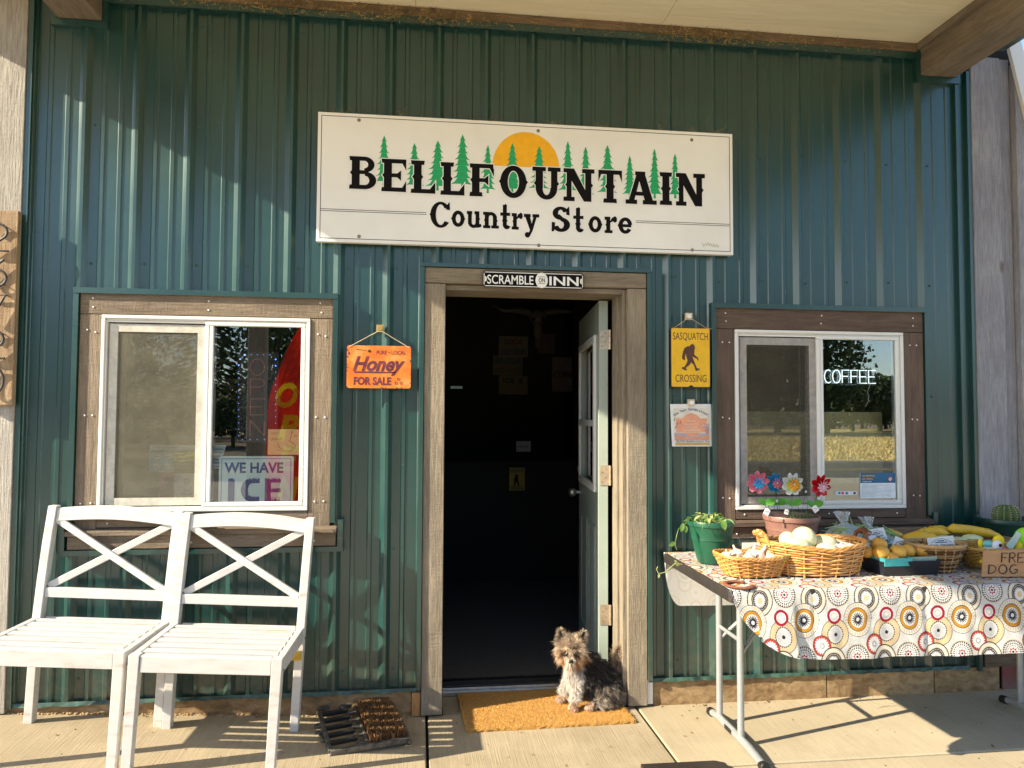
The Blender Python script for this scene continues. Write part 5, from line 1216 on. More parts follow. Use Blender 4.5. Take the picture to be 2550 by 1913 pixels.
# ------------------------------------------------------------------ white chairs
def make_chair(name, label):
    t = thing(name, label, 'chair', (0,0,0), 0, 'white slatted chairs side by side')
    C_ = MT['chair']; Wd = .568; hx = Wd/2
    bv = dict(world=False, bevel=.003)
    def bld(b, n, m=C_, **k): return b.build(n, m, t, **(bv | k))
    ys = [(0, 0), (-.004, .22), (0, .45), (.012, .60), (.030, .76), (.055, .915)]
    for s in (-1, 1):
        b = MB(); sx = .036; vs = []
        for y, z in ys: vs += [(s*hx-s*sx/2-sx/2, y-.020, z), (s*hx-s*sx/2+sx/2, y-.020, z), (s*hx-s*sx/2+sx/2, y+.020, z), (s*hx-s*sx/2-sx/2, y+.020, z)]
        n = len(ys); fs = [(i*4+k, i*4+(k+1) % 4, i*4+4+(k+1) % 4, i*4+4+k) for i in range(n-1) for k in range(4)]+[(0, 3, 2, 1), (4*n-4, 4*n-3, 4*n-2, 4*n-1)]
        b.add(vs, fs); lg = bld(b, 'leg')
        b = MB(); b.lathe([(.016, -.008), (.016, .002)], 12, (s*(hx-.021), 0, 0)); b.build('foot_glide', col('clear_glide', (0.66, 0.64, 0.58)), lg, world=False)
        b = MB(); b.bar((s*(hx-.024), -.425, 0), (s*(hx-.024), -.425, .452), .034, .034, (0, 1, 0), .040, .042); lg = bld(b, 'leg')
        b = MB(); b.lathe([(.016, -.008), (.016, .002)], 12, (s*(hx-.024), -.425, 0)); b.build('foot_glide', MT['clear_glide'], lg, world=False)
        b = MB(); b.box(s*hx-(s > 0)*.030+(s < 0)*.004, s*hx-(s > 0)*.004+(s < 0)*.030, -.4045, -.019, .388, .450); bld(b, 'side_rail')
        b = MB(); b.ball((s*(hx+.0005), -.425, .405), .006, 8, 5, sc=(.35, 1, 1)); b.ball((s*(hx+.0005), 0, .40), .006, 8, 5, sc=(.35, 1, 1)); b.build('screw', MT['rust'], t, world=False)
    b = MB(); b.box(-hx+.0455, hx-.0455, -.442, -.419, .388, .4495); bld(b, 'front_rail')
    b = MB(); b.box(-hx+.044, hx-.044, .0, .018, .391, .448); bld(b, 'back_rail')
    b = MB(); b.box(-hx+.049, hx-.049, -.418, -.401, .4305, .4485); bld(b, 'seat_slat')
    n = 6; y0, y1 = -.398, .002; w = (y1-y0)/n
    for i in range(n):
        a = y0+w*i+.0125; c = y0+w*(i+1)-.0125-(.014 if i == n-1 else 0); b = MB(); dz = random.uniform(-.0012, .0012)
        b.box(-hx+.034, hx-.034, a, c, .434+dz, .4505+dz); bld(b, 'seat_slat', bevel=.002)
    def yb(z):
        for (ya, za), (yc, zc) in zip(ys, ys[1:]):
            if za <= z <= zc: return ya+(yc-ya)*(z-za)/(zc-za)
        return ys[-1][0]
    # arched top rail
    b = MB(); m = 16; vs = []
    for i in range(m+1):
        u = i/m; x = -hx+.0365+(Wd-.073)*u; zt = .905+.020*math.sin(math.pi*u); zb = .850+.016*math.sin(math.pi*u)
        for z, dy in ((zb, -.013), (zt, -.013), (zt, .013), (zb, .013)): vs.append((x, yb(z)+dy, z))
    fs = [(i*4+k, i*4+4+k, i*4+4+(k+1) % 4, i*4+(k+1) % 4) for i in range(m) for k in range(4)]+[(0, 1, 2, 3), (4*m+3, 4*m+2, 4*m+1, 4*m)]
    b.add(vs, fs); bld(b, 'top_rail')
    b = MB(); b.bar((-hx+.0365, yb(.55), .553), (hx-.0365, yb(.55), .553), .041, .026, (0, 1, 0)); bld(b, 'lower_rail')
    za, zb_ = .573, .858
    for s in (-1, 1):
        b = MB(); b.bar((-s*(hx-.041), yb(za)+.002+s*.004, za+.002), (s*(hx-.041), yb(zb_)+.002+s*.004, zb_+.0), .031, .016, (0, 1, 0)); bld(b, 'cross_brace')
    b = MB(); b.add([(hx-.05, -.022, .352), (hx-.005, -.022, .352), (hx-.005, -.06, .352), (hx-.05, -.022, .31), (hx-.005, -.022, .31)], [(0, 1, 2), (3, 0, 1, 4), (2, 1, 4), (0, 3, 2), (3, 4, 2)])
    b.build('corner_tag', col('yellow_tag', (0.62, 0.42, 0.03)), t, world=False)
    return t
ch1 = make_chair('garden_chair', 'white slatted wooden chair on the right, nearer to the boot scraper')
ch1.location = (-1.312, -.160, .034); ch1.rotation_euler = (0, .050, -.035)
ch2 = copy_tree(ch1, label='white slatted wooden chair on the left, cut by the edge of the picture')
ch2.location = (-1.884, -.118, .066); ch2.rotation_euler = (0, .050, -.050)

# ------------------------------------------------------------------ boot scraper
bs = thing('boot_scraper', 'black cast iron boot scraper with a brown bristle brush beside the doorway', 'boot scraper', (-.865, -.415, .012), R(11.5))
bs.rotation_euler = (R(4.0), R(-1), R(14))
def B_(b, n, m=None, **k): return b.build(n, m or MT['iron'], bs, world=False, **k)
MT['iron'] = plain('rusty_cast_iron', (0.20, 0.185, 0.16), 0.45, 0.4, two=(0.05, 0.045, 0.04), scale=40, bmp=0.4)
LX, LY = .325, .40
b = MB(); b.bar((0, 0, .018), (0, LY, .018), .018, .022, (0, 0, 1)); b.bar((0, 0, .018), (LX, 0, .018), .018, .022); b.bar((LX, 0, .018), (LX, LY-.02, .018), .014, .022); b.bar((.155, 0, .018), (.155, LY-.03, .018), .012, .016); b.bar((.155, LY-.03, .018), (LX, LY-.02, .018), .012, .016); b.bar((.118, .0, .018), (.118, LY-.05, .018), .010, .014)
b.bar((0, LY, .018), (.05, LY+.01, .018), .016, .020); b.bar((.118, LY-.05, .018), (.095, LY-.01, .02), .014, .018); b.bar((.095, LY-.01, .02), (.155, LY-.01, .02), .014, .018)
for i in range(5): b.bar((.118, .035+.07*i, .018), (.155, .035+.07*i, .018), .016, .010)
B_(b, 'frame', bevel=.003)
for i in range(5):
    y = .052+.066*i; b = MB(); b.bar((.006, y, .030), (.116, y+.006, .030), .017, .018, (0, 0, 1)); B_(b, 'scraper_bar', MT['black'], bevel=.003)
for x, y in ((0, 0), (LX, 0), (0, LY)):
    b = MB(); b.ball((x, y, .006), .012, 10, 8); B_(b, 'foot', smooth=True)
b = MB(); b.tube([(-.005, LY*.62+.012*math.cos(i*.5)+.004*i, .02+.0*i) if False else (-.020-.016*math.cos(i*.55), LY*.60+.016*math.sin(i*.55)+.002*i, .016) for i in range(12)], .0065, 8); b.tube([(-.022-.014*math.cos(i*.55), LY*.47+.014*math.sin(i*.55), .014) for i in range(10)], .006, 8); b.tube([(-.008, LY*.40, .014), (-.018, LY*.33, .012), (-.010, LY*.28, .012)], .006, 8); B_(b, 'scroll', smooth=True)
b = MB(); b.box(.163, LX-.008, .012, LY-.035, .006, .020); br = B_(b, 'brush_block', col('brush_wood', (0.10, 0.06, 0.03)))
b = MB()
for i in range(5200):
    x = random.uniform(.165, LX-.012); y = random.uniform(.016, LY-.04); hh = random.uniform(.028, .040); r = .0011; a = random.uniform(0, 6.3); dx, dy = random.gauss(0, .004), random.gauss(0, .004)
    c = random.choice([(0.16, 0.075, 0.025), (0.24, 0.125, 0.045), (0.11, 0.05, 0.02), (0.33, 0.18, 0.07)])
    b.add([(x-r*math.cos(a), y-r*math.sin(a), .018), (x+r*math.cos(a), y+r*math.sin(a), .018), (x+dx+r*math.cos(a), y+dy+r*math.sin(a), .018+hh), (x+dx-r*math.cos(a), y+dy-r*math.sin(a), .018+hh)], [(0, 1, 2, 3)], col=c)
o = b.build('bristles', attrmat('bristle', 0.8), br, world=False); o['kind'] = 'stuff'

# ------------------------------------------------------------------ door mat
MT['coir'] = plain('coir', (0.60, 0.33, 0.085), 0.95, scale=140, bmp=1.0, bscale=260, two=(0.42, 0.21, 0.045))
A4 = [(-.322, .238), (-.304, -.222), (.470, -.205), (.452, .238)]
dm = thing('doormat', 'rectangular orange brown coir doormat in front of the open door', 'doormat', (.07, 0, 0))
b = MB(); nx, ny = 60, 36; vs = []
for z0 in (0.014, 0.0005):
    for j in range(ny+1):
        for i in range(nx+1):
            u, v = i/nx, j/ny; a = Vector(A4[1]).lerp(Vector(A4[2]), u); c = Vector(A4[0]).lerp(Vector(A4[3]), u); q = a.lerp(c, v)
            e = (i in (0, nx)) or (j in (0, ny)); vs.append((q.x+random.gauss(0, .0012)*e, q.y+random.gauss(0, .0012)*e, z0+(random.gauss(0, .0008)-(.004 if e else 0) if z0 > .01 else 0)))
n1 = (nx+1)*(ny+1); I = lambda i, j, k=0: k*n1+j*(nx+1)+i
fs = [(I(i, j), I(i+1, j), I(i+1, j+1), I(i, j+1)) for j in range(ny) for i in range(nx)]
fs += [(I(i, 0, 1), I(i+1, 0, 1), I(i+1, 0), I(i, 0)) for i in range(nx)]+[(I(i+1, ny, 1), I(i, ny, 1), I(i, ny), I(i+1, ny)) for i in range(nx)]
fs += [(I(0, j+1, 1), I(0, j, 1), I(0, j), I(0, j+1)) for j in range(ny)]+[(I(nx, j, 1), I(nx, j+1, 1), I(nx, j+1), I(nx, j)) for j in range(ny)]
b.add(vs, fs); b.build('mat_body', MT['coir'], dm)
b = MB()
for i in range(24000):
    u, v = random.random(), random.random(); a = Vector(A4[1]).lerp(Vector(A4[2]), u); c = Vector(A4[0]).lerp(Vector(A4[3]), u); q = a.lerp(c, v); an = random.uniform(0, 6.3); r = .0010
    hh = random.uniform(.003, .007); dx, dy = random.gauss(0, .003), random.gauss(0, .003); cc = random.choice([(0.64, 0.36, 0.095), (0.70, 0.42, 0.12), (0.55, 0.29, 0.065), (0.58, 0.31, 0.075)])
    b.add([(q.x-r*math.cos(an), q.y-r*math.sin(an), .0125), (q.x+r*math.cos(an), q.y+r*math.sin(an), .0125), (q.x+dx, q.y+dy, .0135+hh)], [(0, 1, 2)], col=cc)
o = b.build('coir_pile', attrmat('coir_fibre', 0.9), dm); o['kind'] = 'stuff'
# dark low tray whose rounded corner shows at the bottom of the picture
b = MB(); q = [(.36, -1.25), (.68, -1.25), (.715, -1.2), (.700, -.655), (.665, -.632), (.36, -.628)]
b.add([(x, y, .001) for x, y in q]+[(x, y, .020) for x, y in q], [tuple(range(6, 12)), (5, 4, 3, 2, 1, 0)]+[(i, (i+1) % 6, 6+(i+1) % 6, 6+i) for i in range(6)])
tag(b.build('boot_tray', plain('dark_brown_rubber', (0.030, 0.022, 0.018), 0.5), bevel=.004), 'dark rubber mat whose rounded corner shows at the bottom edge', 'mat')
# ------------------------------------------------------------------ the dog
DX, DY = .300, .020
dog = thing('dog', 'small shaggy grey and tan terrier sitting on the right end of the coir doormat', 'dog', (DX, DY, 0.014))
def blobs(lst, name, vox=.0055, par=None):
    b = MB()
    for c, r, *rest in lst:
        rot = Euler(rest[0]).to_matrix() if rest else None
        b.ball(c, 1.0, 18, 12, sc=r, rot=rot)
    return b
L_ = []
def seg(p, q, r0, r1, n=6):
    for i in range(n+1):
        t = i/n; c = Vector(p).lerp(Vector(q), t); r = r0+(r1-r0)*t; L_.append((c, (r, r, r)))
# local metres: x to the right, y away from the camera, z up
HC = Vector((-.098, -.045, .262))                       # head centre
L_ += [((.030, .030, .120), (.085, .070, .085)), ((.080, .035, .082), (.088, .075, .078)), ((-.030, .015, .140), (.062, .058, .085)), ((.000, .030, .175), (.060, .050, .055)),
       ((-.062, -.010, .150), (.045, .045, .075)), ((.085, -.035, .058), (.068, .040, .055)), ((.075, .090, .055), (.060, .035, .050)), ((.120, .035, .085), (.05, .06, .06))]
seg((-.045, .0, .180), tuple(HC+Vector((.012, .02, -.01))), .050, .046, 4)
L_ += [(HC, (.052, .048, .047)), (HC+Vector((.0, .012, .012)), (.050, .045, .042))]
L_ += [(HC+Vector((-.010, -.042, -.026)), (.026, .024, .021)), (HC+Vector((-.013, -.058, -.028)), (.019, .016, .015)), (HC+Vector((-.010, -.040, -.040)), (.020, .020, .014))]
seg((-.060, -.030, .125), (-.086, -.072, .030), .026, .014); L_ += [((-.092, -.086, .014), (.021, .027, .013)), ((-.094, -.100, .011), (.017, .014, .010))]
seg((-.085, .020, .125), (-.122, .030, .030), .024, .013); L_ += [((-.132, .020, .014), (.022, .024, .012))]
seg((.075, -.055, .040), (.010, -.085, .020), .030, .018); L_ += [((-.010, -.092, .014), (.028, .018, .013))]
seg((.135, .040, .095), (.160, .035, .190), .026, .016, 5); seg((.160, .035, .190), (.155, .02, .245), .016, .008, 4)
b = blobs(L_, 'body')
raw = b.build('body', attrmat('dog_skin', .8), dog, world=False)
md = raw.modifiers.new('remesh', 'REMESH'); md.mode = 'VOXEL'; md.voxel_size = .005
ms = raw.modifiers.new('smooth', 'SMOOTH'); ms.iterations = 3; ms.factor = .6
bpy.context.view_layer.update(); dg = bpy.context.evaluated_depsgraph_get()
me = bpy.data.meshes.new_from_object(raw.evaluated_get(dg)); raw.modifiers.clear(); old = raw.data; raw.data = me; bpy.data.meshes.remove(old)
me.polygons.foreach_set('use_smooth', [True]*len(me.polygons))
from mathutils import noise as mnoise
class CR:
    def __init__(s, p, r): s.v = min(.999, max(0, .5+.62*mnoise.noise(Vector(p)*75)+.16*(r.random()-.5)))
    def choice(s, l): return l[int(s.v*len(l))]
    def random(s): return s.v
def fur_colour(p, r0):
    r = CR(p, r0)
    x, y, z = p; h = (Vector(p)-HC)
    if h.length < .078 and z > .195:
        hx_, hy_, hz_ = h
        if hy_ < -.030 and -.045 < hz_ < -.002 and abs(hx_+.012) < .020: return r.choice([(.66, .58, .46), (.74, .68, .58)])          # pale muzzle
        if hz_ < -.030: return r.choice([(.56, .24, .07), (.62, .33, .13), (.44, .18, .05), (.68, .44, .24)])                             # orange beard
        if hy_ < -.02 and abs(abs(hx_+.01)-.022) < .013 and -.010 < hz_ < .016: return r.choice([(.03, .018, .012), (.07, .035, .02), (.20, .09, .035)])
        if hz_ < .004 and (abs(hx_+.008) > .016) and hy_ < .01: return r.choice([(.58, .34, .16), (.66, .50, .34), (.48, .25, .10), (.70, .58, .44)])
        if hy_ > .030: return r.choice([(.20, .16, .12), (.40, .33, .25), (.10, .08, .06)])
        return r.choice([(.34, .24, .15), (.62, .50, .36), (.52, .38, .25), (.70, .60, .47), (.44, .30, .18), (.20, .13, .08)])
    if z < .040 and x < .0: return r.choice([(.62, .44, .33), (.56, .36, .24), (.68, .55, .44)])
    if x < -.040 and y < .045 and z < .215: return r.choice([(.34, .28, .22), (.58, .53, .46), (.70, .66, .60), (.62, .57, .50), (.40, .34, .28)])          # white chest
    if x < -.055: return r.choice([(.52, .40, .28), (.40, .28, .18), (.60, .52, .42)])
    if z > .150 and x > .125: return r.choice([(.42, .30, .18), (.30, .21, .13), (.50, .38, .25), (.12, .09, .07)])
    k = max(0, min(1, (.150-z)/.12))
    if r.random() < .16+.46*k*(1 if y < .03 else .3): return r.choice([(.34, .28, .21), (.22, .17, .125), (.44, .38, .31), (.30, .20, .12)])
    return r.choice([(.022, .017, .014), (.040, .030, .022), (.014, .012, .011), (.075, .055, .040)])
rr = random.Random(5)
cols = np.zeros((len(me.vertices), 4), dtype=np.float32)
for i, v in enumerate(me.vertices):
    c = fur_colour(v.co, rr); cols[i] = (c[0]*.55, c[1]*.5, c[2]*.45, 1)
at = me.color_attributes.new('Col', 'FLOAT_COLOR', 'POINT'); at.data.foreach_set('color', cols.ravel())
# hair: short tapering strands grown from the skin
polys = [(p.center.copy(), p.normal.copy(), p.area) for p in me.polygons]
ar = np.array([p[2] for p in polys]); cum = np.cumsum(ar)/ar.sum()
b = MB(); NH = 64000; rs = np.random.default_rng(3)
pick = np.searchsorted(cum, rs.random(NH))
for k in range(NH):
    p, n, a = polys[min(int(pick[k]), len(polys)-1)]
    h = p-HC; head = h.length < .075 and p.z > .20
    p = p+Vector((rr.uniform(-.003, .003), rr.uniform(-.003, .003), rr.uniform(-.003, .003)))
    face = head and h.y < -.02
    if face and abs(h.x+.012) < .010 and -.040 < h.z < -.012 and h.y < -.048: continue       # nose
    if face and (abs(abs(h.x+.010)-.023) < .010) and -.008 < h.z < .030 and rr.random() < .8: continue  # eyes
    if head:
        L = rr.uniform(.022, .044)*(1.4 if rr.random() < .12 else 1); d = n*.62+Vector(((h.x+.01)*7, -.10, -.40-(.35 if h.z < 0 else 0)))
        if h.z > .025: d = n*.7+Vector(((h.x)*8, -.25, .15+rr.uniform(-.3, .3)))
        if face and h.z < 0 and abs(h.x+.012) < .026: L = rr.uniform(.006, .014)
        if h.z < -.03: L = rr.uniform(.02, .036); d = n*.4+Vector((0, -.1, -1))
    elif p.z < .045 and p.x < .02: L = rr.uniform(.004, .011); d = n*.7+Vector((-.1, -.1, -.5))
    elif p.x < -.035: L = rr.uniform(.014, .032); d = n*.6+Vector((rr.uniform(-.4, .4), 0, -.75))
    elif p.z > .16 and p.x > .12: L = rr.uniform(.03, .055); d = n*.5+Vector((.2, -.2, rr.uniform(-.2, .9)))
    else: L = rr.uniform(.016, .040); d = n*.55+Vector((.30, 0, -.55))
    cl = mnoise.noise_vector(p*42)*1.05+mnoise.noise_vector(p*110)*.45
    d = (d.normalized()+cl*(.55 if head else .85)+Vector((rr.gauss(0, .09), rr.gauss(0, .09), rr.gauss(0, .09)))).normalized()
    if p.z+d.z*L < .002: d.z = max(d.z, -.1); d.normalize()
    w = rr.uniform(.00035, .00070)*(1.2 if not head else 1)
    s = d.cross(Vector((rr.gauss(0, 1), rr.gauss(0, 1), rr.gauss(0, 1)))).normalized()*w
    bend = mnoise.noise_vector(p*60+Vector((9, 0, 0)))*.9+Vector((0, 0, -.25))
    m1 = p+d*L*.5; tip = p+d*L+bend*L*.45
    if tip.z < .001: tip.z = .001
    c = fur_colour(p, rr)
    b.add([p-s, p+s, m1+s*.8, m1-s*.8, tip], [(0, 1, 2, 3), (3, 2, 4)], col=c)
fur = b.build('fur', attrmat('dog_fur', .55, .35, sheen=.2), dog, world=False); fur['kind'] = 'stuff'
# ears: open cupped triangles with long hair
def ear(base, tip, wv, nm, seed):
    b = MB(); base = Vector(base); tip = Vector(tip); wv = Vector(wv); ax = tip-base; nrm = ax.cross(wv).normalized(); n = 7; vs = []
    if nrm.y > 0: nrm = -nrm
    for j in range(n+1):
        t = j/n; w = (1-t)**.75*(1+.25*t)
        for i in range(5):
            u = i/4*2-1; vs.append(base+ax*t+wv*u*w-nrm*(.012*(1-u*u)*w)+nrm*.0)
    b.add(vs, [(j*5+i, j*5+i+1, (j+1)*5+i+1, (j+1)*5+i) for j in range(n) for i in range(4)], col=(.035, .022, .018))
    e = b.build('ear', attrmat('ear_skin_%d' % seed, .7), dog, world=False, smooth=True, solid=.0025)
    h = MB(); q = random.Random(seed)
    for k in range(900):
        t = q.random()**1.1; u = q.choice([-1, 1])*q.uniform(.55, 1) if q.random() < .75 else q.uniform(-1, 1); w = (1-t)**.75*(1+.25*t)
        p = base+ax*t+wv*u*w; out = (wv.normalized()*u*.7+ax.normalized()*q.uniform(.2, 1.0)+Vector((q.gauss(0, .3), q.gauss(0, .3), q.gauss(0, .3))))
        if abs(u) < .5: p = p+nrm*-.008; out = out+Vector((0, .8, 0))
        out.normalize(); L = q.uniform(.010, .026); s = out.cross(Vector((q.gauss(0, 1), q.gauss(0, 1), q.gauss(0, 1)))).normalized()*.0007
        c = q.choice([(.58, .46, .32), (.36, .26, .16), (.10, .07, .05), (.20, .14, .09), (.64, .55, .42)])
        h.add([p-s, p+s, p+out*L*.6+s*.7, p+out*L*.6-s*.7, p+out*L+Vector((0, 0, -.003))], [(0, 1, 2, 3), (3, 2, 4)], col=c)
    o = h.build('ear_hair', fur.data.materials[0], e, world=False); o['kind'] = 'stuff'
ear(HC+Vector((-.036, .008, .026)), HC+Vector((-.050, .004, .102)), (.028, -.006, .008), 'l', 1)
ear(HC+Vector((.042, .012, .026)), HC+Vector((.068, .004, .090)), (.030, .004, -.008), 'r', 2)
for s in (-1, 1):
    b = MB(); b.ball(HC+Vector((-.010+s*.022, -.0475, .002)), .0082, 12, 8); b.build('eye', plain('dog_eye%d' % s, (.012, .008, .006), .35, spec=.5), dog, world=False, smooth=True)
b = MB(); N0 = HC+Vector((-.0135, -.0745, -.024)); b.ball(N0, .0110, 14, 10, sc=(1.1, .8, .8)); b.ball(N0+Vector((0, .002, -.006)), .004, 8, 6)
b.build('nose', plain('dog_nose', (.018, .014, .014), .3), dog, world=False, smooth=True)
b = MB(); b.tube([N0+Vector((-.012, .012, -.014)), N0+Vector((-.006, .004, -.0165)), N0+Vector((0, .003, -.0145)), N0+Vector((.006, .004, -.0165)), N0+Vector((.012, .012, -.014))], .0012, 6)
b.build('mouth', MT['black'], dog, world=False)
# ------------------------------------------------------------------ folding table
TO = Vector((.652, -.045, 0)); TA = R(-0.6)               # back left corner of the table, turned a little
tex = Vector((math.cos(TA), math.sin(TA), 0)); tey = Vector((math.sin(TA), -math.cos(TA), 0))   # along, and towards the camera
def T(u, v, z): q = TO+tex*u+tey*v; return Vector((q.x, q.y, z))
TL, TW, TH = 1.83, .795, .738
tab = thing('folding_table', 'long folding table with grey tube legs under a patterned cloth', 'table', (TO.x+.9, TO.y-.4, 0))
MT['tabletop'] = plain('dark_table_edge', (0.022, 0.019, 0.017), 0.55, two=(0.035, 0.030, 0.026), scale=30, bmp=0.2)
b = MB(); q = [(0.012, 0), (TL-.012, 0), (TL, .012), (TL, TW-.012), (TL-.012, TW), (.012, TW), (0, TW-.012), (0, .012)]
b.add([T(u, v, TH-.046) for u, v in q]+[T(u, v, TH) for u, v in q], [tuple(range(8)), tuple(reversed(range(8, 16)))]+[(i, 8+i, 8+(i+1) % 8, (i+1) % 8) for i in range(8)])
b.build('tabletop', MT['tabletop'], tab, bevel=.006)
MT['greytube'] = plain('grey_powder_coat', (0.36, 0.375, 0.38), 0.38, 0.35, var=0.04)
for u0 in (.196, 1.69):
    for v in (.205, .435):
        b = MB(); b.tube([T(u0, v, .035), T(u0, v, TH-.05)], .0145, 14); b.build('leg', MT['greytube'], tab, smooth=True)
    b = MB(); b.tube([T(u0, .10, .014), T(u0, .14, .022), T(u0, .20, .030), T(u0, .50, .030), T(u0, .60, .022), T(u0, .655, .014)], .0165, 12); ft = b.build('foot_bar', MT['greytube'], tab, smooth=True)
    for va, vb in ((.085, .125), (.630, .668)):
        b = MB(); b.tube([T(u0, va, .012), T(u0, vb, .017)], .0195, 12); b.build('foot_cap', MT['black'], ft, smooth=True, bevel=.004)
    b = MB(); b.tube([T(u0, .205, .44), T(u0, .435, .44)], .009, 10)
    s = 1 if u0 < 1 else -1
    b.tube([T(u0, .435, .38), T(u0+s*.28, .35, TH-.06)], .008, 8); b.tube([T(u0, .205, .38), T(u0+s*.28, .30, TH-.06)], .008, 8); b.build('brace', MT['greytube'], tab, smooth=True)
b = MB(); b.box(*sorted((T(.196, .34, 0).x-.018, T(.196, .34, 0).x-.016)), T(.205, .37, 0).y, T(.205, .30, 0).y, .022, .040); b.build('maker_plate', MT['black'], tab)

# --- the printed cloth: one flat pattern picture computed here, laid over the cloth by its own coordinates
def cloth_pattern():
    s = .0014; Wm, Hm = 1.96, 1.44; w, h = int(Wm/s), int(Hm/s)
    img = np.ones((h, w, 3), np.float32)*np.array([.66, .655, .63], np.float32)
    g = rng.random((h//3+1, w//3+1)).repeat(3, 0).repeat(3, 1)[:h, :w]; img *= (.84+.18*g[..., None]*np.array([.96, 1, 1.04])).astype(np.float32)
    cream, white, navy, red, orange, ochre, tan, grey = [np.array(c, np.float32) for c in ((.66, .58, .43), (.74, .73, .70), (.022, .022, .045), (.36, .012, .045), (.45, .07, .05), (.52, .25, .03), (.62, .49, .30), (.38, .39, .42))]
    black = np.array((.02, .018, .02), np.float32)
    def disc(cx, cy, R_, sq, ang, fn):
        x0, x1 = int((cx-R_*1.1)/s), int((cx+R_*1.1)/s)+1; y0, y1 = int((cy-R_*1.1)/s), int((cy+R_*1.1)/s)+1
        x0, y0 = max(0, x0), max(0, y0); x1, y1 = min(w, x1), min(h, y1)
        if x0 >= x1 or y0 >= y1: return
        X, Yy = np.meshgrid((np.arange(x0, x1)+.5)*s-cx, (np.arange(y0, y1)+.5)*s-cy)
        ca, sa = math.cos(ang), math.sin(ang); a = (X*ca+Yy*sa)/sq; b_ = (-X*sa+Yy*ca)
        r = np.hypot(a, b_)/R_; th = np.arctan2(b_, a)
        sub = img[y0:y1, x0:x1]; fn(sub, r, th)
    def fill(sub, m, c): sub[m] = c
    def teeth(th, n): return np.abs(((th*n/(2*np.pi)) % 1)-.5)*2
    def suneye(sub, r, th):
        fill(sub, (r < 1) & (r > .93) & (teeth(th, 40) > .3), tan); fill(sub, r < .93, white); fill(sub, (r < .93) & (r > .93-.20*teeth(th, 30)), black)
        fill(sub, (r < .72) & (r > .60) & (teeth(th, 26) > .45), black); fill(sub, (r < .60) & (r > .50), white); fill(sub, (r < .52) & (r > .45) & (teeth(th, 22) > .5), black)
        fill(sub, r < .24+.16*teeth(th, 8)**2, red); fill(sub, r < .19, white); fill(sub, r < .10, black)
    def creamring(sub, r, th):
        fill(sub, r < 1, navy); fill(sub, r < .93, cream*1.05); fill(sub, (r < .82) & (r > .76), white); fill(sub, r < .66, navy); fill(sub, r < .58, cream); fill(sub, r < .55, navy); fill(sub, r < .50-.16*teeth(th, 24), white); fill(sub, r < .20, tan*1.1)
    def redring(sub, r, th):
        fill(sub, r < 1, black); fill(sub, r < .97, red); fill(sub, r < .66, white); fill(sub, (r < .55) & (teeth(th, 14) > .5), grey); fill(sub, r < .25, white)
    def ochrering(sub, r, th):
        fill(sub, r < 1, navy); fill(sub, r < .97, white*.95); fill(sub, (r < .93) & (r > .74) & (teeth(th, 30) > .45), tan); fill(sub, r < .70, navy); fill(sub, r < .66, ochre); fill(sub, r < .47, white); fill(sub, r < .20+.26*teeth(th, 18), navy); fill(sub, r < .12, white)
    def tanburst(sub, r, th):
        fill(sub, r < 1, navy); fill(sub, r < .96, tan); fill(sub, r < .54+.10*teeth(th, 24), navy); fill(sub, r < .53, white*.9); fill(sub, (r < .46) & (teeth(th, 30) > .5), grey); fill(sub, r < .12, navy)
    def zig(sub, r, th):
        fill(sub, r < 1, black); fill(sub, r < .95, orange); fill(sub, (r < .90) & (r > .84) & (teeth(th, 30) > .5), red); fill(sub, r < .60+.20*teeth(th, 18), white); fill(sub, r < .30, grey); fill(sub, r < .15, white)
    k = 1/1354.; px_, py_ = 290*k, 315*k
    # back to front order of the medallions in one repeat
    mot = [(1200, 325, 80, .86, .2, creamring), (1145, 430, 86, .92, .2, ochrering), (1015, 500, 80, .92, .3, tanburst), (1045, 300, 66, .97, 0, suneye), (940, 555, 52, .92, .2, zig), (1015, 410, 40, .95, .1, redring)]
    for j in range(-2, 9):
        for i in range(-4, 13):
            for x, y, rad, sq, an, fn in mot:
                cx = (x-1045)*k+i*px_+(j % 4)*85*k; cy = (y-300)*k+j*py_+.185
                disc(cx, cy, rad*k, sq, an, fn)
    im = bpy.data.images.new('medallion_print', w, h, float_buffer=True); im.colorspace_settings.name = 'Non-Color'
    buf = np.ones((h, w, 4), np.float32); buf[..., :3] = img[::-1]; im.pixels.foreach_set(buf.ravel()); im.pack() if False else None
    return im, Wm, Hm
IM, CW, CH = cloth_pattern()
def cloth_mat():
    m, nt, b = nodes('medallion_cloth')
    it = nt.nodes.new('ShaderNodeTexImage'); it.image = IM; it.interpolation = 'Linear'; it.extension = 'REPEAT'
    uv = nt.nodes.new('ShaderNodeUVMap'); uv.uv_map = 'UVMap'; nt.links.new(uv.outputs[0], it.inputs[0])
    geo = nt.nodes.new('ShaderNodeNewGeometry'); c = mix(nt, geo.outputs['Backfacing'], it.outputs[0], (0.62, 0.60, 0.58))
    # the print shows faintly through on the wrong side
    c2 = mix(nt, 0.16, (0.66, 0.65, 0.63), it.outputs[0]); c = mix(nt, geo.outputs['Backfacing'], it.outputs[0], c2)
    nt.links.new(c, b.inputs['Base Color']); b.inputs['Roughness'].default_value = .85; b.inputs['Specular IOR Level'].default_value = .2
    tr = nt.nodes.new('ShaderNodeBsdfTranslucent'); nt.links.new(c, tr.inputs[0]); mx = nt.nodes.new('ShaderNodeMixShader'); mx.inputs[0].default_value = .22
    nt.links.new(b.outputs[0], mx.inputs[1]); nt.links.new(tr.outputs[0], mx.inputs[2]); nt.links.new(mx.outputs[0], nt.nodes['Material Output'].inputs[0])
    return m
nu, nv = 190, 96; DR_ = .262; U0, U1 = .006, TL+.02
vs, uvs = [], []
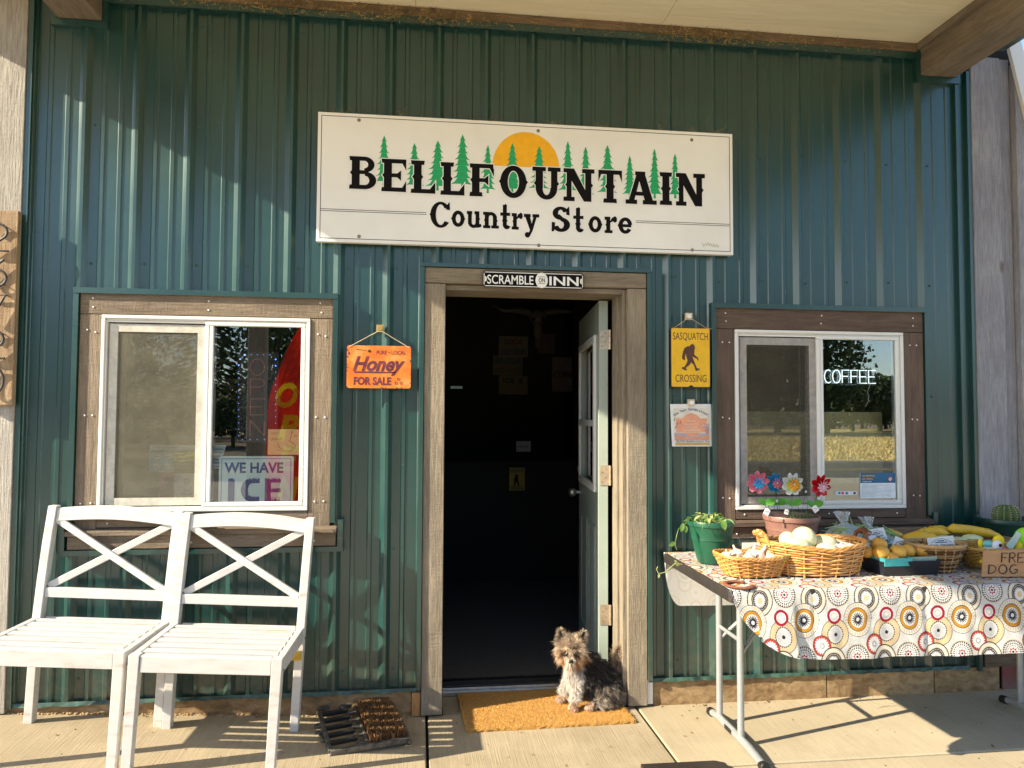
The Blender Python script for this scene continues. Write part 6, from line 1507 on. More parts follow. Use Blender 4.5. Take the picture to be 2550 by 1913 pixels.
def sstep(a, b_, x): t = max(0, min(1, (x-a)/(b_-a))); return t*t*(3-2*t)
for j in range(nv+1):
    for i in range(nu+1):
        u = U0+(U1-U0)*i/nu
        edge = min(1, max(0, (u-U0))/.37)
        drop = (DR_+.006*mnoise.noise(Vector((u*4, 0, 0))))*max(.05, math.sqrt(max(0, 1-(1-edge)**2)))
        if u < .02: drop = max(drop, .012)
        dropb = .262*math.sqrt(max(.002, 1-(1-min(1, max(0, u-U0)/.085))**2))
        L = dropb+TW+drop; s = L*j/nv-dropb          # s: arc length, 0 at the back edge, TW at the front edge
        zt = TH+.0025; rr_ = .016
        if s < 0:
            d = -s; out = .006+.004*math.sin(u*16)*min(1, d/.1); v = -out; z = zt-d if d > 0 else zt
            z = zt-d
        elif s <= TW: v = s; z = zt+.0012*math.sin(u*31+s*17)*math.sin(s*23)+.0015*max(0, mnoise.noise(Vector((u*12, s*7, 2))))
        else:
            d = s-TW; f = min(1, d/.05)
            wave = .008*math.sin(u*5.3+.9)+.004*math.sin(u*12.1+2)+.002*math.sin(u*29)
            v = TW+.010*f+(wave+.018)*sstep(.02, .30, d)+.010*mnoise.noise(Vector((u*9, d*6, 1)))*sstep(0, .1, d)-sum(.006*math.exp(-((u-c_)/.009)**2) for c_ in (.33, .79, 1.25, 1.70))-.004*math.exp(-((d-.13)/.008)**2)+.004*mnoise.noise(Vector((u*26, d*18, 4)))*sstep(0, .08, d)+(.03*sstep(.0, .3, d) if u < .25 else 0)
            z = zt-d+(.008 if d < .01 else .0)*0
        p = T(u+(.02*sstep(0, .3, s-TW) if u < .1 and s > TW else 0), v, z)
        vs.append(p); uvs.append((u/CW, (s+.30)/CH))
me = bpy.data.meshes.new('tablecloth'); fs = [(j*(nu+1)+i, (j+1)*(nu+1)+i, (j+1)*(nu+1)+i+1, j*(nu+1)+i+1) for j in range(nv) for i in range(nu)]
me.from_pydata([tuple(v) for v in vs], [], fs); uvl = me.uv_layers.new(name='UVMap')
uvl.data.foreach_set('uv', np.array([uvs[l.vertex_index] for l in me.loops], np.float32)*np.array([1, -1], np.float32)+np.array([0, 1], np.float32) if False else np.array([(uvs[l.vertex_index][0], 1-uvs[l.vertex_index][1]) for l in me.loops], np.float32).ravel())
me.polygons.foreach_set('use_smooth', [True]*len(me.polygons)); me.update()
if me.polygons[(nv//2)*nu+nu//2].normal.z < 0: me.flip_normals()
me.materials.append(cloth_mat()); clo = bpy.data.objects.new('tablecloth', me); COL.objects.link(clo)
tag(clo, 'white tablecloth printed with red, ochre and black medallions draped over the folding table', 'tablecloth')
ZB = TH+.005

# ------------------------------------------------------------------ pots and plants
def pot(name, label, cat, x, y, r0, r1, h, mat, rings=(.62,), z=ZB, soil=True):
    t = thing(name, label, cat, (x, y, z)); b = MB(); pr = [(r0*.92, 0), (r0, .006)]; n = 10
    for i in range(n+1):
        f = i/n; r = r0+(r1*.95-r0)*f**.85; zz = .006+(h-.030)*f; pr.append((r, zz))
        for g in rings:
            if f < g <= f+1/n: pr += [(r+.0005, zz+.004), (r+.004, zz+.006)]
    pr += [(r1, h-.022), (r1+.002, h-.004), (r1, h), (r1-.006, h-.001), (r1-.009, h-.03), (r1*.86, h-.05)]
    b.lathe(pr, 40); b.build('pot', mat, t, world=False, smooth=50)
    if soil:
        b = MB(); b.lathe([(r1-.010, h-.034), (r1*.5, h-.028), (.0005, h-.024)], 24); b.build('soil', plain(name+'_soil', (0.055, 0.032, 0.020), .95, scale=80, bmp=1.0), t, world=False)
    return t
def leafmesh(b, base, d, up, L, w, cup=.2, droop=.3, mi=0, n=5, col=None):
    d = Vector(d).normalized(); up = Vector(up); s = d.cross(up)
    if s.length < .05: s = d.cross(Vector((1, 0, 0)))
    s.normalize(); nn = s.cross(d); vs = []
    for i in range(n+1):
        t = i/n; ww = w*math.sin(math.pi*min(1, t*.93+.05))**.8; c = Vector(base)+d*L*t-Vector((0, 0, 1))*droop*L*t*t
        vs += [c-s*ww+nn*cup*ww, c, c+s*ww+nn*cup*ww]
    fs = []
    for i in range(n): fs += [(3*i, 3*i+1, 3*i+4, 3*i+3), (3*i+1, 3*i+2, 3*i+5, 3*i+4)]
    b.add(vs, fs, mi, col)
def leaf_mat(name, c, c2):
    m = plain(name, c, .4, two=c2, scale=40); nt = m.node_tree; bb = nt.nodes['Principled BSDF']; tr = nt.nodes.new('ShaderNodeBsdfTranslucent'); tr.inputs[0].default_value = (c[0]*1.6, c[1]*1.5, c[2], 1)
    mx = nt.nodes.new('ShaderNodeMixShader'); mx.inputs[0].default_value = .3; nt.links.new(bb.outputs[0], mx.inputs[1]); nt.links.new(tr.outputs[0], mx.inputs[2]); nt.links.new(mx.outputs[0], nt.nodes['Material Output'].inputs[0]); return m
MT['vine'] = leaf_mat('vine_leaf', (0.20, 0.34, 0.07), (0.09, 0.20, 0.04)); MT['vine2'] = leaf_mat('variegated_leaf', (0.62, 0.60, 0.30), (0.30, 0.42, 0.14))
gp = pot('green_pot', 'green plastic pot with a trailing variegated plant at the left end of the table', 'potted plant', .778, -.335, .060, .103, .188, plain('green_plastic', (0.013, 0.088, 0.047), .38, var=.08), rings=(.62,))
b = MB(); b2 = MB(); q = random.Random(4)
for k in range(64):
    a = q.uniform(0, 6.28); r = q.uniform(0, .065); base = (r*math.cos(a), r*math.sin(a), .165+q.uniform(0, .02)); el = q.uniform(.3, 1.3)
    d = (math.cos(a)*math.cos(el)+q.gauss(0, .2), math.sin(a)*math.cos(el)+q.gauss(0, .2), math.sin(el)); (b if q.random() < .45 else b2).__class__
    tgt = b if q.random() < .45 else b2
    st = Vector(base); en = st+Vector(d).normalized()*q.uniform(.01, .045); tgt.tube([st, en], .0012, 4); leafmesh(tgt, en, (d[0], d[1], d[2]*.3+q.uniform(-.3, .2)), (0, 0, 1), q.uniform(.022, .038), q.uniform(.007, .012), .25, .4)
b.build('foliage', MT['vine'], gp, world=False, smooth=True); b2.build('foliage', MT['vine2'], gp, world=False, smooth=True)
def wpt(zx, zy, Y): p = P(1620+zx/4.174, 1150+zy/4.174, Y); return p-Vector(gp.location)
b = MB(); vine = [wpt(470, 600, -.33), wpt(400, 598, -.37), wpt(345, 660, -.39), wpt(290, 700, -.40), wpt(268, 780, -.41), wpt(255, 860, -.41), wpt(280, 938, -.42)]
sm = []
for a, c in zip(vine, vine[1:]):
    for i in range(4): sm.append(a.lerp(c, i/4))
b.tube(sm, .0016, 5)
for (zx, zy, dx, dz, L) in ((340, 640, -.4, -.9, .036), (355, 660, .1, -1, .03), (262, 840, -1, -.25, .036), (400, 600, -.5, .5, .02)):
    p = wpt(zx, zy, -.395); leafmesh(b, p, (dx, -.25, dz), (0, -1, .3), L, .010, .3, .1)
p = wpt(740, 605, -.44); leafmesh(b, p, (.25, -.35, -1), (0, -1, .2), .042, .015, .3, .1); b.tube([wpt(700, 560, -.40), p], .0013, 5)
p = wpt(545, 650, -.44); b.tube([wpt(530, 590, -.42), p, wpt(540, 700, -.445)], .0013, 5)
b.build('trailing_stem', MT['vine'], gp, world=False, smooth=True)
b = MB(); p0 = [wpt(640, 700, -.45)]; cr = [wpt(330, 1068, -.50), wpt(265, 1050, -.50), wpt(200, 1105, -.50), wpt(150, 1150, -.50), wpt(85, 1165, -.50), wpt(62, 1120, -.50), wpt(75, 1090, -.50)]
b.tube(cr, .0016, 5); leafmesh(b, wpt(300, 1070, -.5), (-.8, -.2, .3), (0, -1, .3), .022, .008, .3, .1); leafmesh(b, wpt(90, 1165, -.5), (-.3, -.2, -.9), (0, -1, .3), .014, .005); leafmesh(b, wpt(262, 1050, -.5), (-.2, 0, .8), (0, -1, .3), .016, .006); b.build('trailing_stem', MT['vine2'], gp, world=False, smooth=True)

bp_ = pot('brown_pot', 'large brown plastic pot of spiky succulents holding flower pinwheels', 'potted plant', 1.215, -.225, .084, .127, .192, plain('terracotta_plastic', (0.25, 0.125, 0.095), .42, var=.06), rings=(.48, .78))
b = MB(); q = random.Random(9)
for k in range(170):
    cx, cy = (-.01, -.03) if k < 90 else (.05, -.03); a = q.uniform(0, 6.28); el = q.uniform(.25, 1.45); d = Vector((math.cos(a)*math.cos(el), math.sin(a)*math.cos(el), math.sin(el)))
    leafmesh(b, (cx+d.x*.01, cy+d.y*.01, .162), d, (0, 0, 1), q.uniform(.045, .080), .0032, .4, .25)
b.build('foliage', leaf_mat('succulent', (0.30, 0.38, 0.20), (0.12, 0.20, 0.08)), bp_, world=False)
def pinwheel(i, zx, zy, rr_, outer, inner_, centre, label, Yp, tilt, foot, leafs=True, halo=None):
    c = P(1620+zx/4.174, 1150+zy/4.174, Yp)
    t = thing('flower_pinwheel', label, 'pinwheel', tuple(c), 0, 'flower pinwheels stuck in the brown pot')
    rot = Euler(tilt).to_matrix()
    def petal(bb, ang, L, w, y0, cup):
        n = 6; m = 5; vs = []
        for j in range(n+1):
            tt = j/n; ww = w*math.sin(math.pi*min(1, .08+.92*tt*.93))**.6
            for k in range(m+1):
                uu = k/m*2-1; rad = L*(.12+.88*tt); x = uu*ww; z = rad; y = y0-cup*(1-uu*uu)*math.sin(math.pi*tt)*.8-.006*tt+.005*uu
                ca, sa = math.cos(ang), math.sin(ang); vs.append(rot @ Vector((x*ca-z*sa, y, x*sa+z*ca)))
        bb.add(vs, [(j*(m+1)+k, j*(m+1)+k+1, (j+1)*(m+1)+k+1, (j+1)*(m+1)+k) for j in range(n) for k in range(m)])
    def pm(nm, c_, c2=None): return plain('pinwheel_%s_%d' % (nm, i), c_, .22, two=c2 or tuple(x*.75 for x in c_), scale=18, coat=.4)
    MO = pm('outer', *outer)
    for k in range(8):
        b = MB(); petal(b, R(45*k+7*i), rr_, rr_*.30, .004+(k % 2)*.003, -.012); o = b.build('petal', MO, t, world=False, smooth=True, solid=.0008)
    b = MB()
    if halo:
        for k in range(10): petal(b, R(36*k+18), rr_*.66, rr_*.15, -.006, .002)
        b.build('petal_ring', pm('halo', halo), t, world=False, smooth=True)
    b = MB()
    for k in range(10): petal(b, R(36*k), rr_*.56, rr_*.095, -.012, .006)
    b.build('petal_ring', pm('inner', *inner_), t, world=False, smooth=True, solid=.0006)
    b = MB(); b.ball(rot @ Vector((0, -.016, 0)), rr_*.11, 12, 8); b.build('hub', pm('hub', centre), t, world=False, smooth=True)
    b = MB(); f = P(1620+foot[0]/4.174, 1150+foot[1]/4.174, Yp-.01)-c; b.tube([Vector((0, .006, 0)), f*.5+Vector((.002, .006, 0)), f+Vector((0, 0, -.03))], .0012, 5); b.build('stem', MT['wire'], t, world=False)
    if leafs:
        b = MB()
        for s in (-1, 1): leafmesh(b, f*.66, (s*.9, -.2, .55), (0, -.8, .6), .052, .019, .3, .1)
        b.build('leaf', leaf_mat('bright_leaf_%d' % i, (0.16, 0.48, 0.05), (0.07, 0.30, 0.03)), t, world=False, smooth=True)
    return t
pinwheel(1, 1118, 215, .0530, ((0.78, 0.22, 0.30), (0.62, 0.12, 0.20)), ((0.02, 0.22, 0.62), (0.02, 0.45, 0.75)), (.05, .3, .7), 'pink flower pinwheel with blue centre petals, leftmost in the brown pot', -.26, (.1, 0, -.1), (1240, 560))
pinwheel(2, 1298, 218, .0480, ((0.02, 0.35, 0.60), (0.01, 0.20, 0.45)), ((0.80, 0.25, 0.33), (0.70, 0.14, 0.22)), (.8, .6, .6), 'blue flower pinwheel with pink centre petals behind its neighbours', -.20, (.0, 0, .1), (1330, 560))
pinwheel(3, 1476, 232, .0540, ((0.80, 0.80, 0.76), (0.66, 0.68, 0.64)), ((0.85, 0.42, 0.02), (0.85, 0.25, 0.01)), (.6, .7, .5), 'white flower pinwheel with orange centre petals above the spiky plant', -.28, (.05, 0, .05), (1470, 560), halo=(0.50, 0.62, 0.06))
pinwheel(4, 1773, 248, .0540, ((0.62, 0.008, 0.012), (0.42, 0.004, 0.01)), ((0.80, 0.50, 0.56), (0.70, 0.36, 0.44)), (.8, .7, .7), 'red flower pinwheel with pale pink centre petals, rightmost in the pot', -.26, (.12, 0, .15), (1650, 575))
# bare wires and small price tags in the pot
b = MB()
for a, c in (((1640, 150), (1560, 560)), ((1330, 330), (1345, 560)), ((1300, 300), (1275, 560)), ((1620, 320), (1640, 520)), ((1190, 330), (1260, 545)), ((1780, 370), (1680, 560)), ((1545, 330), (1530, 560))):
    p = P(1620+a[0]/4.174, 1150+a[1]/4.174, -.24); p2 = P(1620+c[0]/4.174, 1150+c[1]/4.174, -.25); b.tube([p, p2+Vector((0, 0, -.02))], .0009, 4)
b.build('support_wire', MT['wire'], bp_)
for k, (zx, zy, w, rt, lab) in enumerate([(1210, 520, .026, -.5, 'white price tag hanging on the left rim of the brown pot'), (1712, 490, .026, .6, 'cream price tag hanging on the right side of the brown pot'), (1415, 520, .020, -.3, 'cream price tag among the spiky leaves of the brown pot'), (1315, 408, .010, 0, 'tiny tan tag under the blue pinwheel'), (1615, 310, .008, .1, 'tiny white tag on a bare wire beside the white pinwheel'), (1733, 437, .008, .3, 'tiny tag just above the cream price tag'), (1548, 292, .010, .2, 'tiny clear tag on the edge of the white pinwheel')]):
    p = P(1620+zx/4.174, 1150+zy/4.174, -.345 if w > .015 else -.26); t = thing('price_tag', lab, 'price tag', tuple(p), 0, 'price tags on the flower pinwheels')
    b = MB(); ca, sa = math.cos(rt), math.sin(rt); h_ = w*.62
    b.poly([(x*ca-z*sa, x*sa+z*ca) for x, z in ((-w/2, -h_), (w/2, -h_), (w/2, h_*.7), (0, h_), (-w/2, h_*.7))], 0, .0008); b.build('card', MT['signwhite'], t, world=False)
    if w > .015:
        b = MB(); b.tube([(-w*.3, -.0008, 0), (-w*.1, -.0008, .003), (w*.05, -.0008, -.002), (w*.3, -.0008, .002)], .0007, 4); b.build('lettering', col('tag_red_ink', (0.5, 0.08, 0.10)), t, world=False)

cp = pot('cactus_pot', 'dark green pot with a round ribbed cactus at the right end of the table', 'potted plant', 2.385, -.165, .088, .142, .158, plain('dark_green_plastic', (0.008, 0.040, 0.030), .35), rings=(.62,))
def cact(a, z): return 1+.10*math.cos(a*13)
b = MB(); pr = [(max(.0006, .056*math.sin(math.pi*t)**.62), .118+.105*(1-math.cos(math.pi*t))/2) for t in [i/14 for i in range(1, 15)]]; b.lathe(pr, 78, rim=cact); b.v = [(p[0]-.028, p[1]-.02, p[2]) for p in b.v]
cb = b.build('cactus', plain('cactus_skin', (0.085, 0.130, 0.030), .55, two=(0.05, 0.09, 0.02), scale=20), cp, world=False, smooth=True)
b = MB()
for k in range(13):
    for j in range(1, 13):
        t = j/14; r = .056*math.sin(math.pi*t)**.62*1.10; z = .118+.105*(1-math.cos(math.pi*t))/2; a = 2*math.pi*k/13; p = Vector((-.028+r*math.cos(a), -.02+r*math.sin(a), z)); b.ball(p, .0022, 5, 3)
        for _ in range(4):
            d = (Vector((math.cos(a), math.sin(a), (t-.5)))+Vector((random.gauss(0, .6), random.gauss(0, .6), random.gauss(0, .6)))).normalized()*.009; s = Vector((.0003, .0003, .0003)); b.add([p-s, p+s, p+d], [(0, 1, 2)])
b.build('spines', col('spine', (0.62, 0.56, 0.36)), cb, world=False)

# ------------------------------------------------------------------ baskets
def basket(name, label, x, y, rot, r0, r1, h, sup, mats, stakes, rows, tr, dip=0.0, handles=False, z=ZB, wide=False, foot=None):
    t = thing(name, label, 'basket', (x, y, z), rot)
    def outline(f, a):
        rx = r0[0]+(r1[0]-r0[0])*f; ry = r0[1]+(r1[1]-r0[1])*f; c, s = math.cos(a), math.sin(a)
        k = (abs(c)**sup+abs(s)**sup)**(-1/sup); return rx*k*c, ry*k*s
    def top(a): return h*(1-dip*(1-abs(math.cos(a)))**1.5) if dip else h
    groups = [MB() for _ in mats]; q = random.Random(len(name)+rows)
    for r in range(rows):
        f = (r+.5)/rows; pts = []; n = stakes*2; off = (r % 2)
        for k in range(n):
            a = 2*math.pi*k/n; px, py = outline(f, a); amp = tr*1.25*math.cos(math.pi*(k+off)) if k % 2 == 0 or True else 0
            amp = tr*1.3*(1 if ((k//2+off) % 2) else -1) if k % 2 == 0 else 0
            L = math.hypot(px, py); pts.append((px*(1+amp/L), py*(1+amp/L), .004+(top(a)-.006)*f+q.gauss(0, tr*.18)))
        groups[q.choice(range(len(mats))) if len(mats) > 1 else 0].tube(pts, tr*(2.0 if wide else 1.0), 5, closed=True, flat=.45 if wide else 1)
    for g, mm in zip(groups, mats):
        if g.v: o = g.build('weave', mm, t, world=False, smooth=True); o['kind'] = 'stuff'
    b = MB()
    for k in range(stakes):
        a = 2*math.pi*k/stakes; p0 = outline(0, a); p1 = outline(1, a); b.tube([(p0[0], p0[1], 0), ((p0[0]+p1[0])/2, (p0[1]+p1[1])/2, top(a)/2), (p1[0], p1[1], top(a))], tr*1.15, 5)
    b.build('stakes', mats[0], t, world=False, smooth=True)['kind'] = 'stuff'
    b = MB(); n = stakes*4
    for s in (0, 1, 2):
        b.tube([((1+.012*math.cos(k*1.2+s*2.1))*outline(1.01, 2*math.pi*k/n)[0], (1+.012*math.cos(k*1.2+s*2.1))*outline(1.01, 2*math.pi*k/n)[1], top(2*math.pi*k/n)+tr*1.4*math.sin(k*1.2+s*2.1)) for k in range(n)], tr*1.25, 6, closed=True)
    b.build('rim', mats[0], t, world=False, smooth=True)
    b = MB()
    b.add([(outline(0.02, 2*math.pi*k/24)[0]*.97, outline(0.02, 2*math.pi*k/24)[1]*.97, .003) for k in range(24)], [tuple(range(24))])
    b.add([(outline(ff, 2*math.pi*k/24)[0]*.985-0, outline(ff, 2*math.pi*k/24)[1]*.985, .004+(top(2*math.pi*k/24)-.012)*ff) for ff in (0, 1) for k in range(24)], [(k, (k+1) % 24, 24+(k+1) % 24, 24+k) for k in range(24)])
    b.build('shade_lining', plain(name+'_shade_%d' % rows, (0.16, 0.085, 0.03), .9), t, world=False)  # dark inner sheet stands in for shade between the strands
    if handles:
        for s in (-1, 1):
            b = MB(); px = outline(1, 0 if s > 0 else math.pi)[0]; pts = [(px*1.0, -.045, h-.010), (px*1.05, -.036, h+.026), (px*1.07, 0, h+.040), (px*1.05, .036, h+.026), (px*1.0, .045, h-.010)]
            b.tube(pts, .0085, 8)
            for k in range(9): c = Vector(pts[1]).lerp(Vector(pts[3]), k/8)+Vector((s*.012, 0, .012 if 2 < k < 6 else .004)); b.tube([c+Vector((.010*math.cos(i), 0, .010*math.sin(i))) for i in range(7)], .0022, 4)
            b.build('handle', mats[0] if s < 0 else col('worn_handle', (0.17, 0.055, 0.02)), t, world=False, smooth=True)
    return t
MT['wick'] = plain('honey_wicker', (0.66, 0.335, 0.095), .42, two=(0.50, 0.22, 0.05), scale=60, coat=.15); MT['wick2'] = plain('pale_wicker', (0.74, 0.43, 0.16), .45, two=(0.58, 0.29, 0.08), scale=60, coat=.15)
MT['dkwick'] = plain('dark_splint', (0.14, 0.060, 0.025), .5, two=(0.08, 0.035, 0.015), scale=50); MT['ltwick'] = plain('tan_splint', (0.52, 0.34, 0.15), .5, two=(0.38, 0.22, 0.09), scale=50)
MT['yelwick'] = plain('yellow_wicker', (0.55, 0.33, 0.07), .5, two=(0.40, 0.22, 0.04), scale=50)
basket('garlic_basket', 'small shallow honey wicker basket of garlic at the left front of the table', .846, -.590, R(2), (.108, .076), (.146, .100), .086, 3.2, [MT['wick']], 22, 10, .0034, dip=.10)
basket('big_basket', 'large oval honey wicker basket of onions with rolled handles', 1.132, -.560, R(1), (.185, .118), (.216, .145), .132, 2.5, [MT['wick'], MT['wick2']], 18, 12, .0038, handles=True, dip=.16)
basket('round_basket', 'round dark and tan splint basket behind the price card', 1.680, -.580, 0, (.072, .068), (.122, .098), .112, 2.0, [MT['ltwick'], MT['dkwick'], MT['ltwick']], 18, 13, .0030, wide=True)
basket('toy_basket', 'yellow wicker basket of plush toys behind the cardboard sign', 1.950, -.560, 0, (.075, .070), (.150, .110), .092, 2.0, [MT['yelwick']], 22, 12, .0032)

# garlic
MT['garlic'] = skin('garlic_skin', (0.70, 0.60, 0.47), (0.56, 0.42, 0.34), (0.42, 0.27, 0.22), .55, 22, 90, .4, 0)
def bulb(x, y, z, r, rot, lab):
    t = thing('garlic_bulb', lab, 'garlic', (x, y, z), 0, 'garlic bulbs heaped in the shallow basket'); t.rotation_euler = rot
    b = MB(); pr = [(.0005, -r*.72), (r*.35, -r*.76), (r*.80, -r*.50), (r, -.05*r), (r*.86, r*.40), (r*.45, r*.72), (r*.20, r*.95), (r*.16, r*1.35), (r*.10, r*1.5)]
    b.lathe(pr, 36, rim=lambda a, z_: 1+(.06*abs(math.cos(a*3.5)) if z_ < r*.6 else 0)-.03); b.build('bulb', MT['garlic'], t, world=False, smooth=True)
    b = MB(); b.ball((0, 0, -r*.74), r*.30, 8, 4, sc=(1, 1, .3)); b.build('root', col('garlic_root', (0.36, 0.24, 0.13)), t, world=False)
G_ = [(.735, -.600, .098, .027, (.5, .4, 0), 'pale garlic bulb at the left end of the shallow basket'), (.785, -.590, .108, .028, (-.4, .2, 1), 'rosy garlic bulb with its neck down, second from the left'), (.815, -.640, .098, .028, (.1, .0, 0), 'whitest garlic bulb at the front rim of the basket'),
      (.870, -.610, .104, .030, (.2, .6, 0), 'garlic bulb in the middle of the basket with tall stalk beside it'), (.905, -.652, .094, .030, (1.2, .4, 1), 'purplish garlic bulb at the right front of the basket'), (.925, -.570, .108, .030, (.5, -.6, 0), 'big creamy garlic bulb at the back right of the basket'), (.868, -.555, .100, .027, (.4, .2, 0), 'garlic bulb at the back of the basket before the price box'), (.765, -.555, .093, .026, (.3, -.5, 0), 'garlic bulb hidden behind the left ones')]
for x, y, z, r, ro, lb in G_: bulb(x, y, ZB+z-.026, r, ro, lb)
for k, (x, y, rt, lab) in enumerate([(.845, -.595, .45, 'dry garlic stalk poking up left of the basket centre'), (.892, -.590, .6, 'dry garlic stalk poking up right of the basket centre')]):
    b = MB(); b.tube([(x, y, ZB+.080), (x+.012*rt, y, ZB+.10), (x+.035*rt, y, ZB+.122)], [.0065, .005, .0035], 8); tag(b.build('garlic_stalk', MT['garlic'], smooth=True), lab, 'garlic stalk')
# onions
MT['onion'] = skin('white_onion', (0.76, 0.71, 0.48), (0.60, 0.60, 0.28), (0.52, 0.42, 0.18), .3, 12, 60, .35, .2)
for x, y, z, r, sc_, lab in ((1.030, -.600, .105, .046, (1.2, 1, .85), 'yellowish onion with a dry root at the left of the big basket'), (1.085, -.545, .128, .052, (1.0, 1, 1.0), 'largest pale onion on top of the big basket'), (1.020, -.530, .122, .036, (1, 1, 1), 'onion behind the left one in the big basket'), (1.145, -.620, .095, .036, (1.35, 1, .8), 'long white onion at the front rim of the big basket'), (1.175, -.535, .108, .044, (1.5, 1, .75), 'flat green tinted onion beside the leaning card')):
    o = thing('onion', lab, 'onion', (x+.018, y, ZB+z+.006), 0, 'onions in the big basket'); b = MB(); b.ball((0, 0, 0), r, 22, 14, sc=sc_); b.build('bulb', MT['onion'], o, world=False, smooth=True)
    b = MB(); b.ball((-r*sc_[0]*.6, -r*.75, -r*.2), r*.22, 8, 6, sc=(1, .5, .8)); b.build('root', col('onion_root', (0.42, 0.30, 0.12)), o, world=False)
# horseshoe
hs = PG(1620+918/4.174, 1150+1290/4.174, ZB); b = MB(); pts = [(hs.x+.052*math.cos(R(a)), hs.y+.060*math.sin(R(a)), ZB+.005) for a in range(-0, 301, 15)]
vs = []; 
pts = [(hs.x+(.050+.0*a)*math.cos(R(a))*1.0, hs.y+.058*math.sin(R(a)), ZB+.0045) for a in range(40, 341, 15)]
b.tube(pts, .0105, 8, flat=.42); tag(b.build('horseshoe', plain('rusty_iron', (0.30, 0.095, 0.045), .8, two=(0.18, 0.055, 0.03), scale=50, bmp=.5), smooth=True), 'rusty horseshoe lying on the cloth at the table corner', 'horseshoe')
# clear box with price card behind the garlic
p = P(1620+915/4.174, 1150+810/4.174, -.44); p2 = P(1620+1240/4.174, 1150+985/4.174, -.44)
pbx = thing('price_box', 'clear plastic box holding a white price card behind the garlic basket', 'box', ((p.x+p2.x)/2, -.43, ZB))
b = MB(); b.box(p.x, p2.x, -.44, -.37, ZB, p.z); b.build('box', glass('clear_plastic', .05, (.90, .93, .95)), pbx, bevel=.008)
b = MB(); b.box(p.x+.012, p2.x-.010, -.449, -.447, ZB+.02, p.z-.012); b.build('card', MT['white_print'], pbx)
def arched_print(par, f, s=1.0, word=None):
    b = MB(); pts = [f(.12+.76*i/12, .56+.30*math.sin(math.pi*i/12)) for i in range(13)]; b.tube(pts, .0007*s, 4)
    for v, w_ in ((.70, .22), (.58, .44)):
        a = f(.5-w_/2, v); c = f(.5+w_/2, v); b.tube([a, c], .0015*s, 4)
    if word:
        for k, (wd, u, v, hh, ww) in enumerate(word):
            vs_, fs_2 = glyphs(wd, .005, .2); x0 = min(q[0] for q in vs_); x1 = max(q[0] for q in vs_)
            b.add([f(u+(q[0]-x0)/(x1-x0)*ww, v+q[1]/.73*hh) for q in vs_], fs_2)
    b.build('lettering', MT['ink'], par)
w0 = p2.x-p.x-.022; arched_print(pbx, lambda u, v: Vector((p.x+.012+w0*u, -.4505, ZB+.02+(p.z-.032-ZB)*v)), 1.0)
def card(name, label, c4, word):
    """card from its four corners: bottom left, bottom right, top right, top left"""
    t = thing(name, label, 'price card', tuple(c4[0])); b = MB(); nrm = (c4[1]-c4[0]).cross(c4[3]-c4[0]).normalized()
    b.add([q for q in c4]+[q-nrm*.0012 for q in c4], [(0, 1, 2, 3), (7, 6, 5, 4), (0, 4, 5, 1), (1, 5, 6, 2), (2, 6, 7, 3), (3, 7, 4, 0)]); b.build('card', MT['white_print'], t)
    f = lambda u, v: c4[0].lerp(c4[1], u).lerp(c4[3].lerp(c4[2], u), v)+nrm*.0009
    arched_print(t, f, 1.1, word); return t
def PB(zx, zy, Y): return P(2050+zx/4.424, 1200+zy/4.424, Y)
card('price_card', 'white beans price card standing between the two plastic bags', [PB(550, 668, -.385), PB(706, 628, -.385), PB(664, 500, -.37), PB(425, 545, -.37)], [('Beans', .42, .30, .20, .42), ('2.50 bag', .42, .10, .13, .52)])
card('price_card', 'white asian pears price card leaning behind the pears', [PB(745, 748, -.52), PB(985, 790, -.52), PB(1018, 692, -.50), PB(798, 596, -.50)], [('Asian Pears', .04, .28, .22, .86), ('4 / $1', .50, .06, .15, .40)])
card('price_card', 'white elephant garlic price card standing in the round splint basket', [PB(1165, 745, -.56), PB(1464, 752, -.56), PB(1430, 592, -.55), PB(1142, 622, -.55)], [('Garlic Elephant', .06, .30, .17, .90), ('50¢', .62, .06, .18, .26)])
card('price_card', 'blank looking white card lying on the onions in the big basket', [PB(-20, 700, -.60)*1.0, PB(300, 768, -.66), PB(425, 712, -.60), PB(140, 640, -.50)], None)

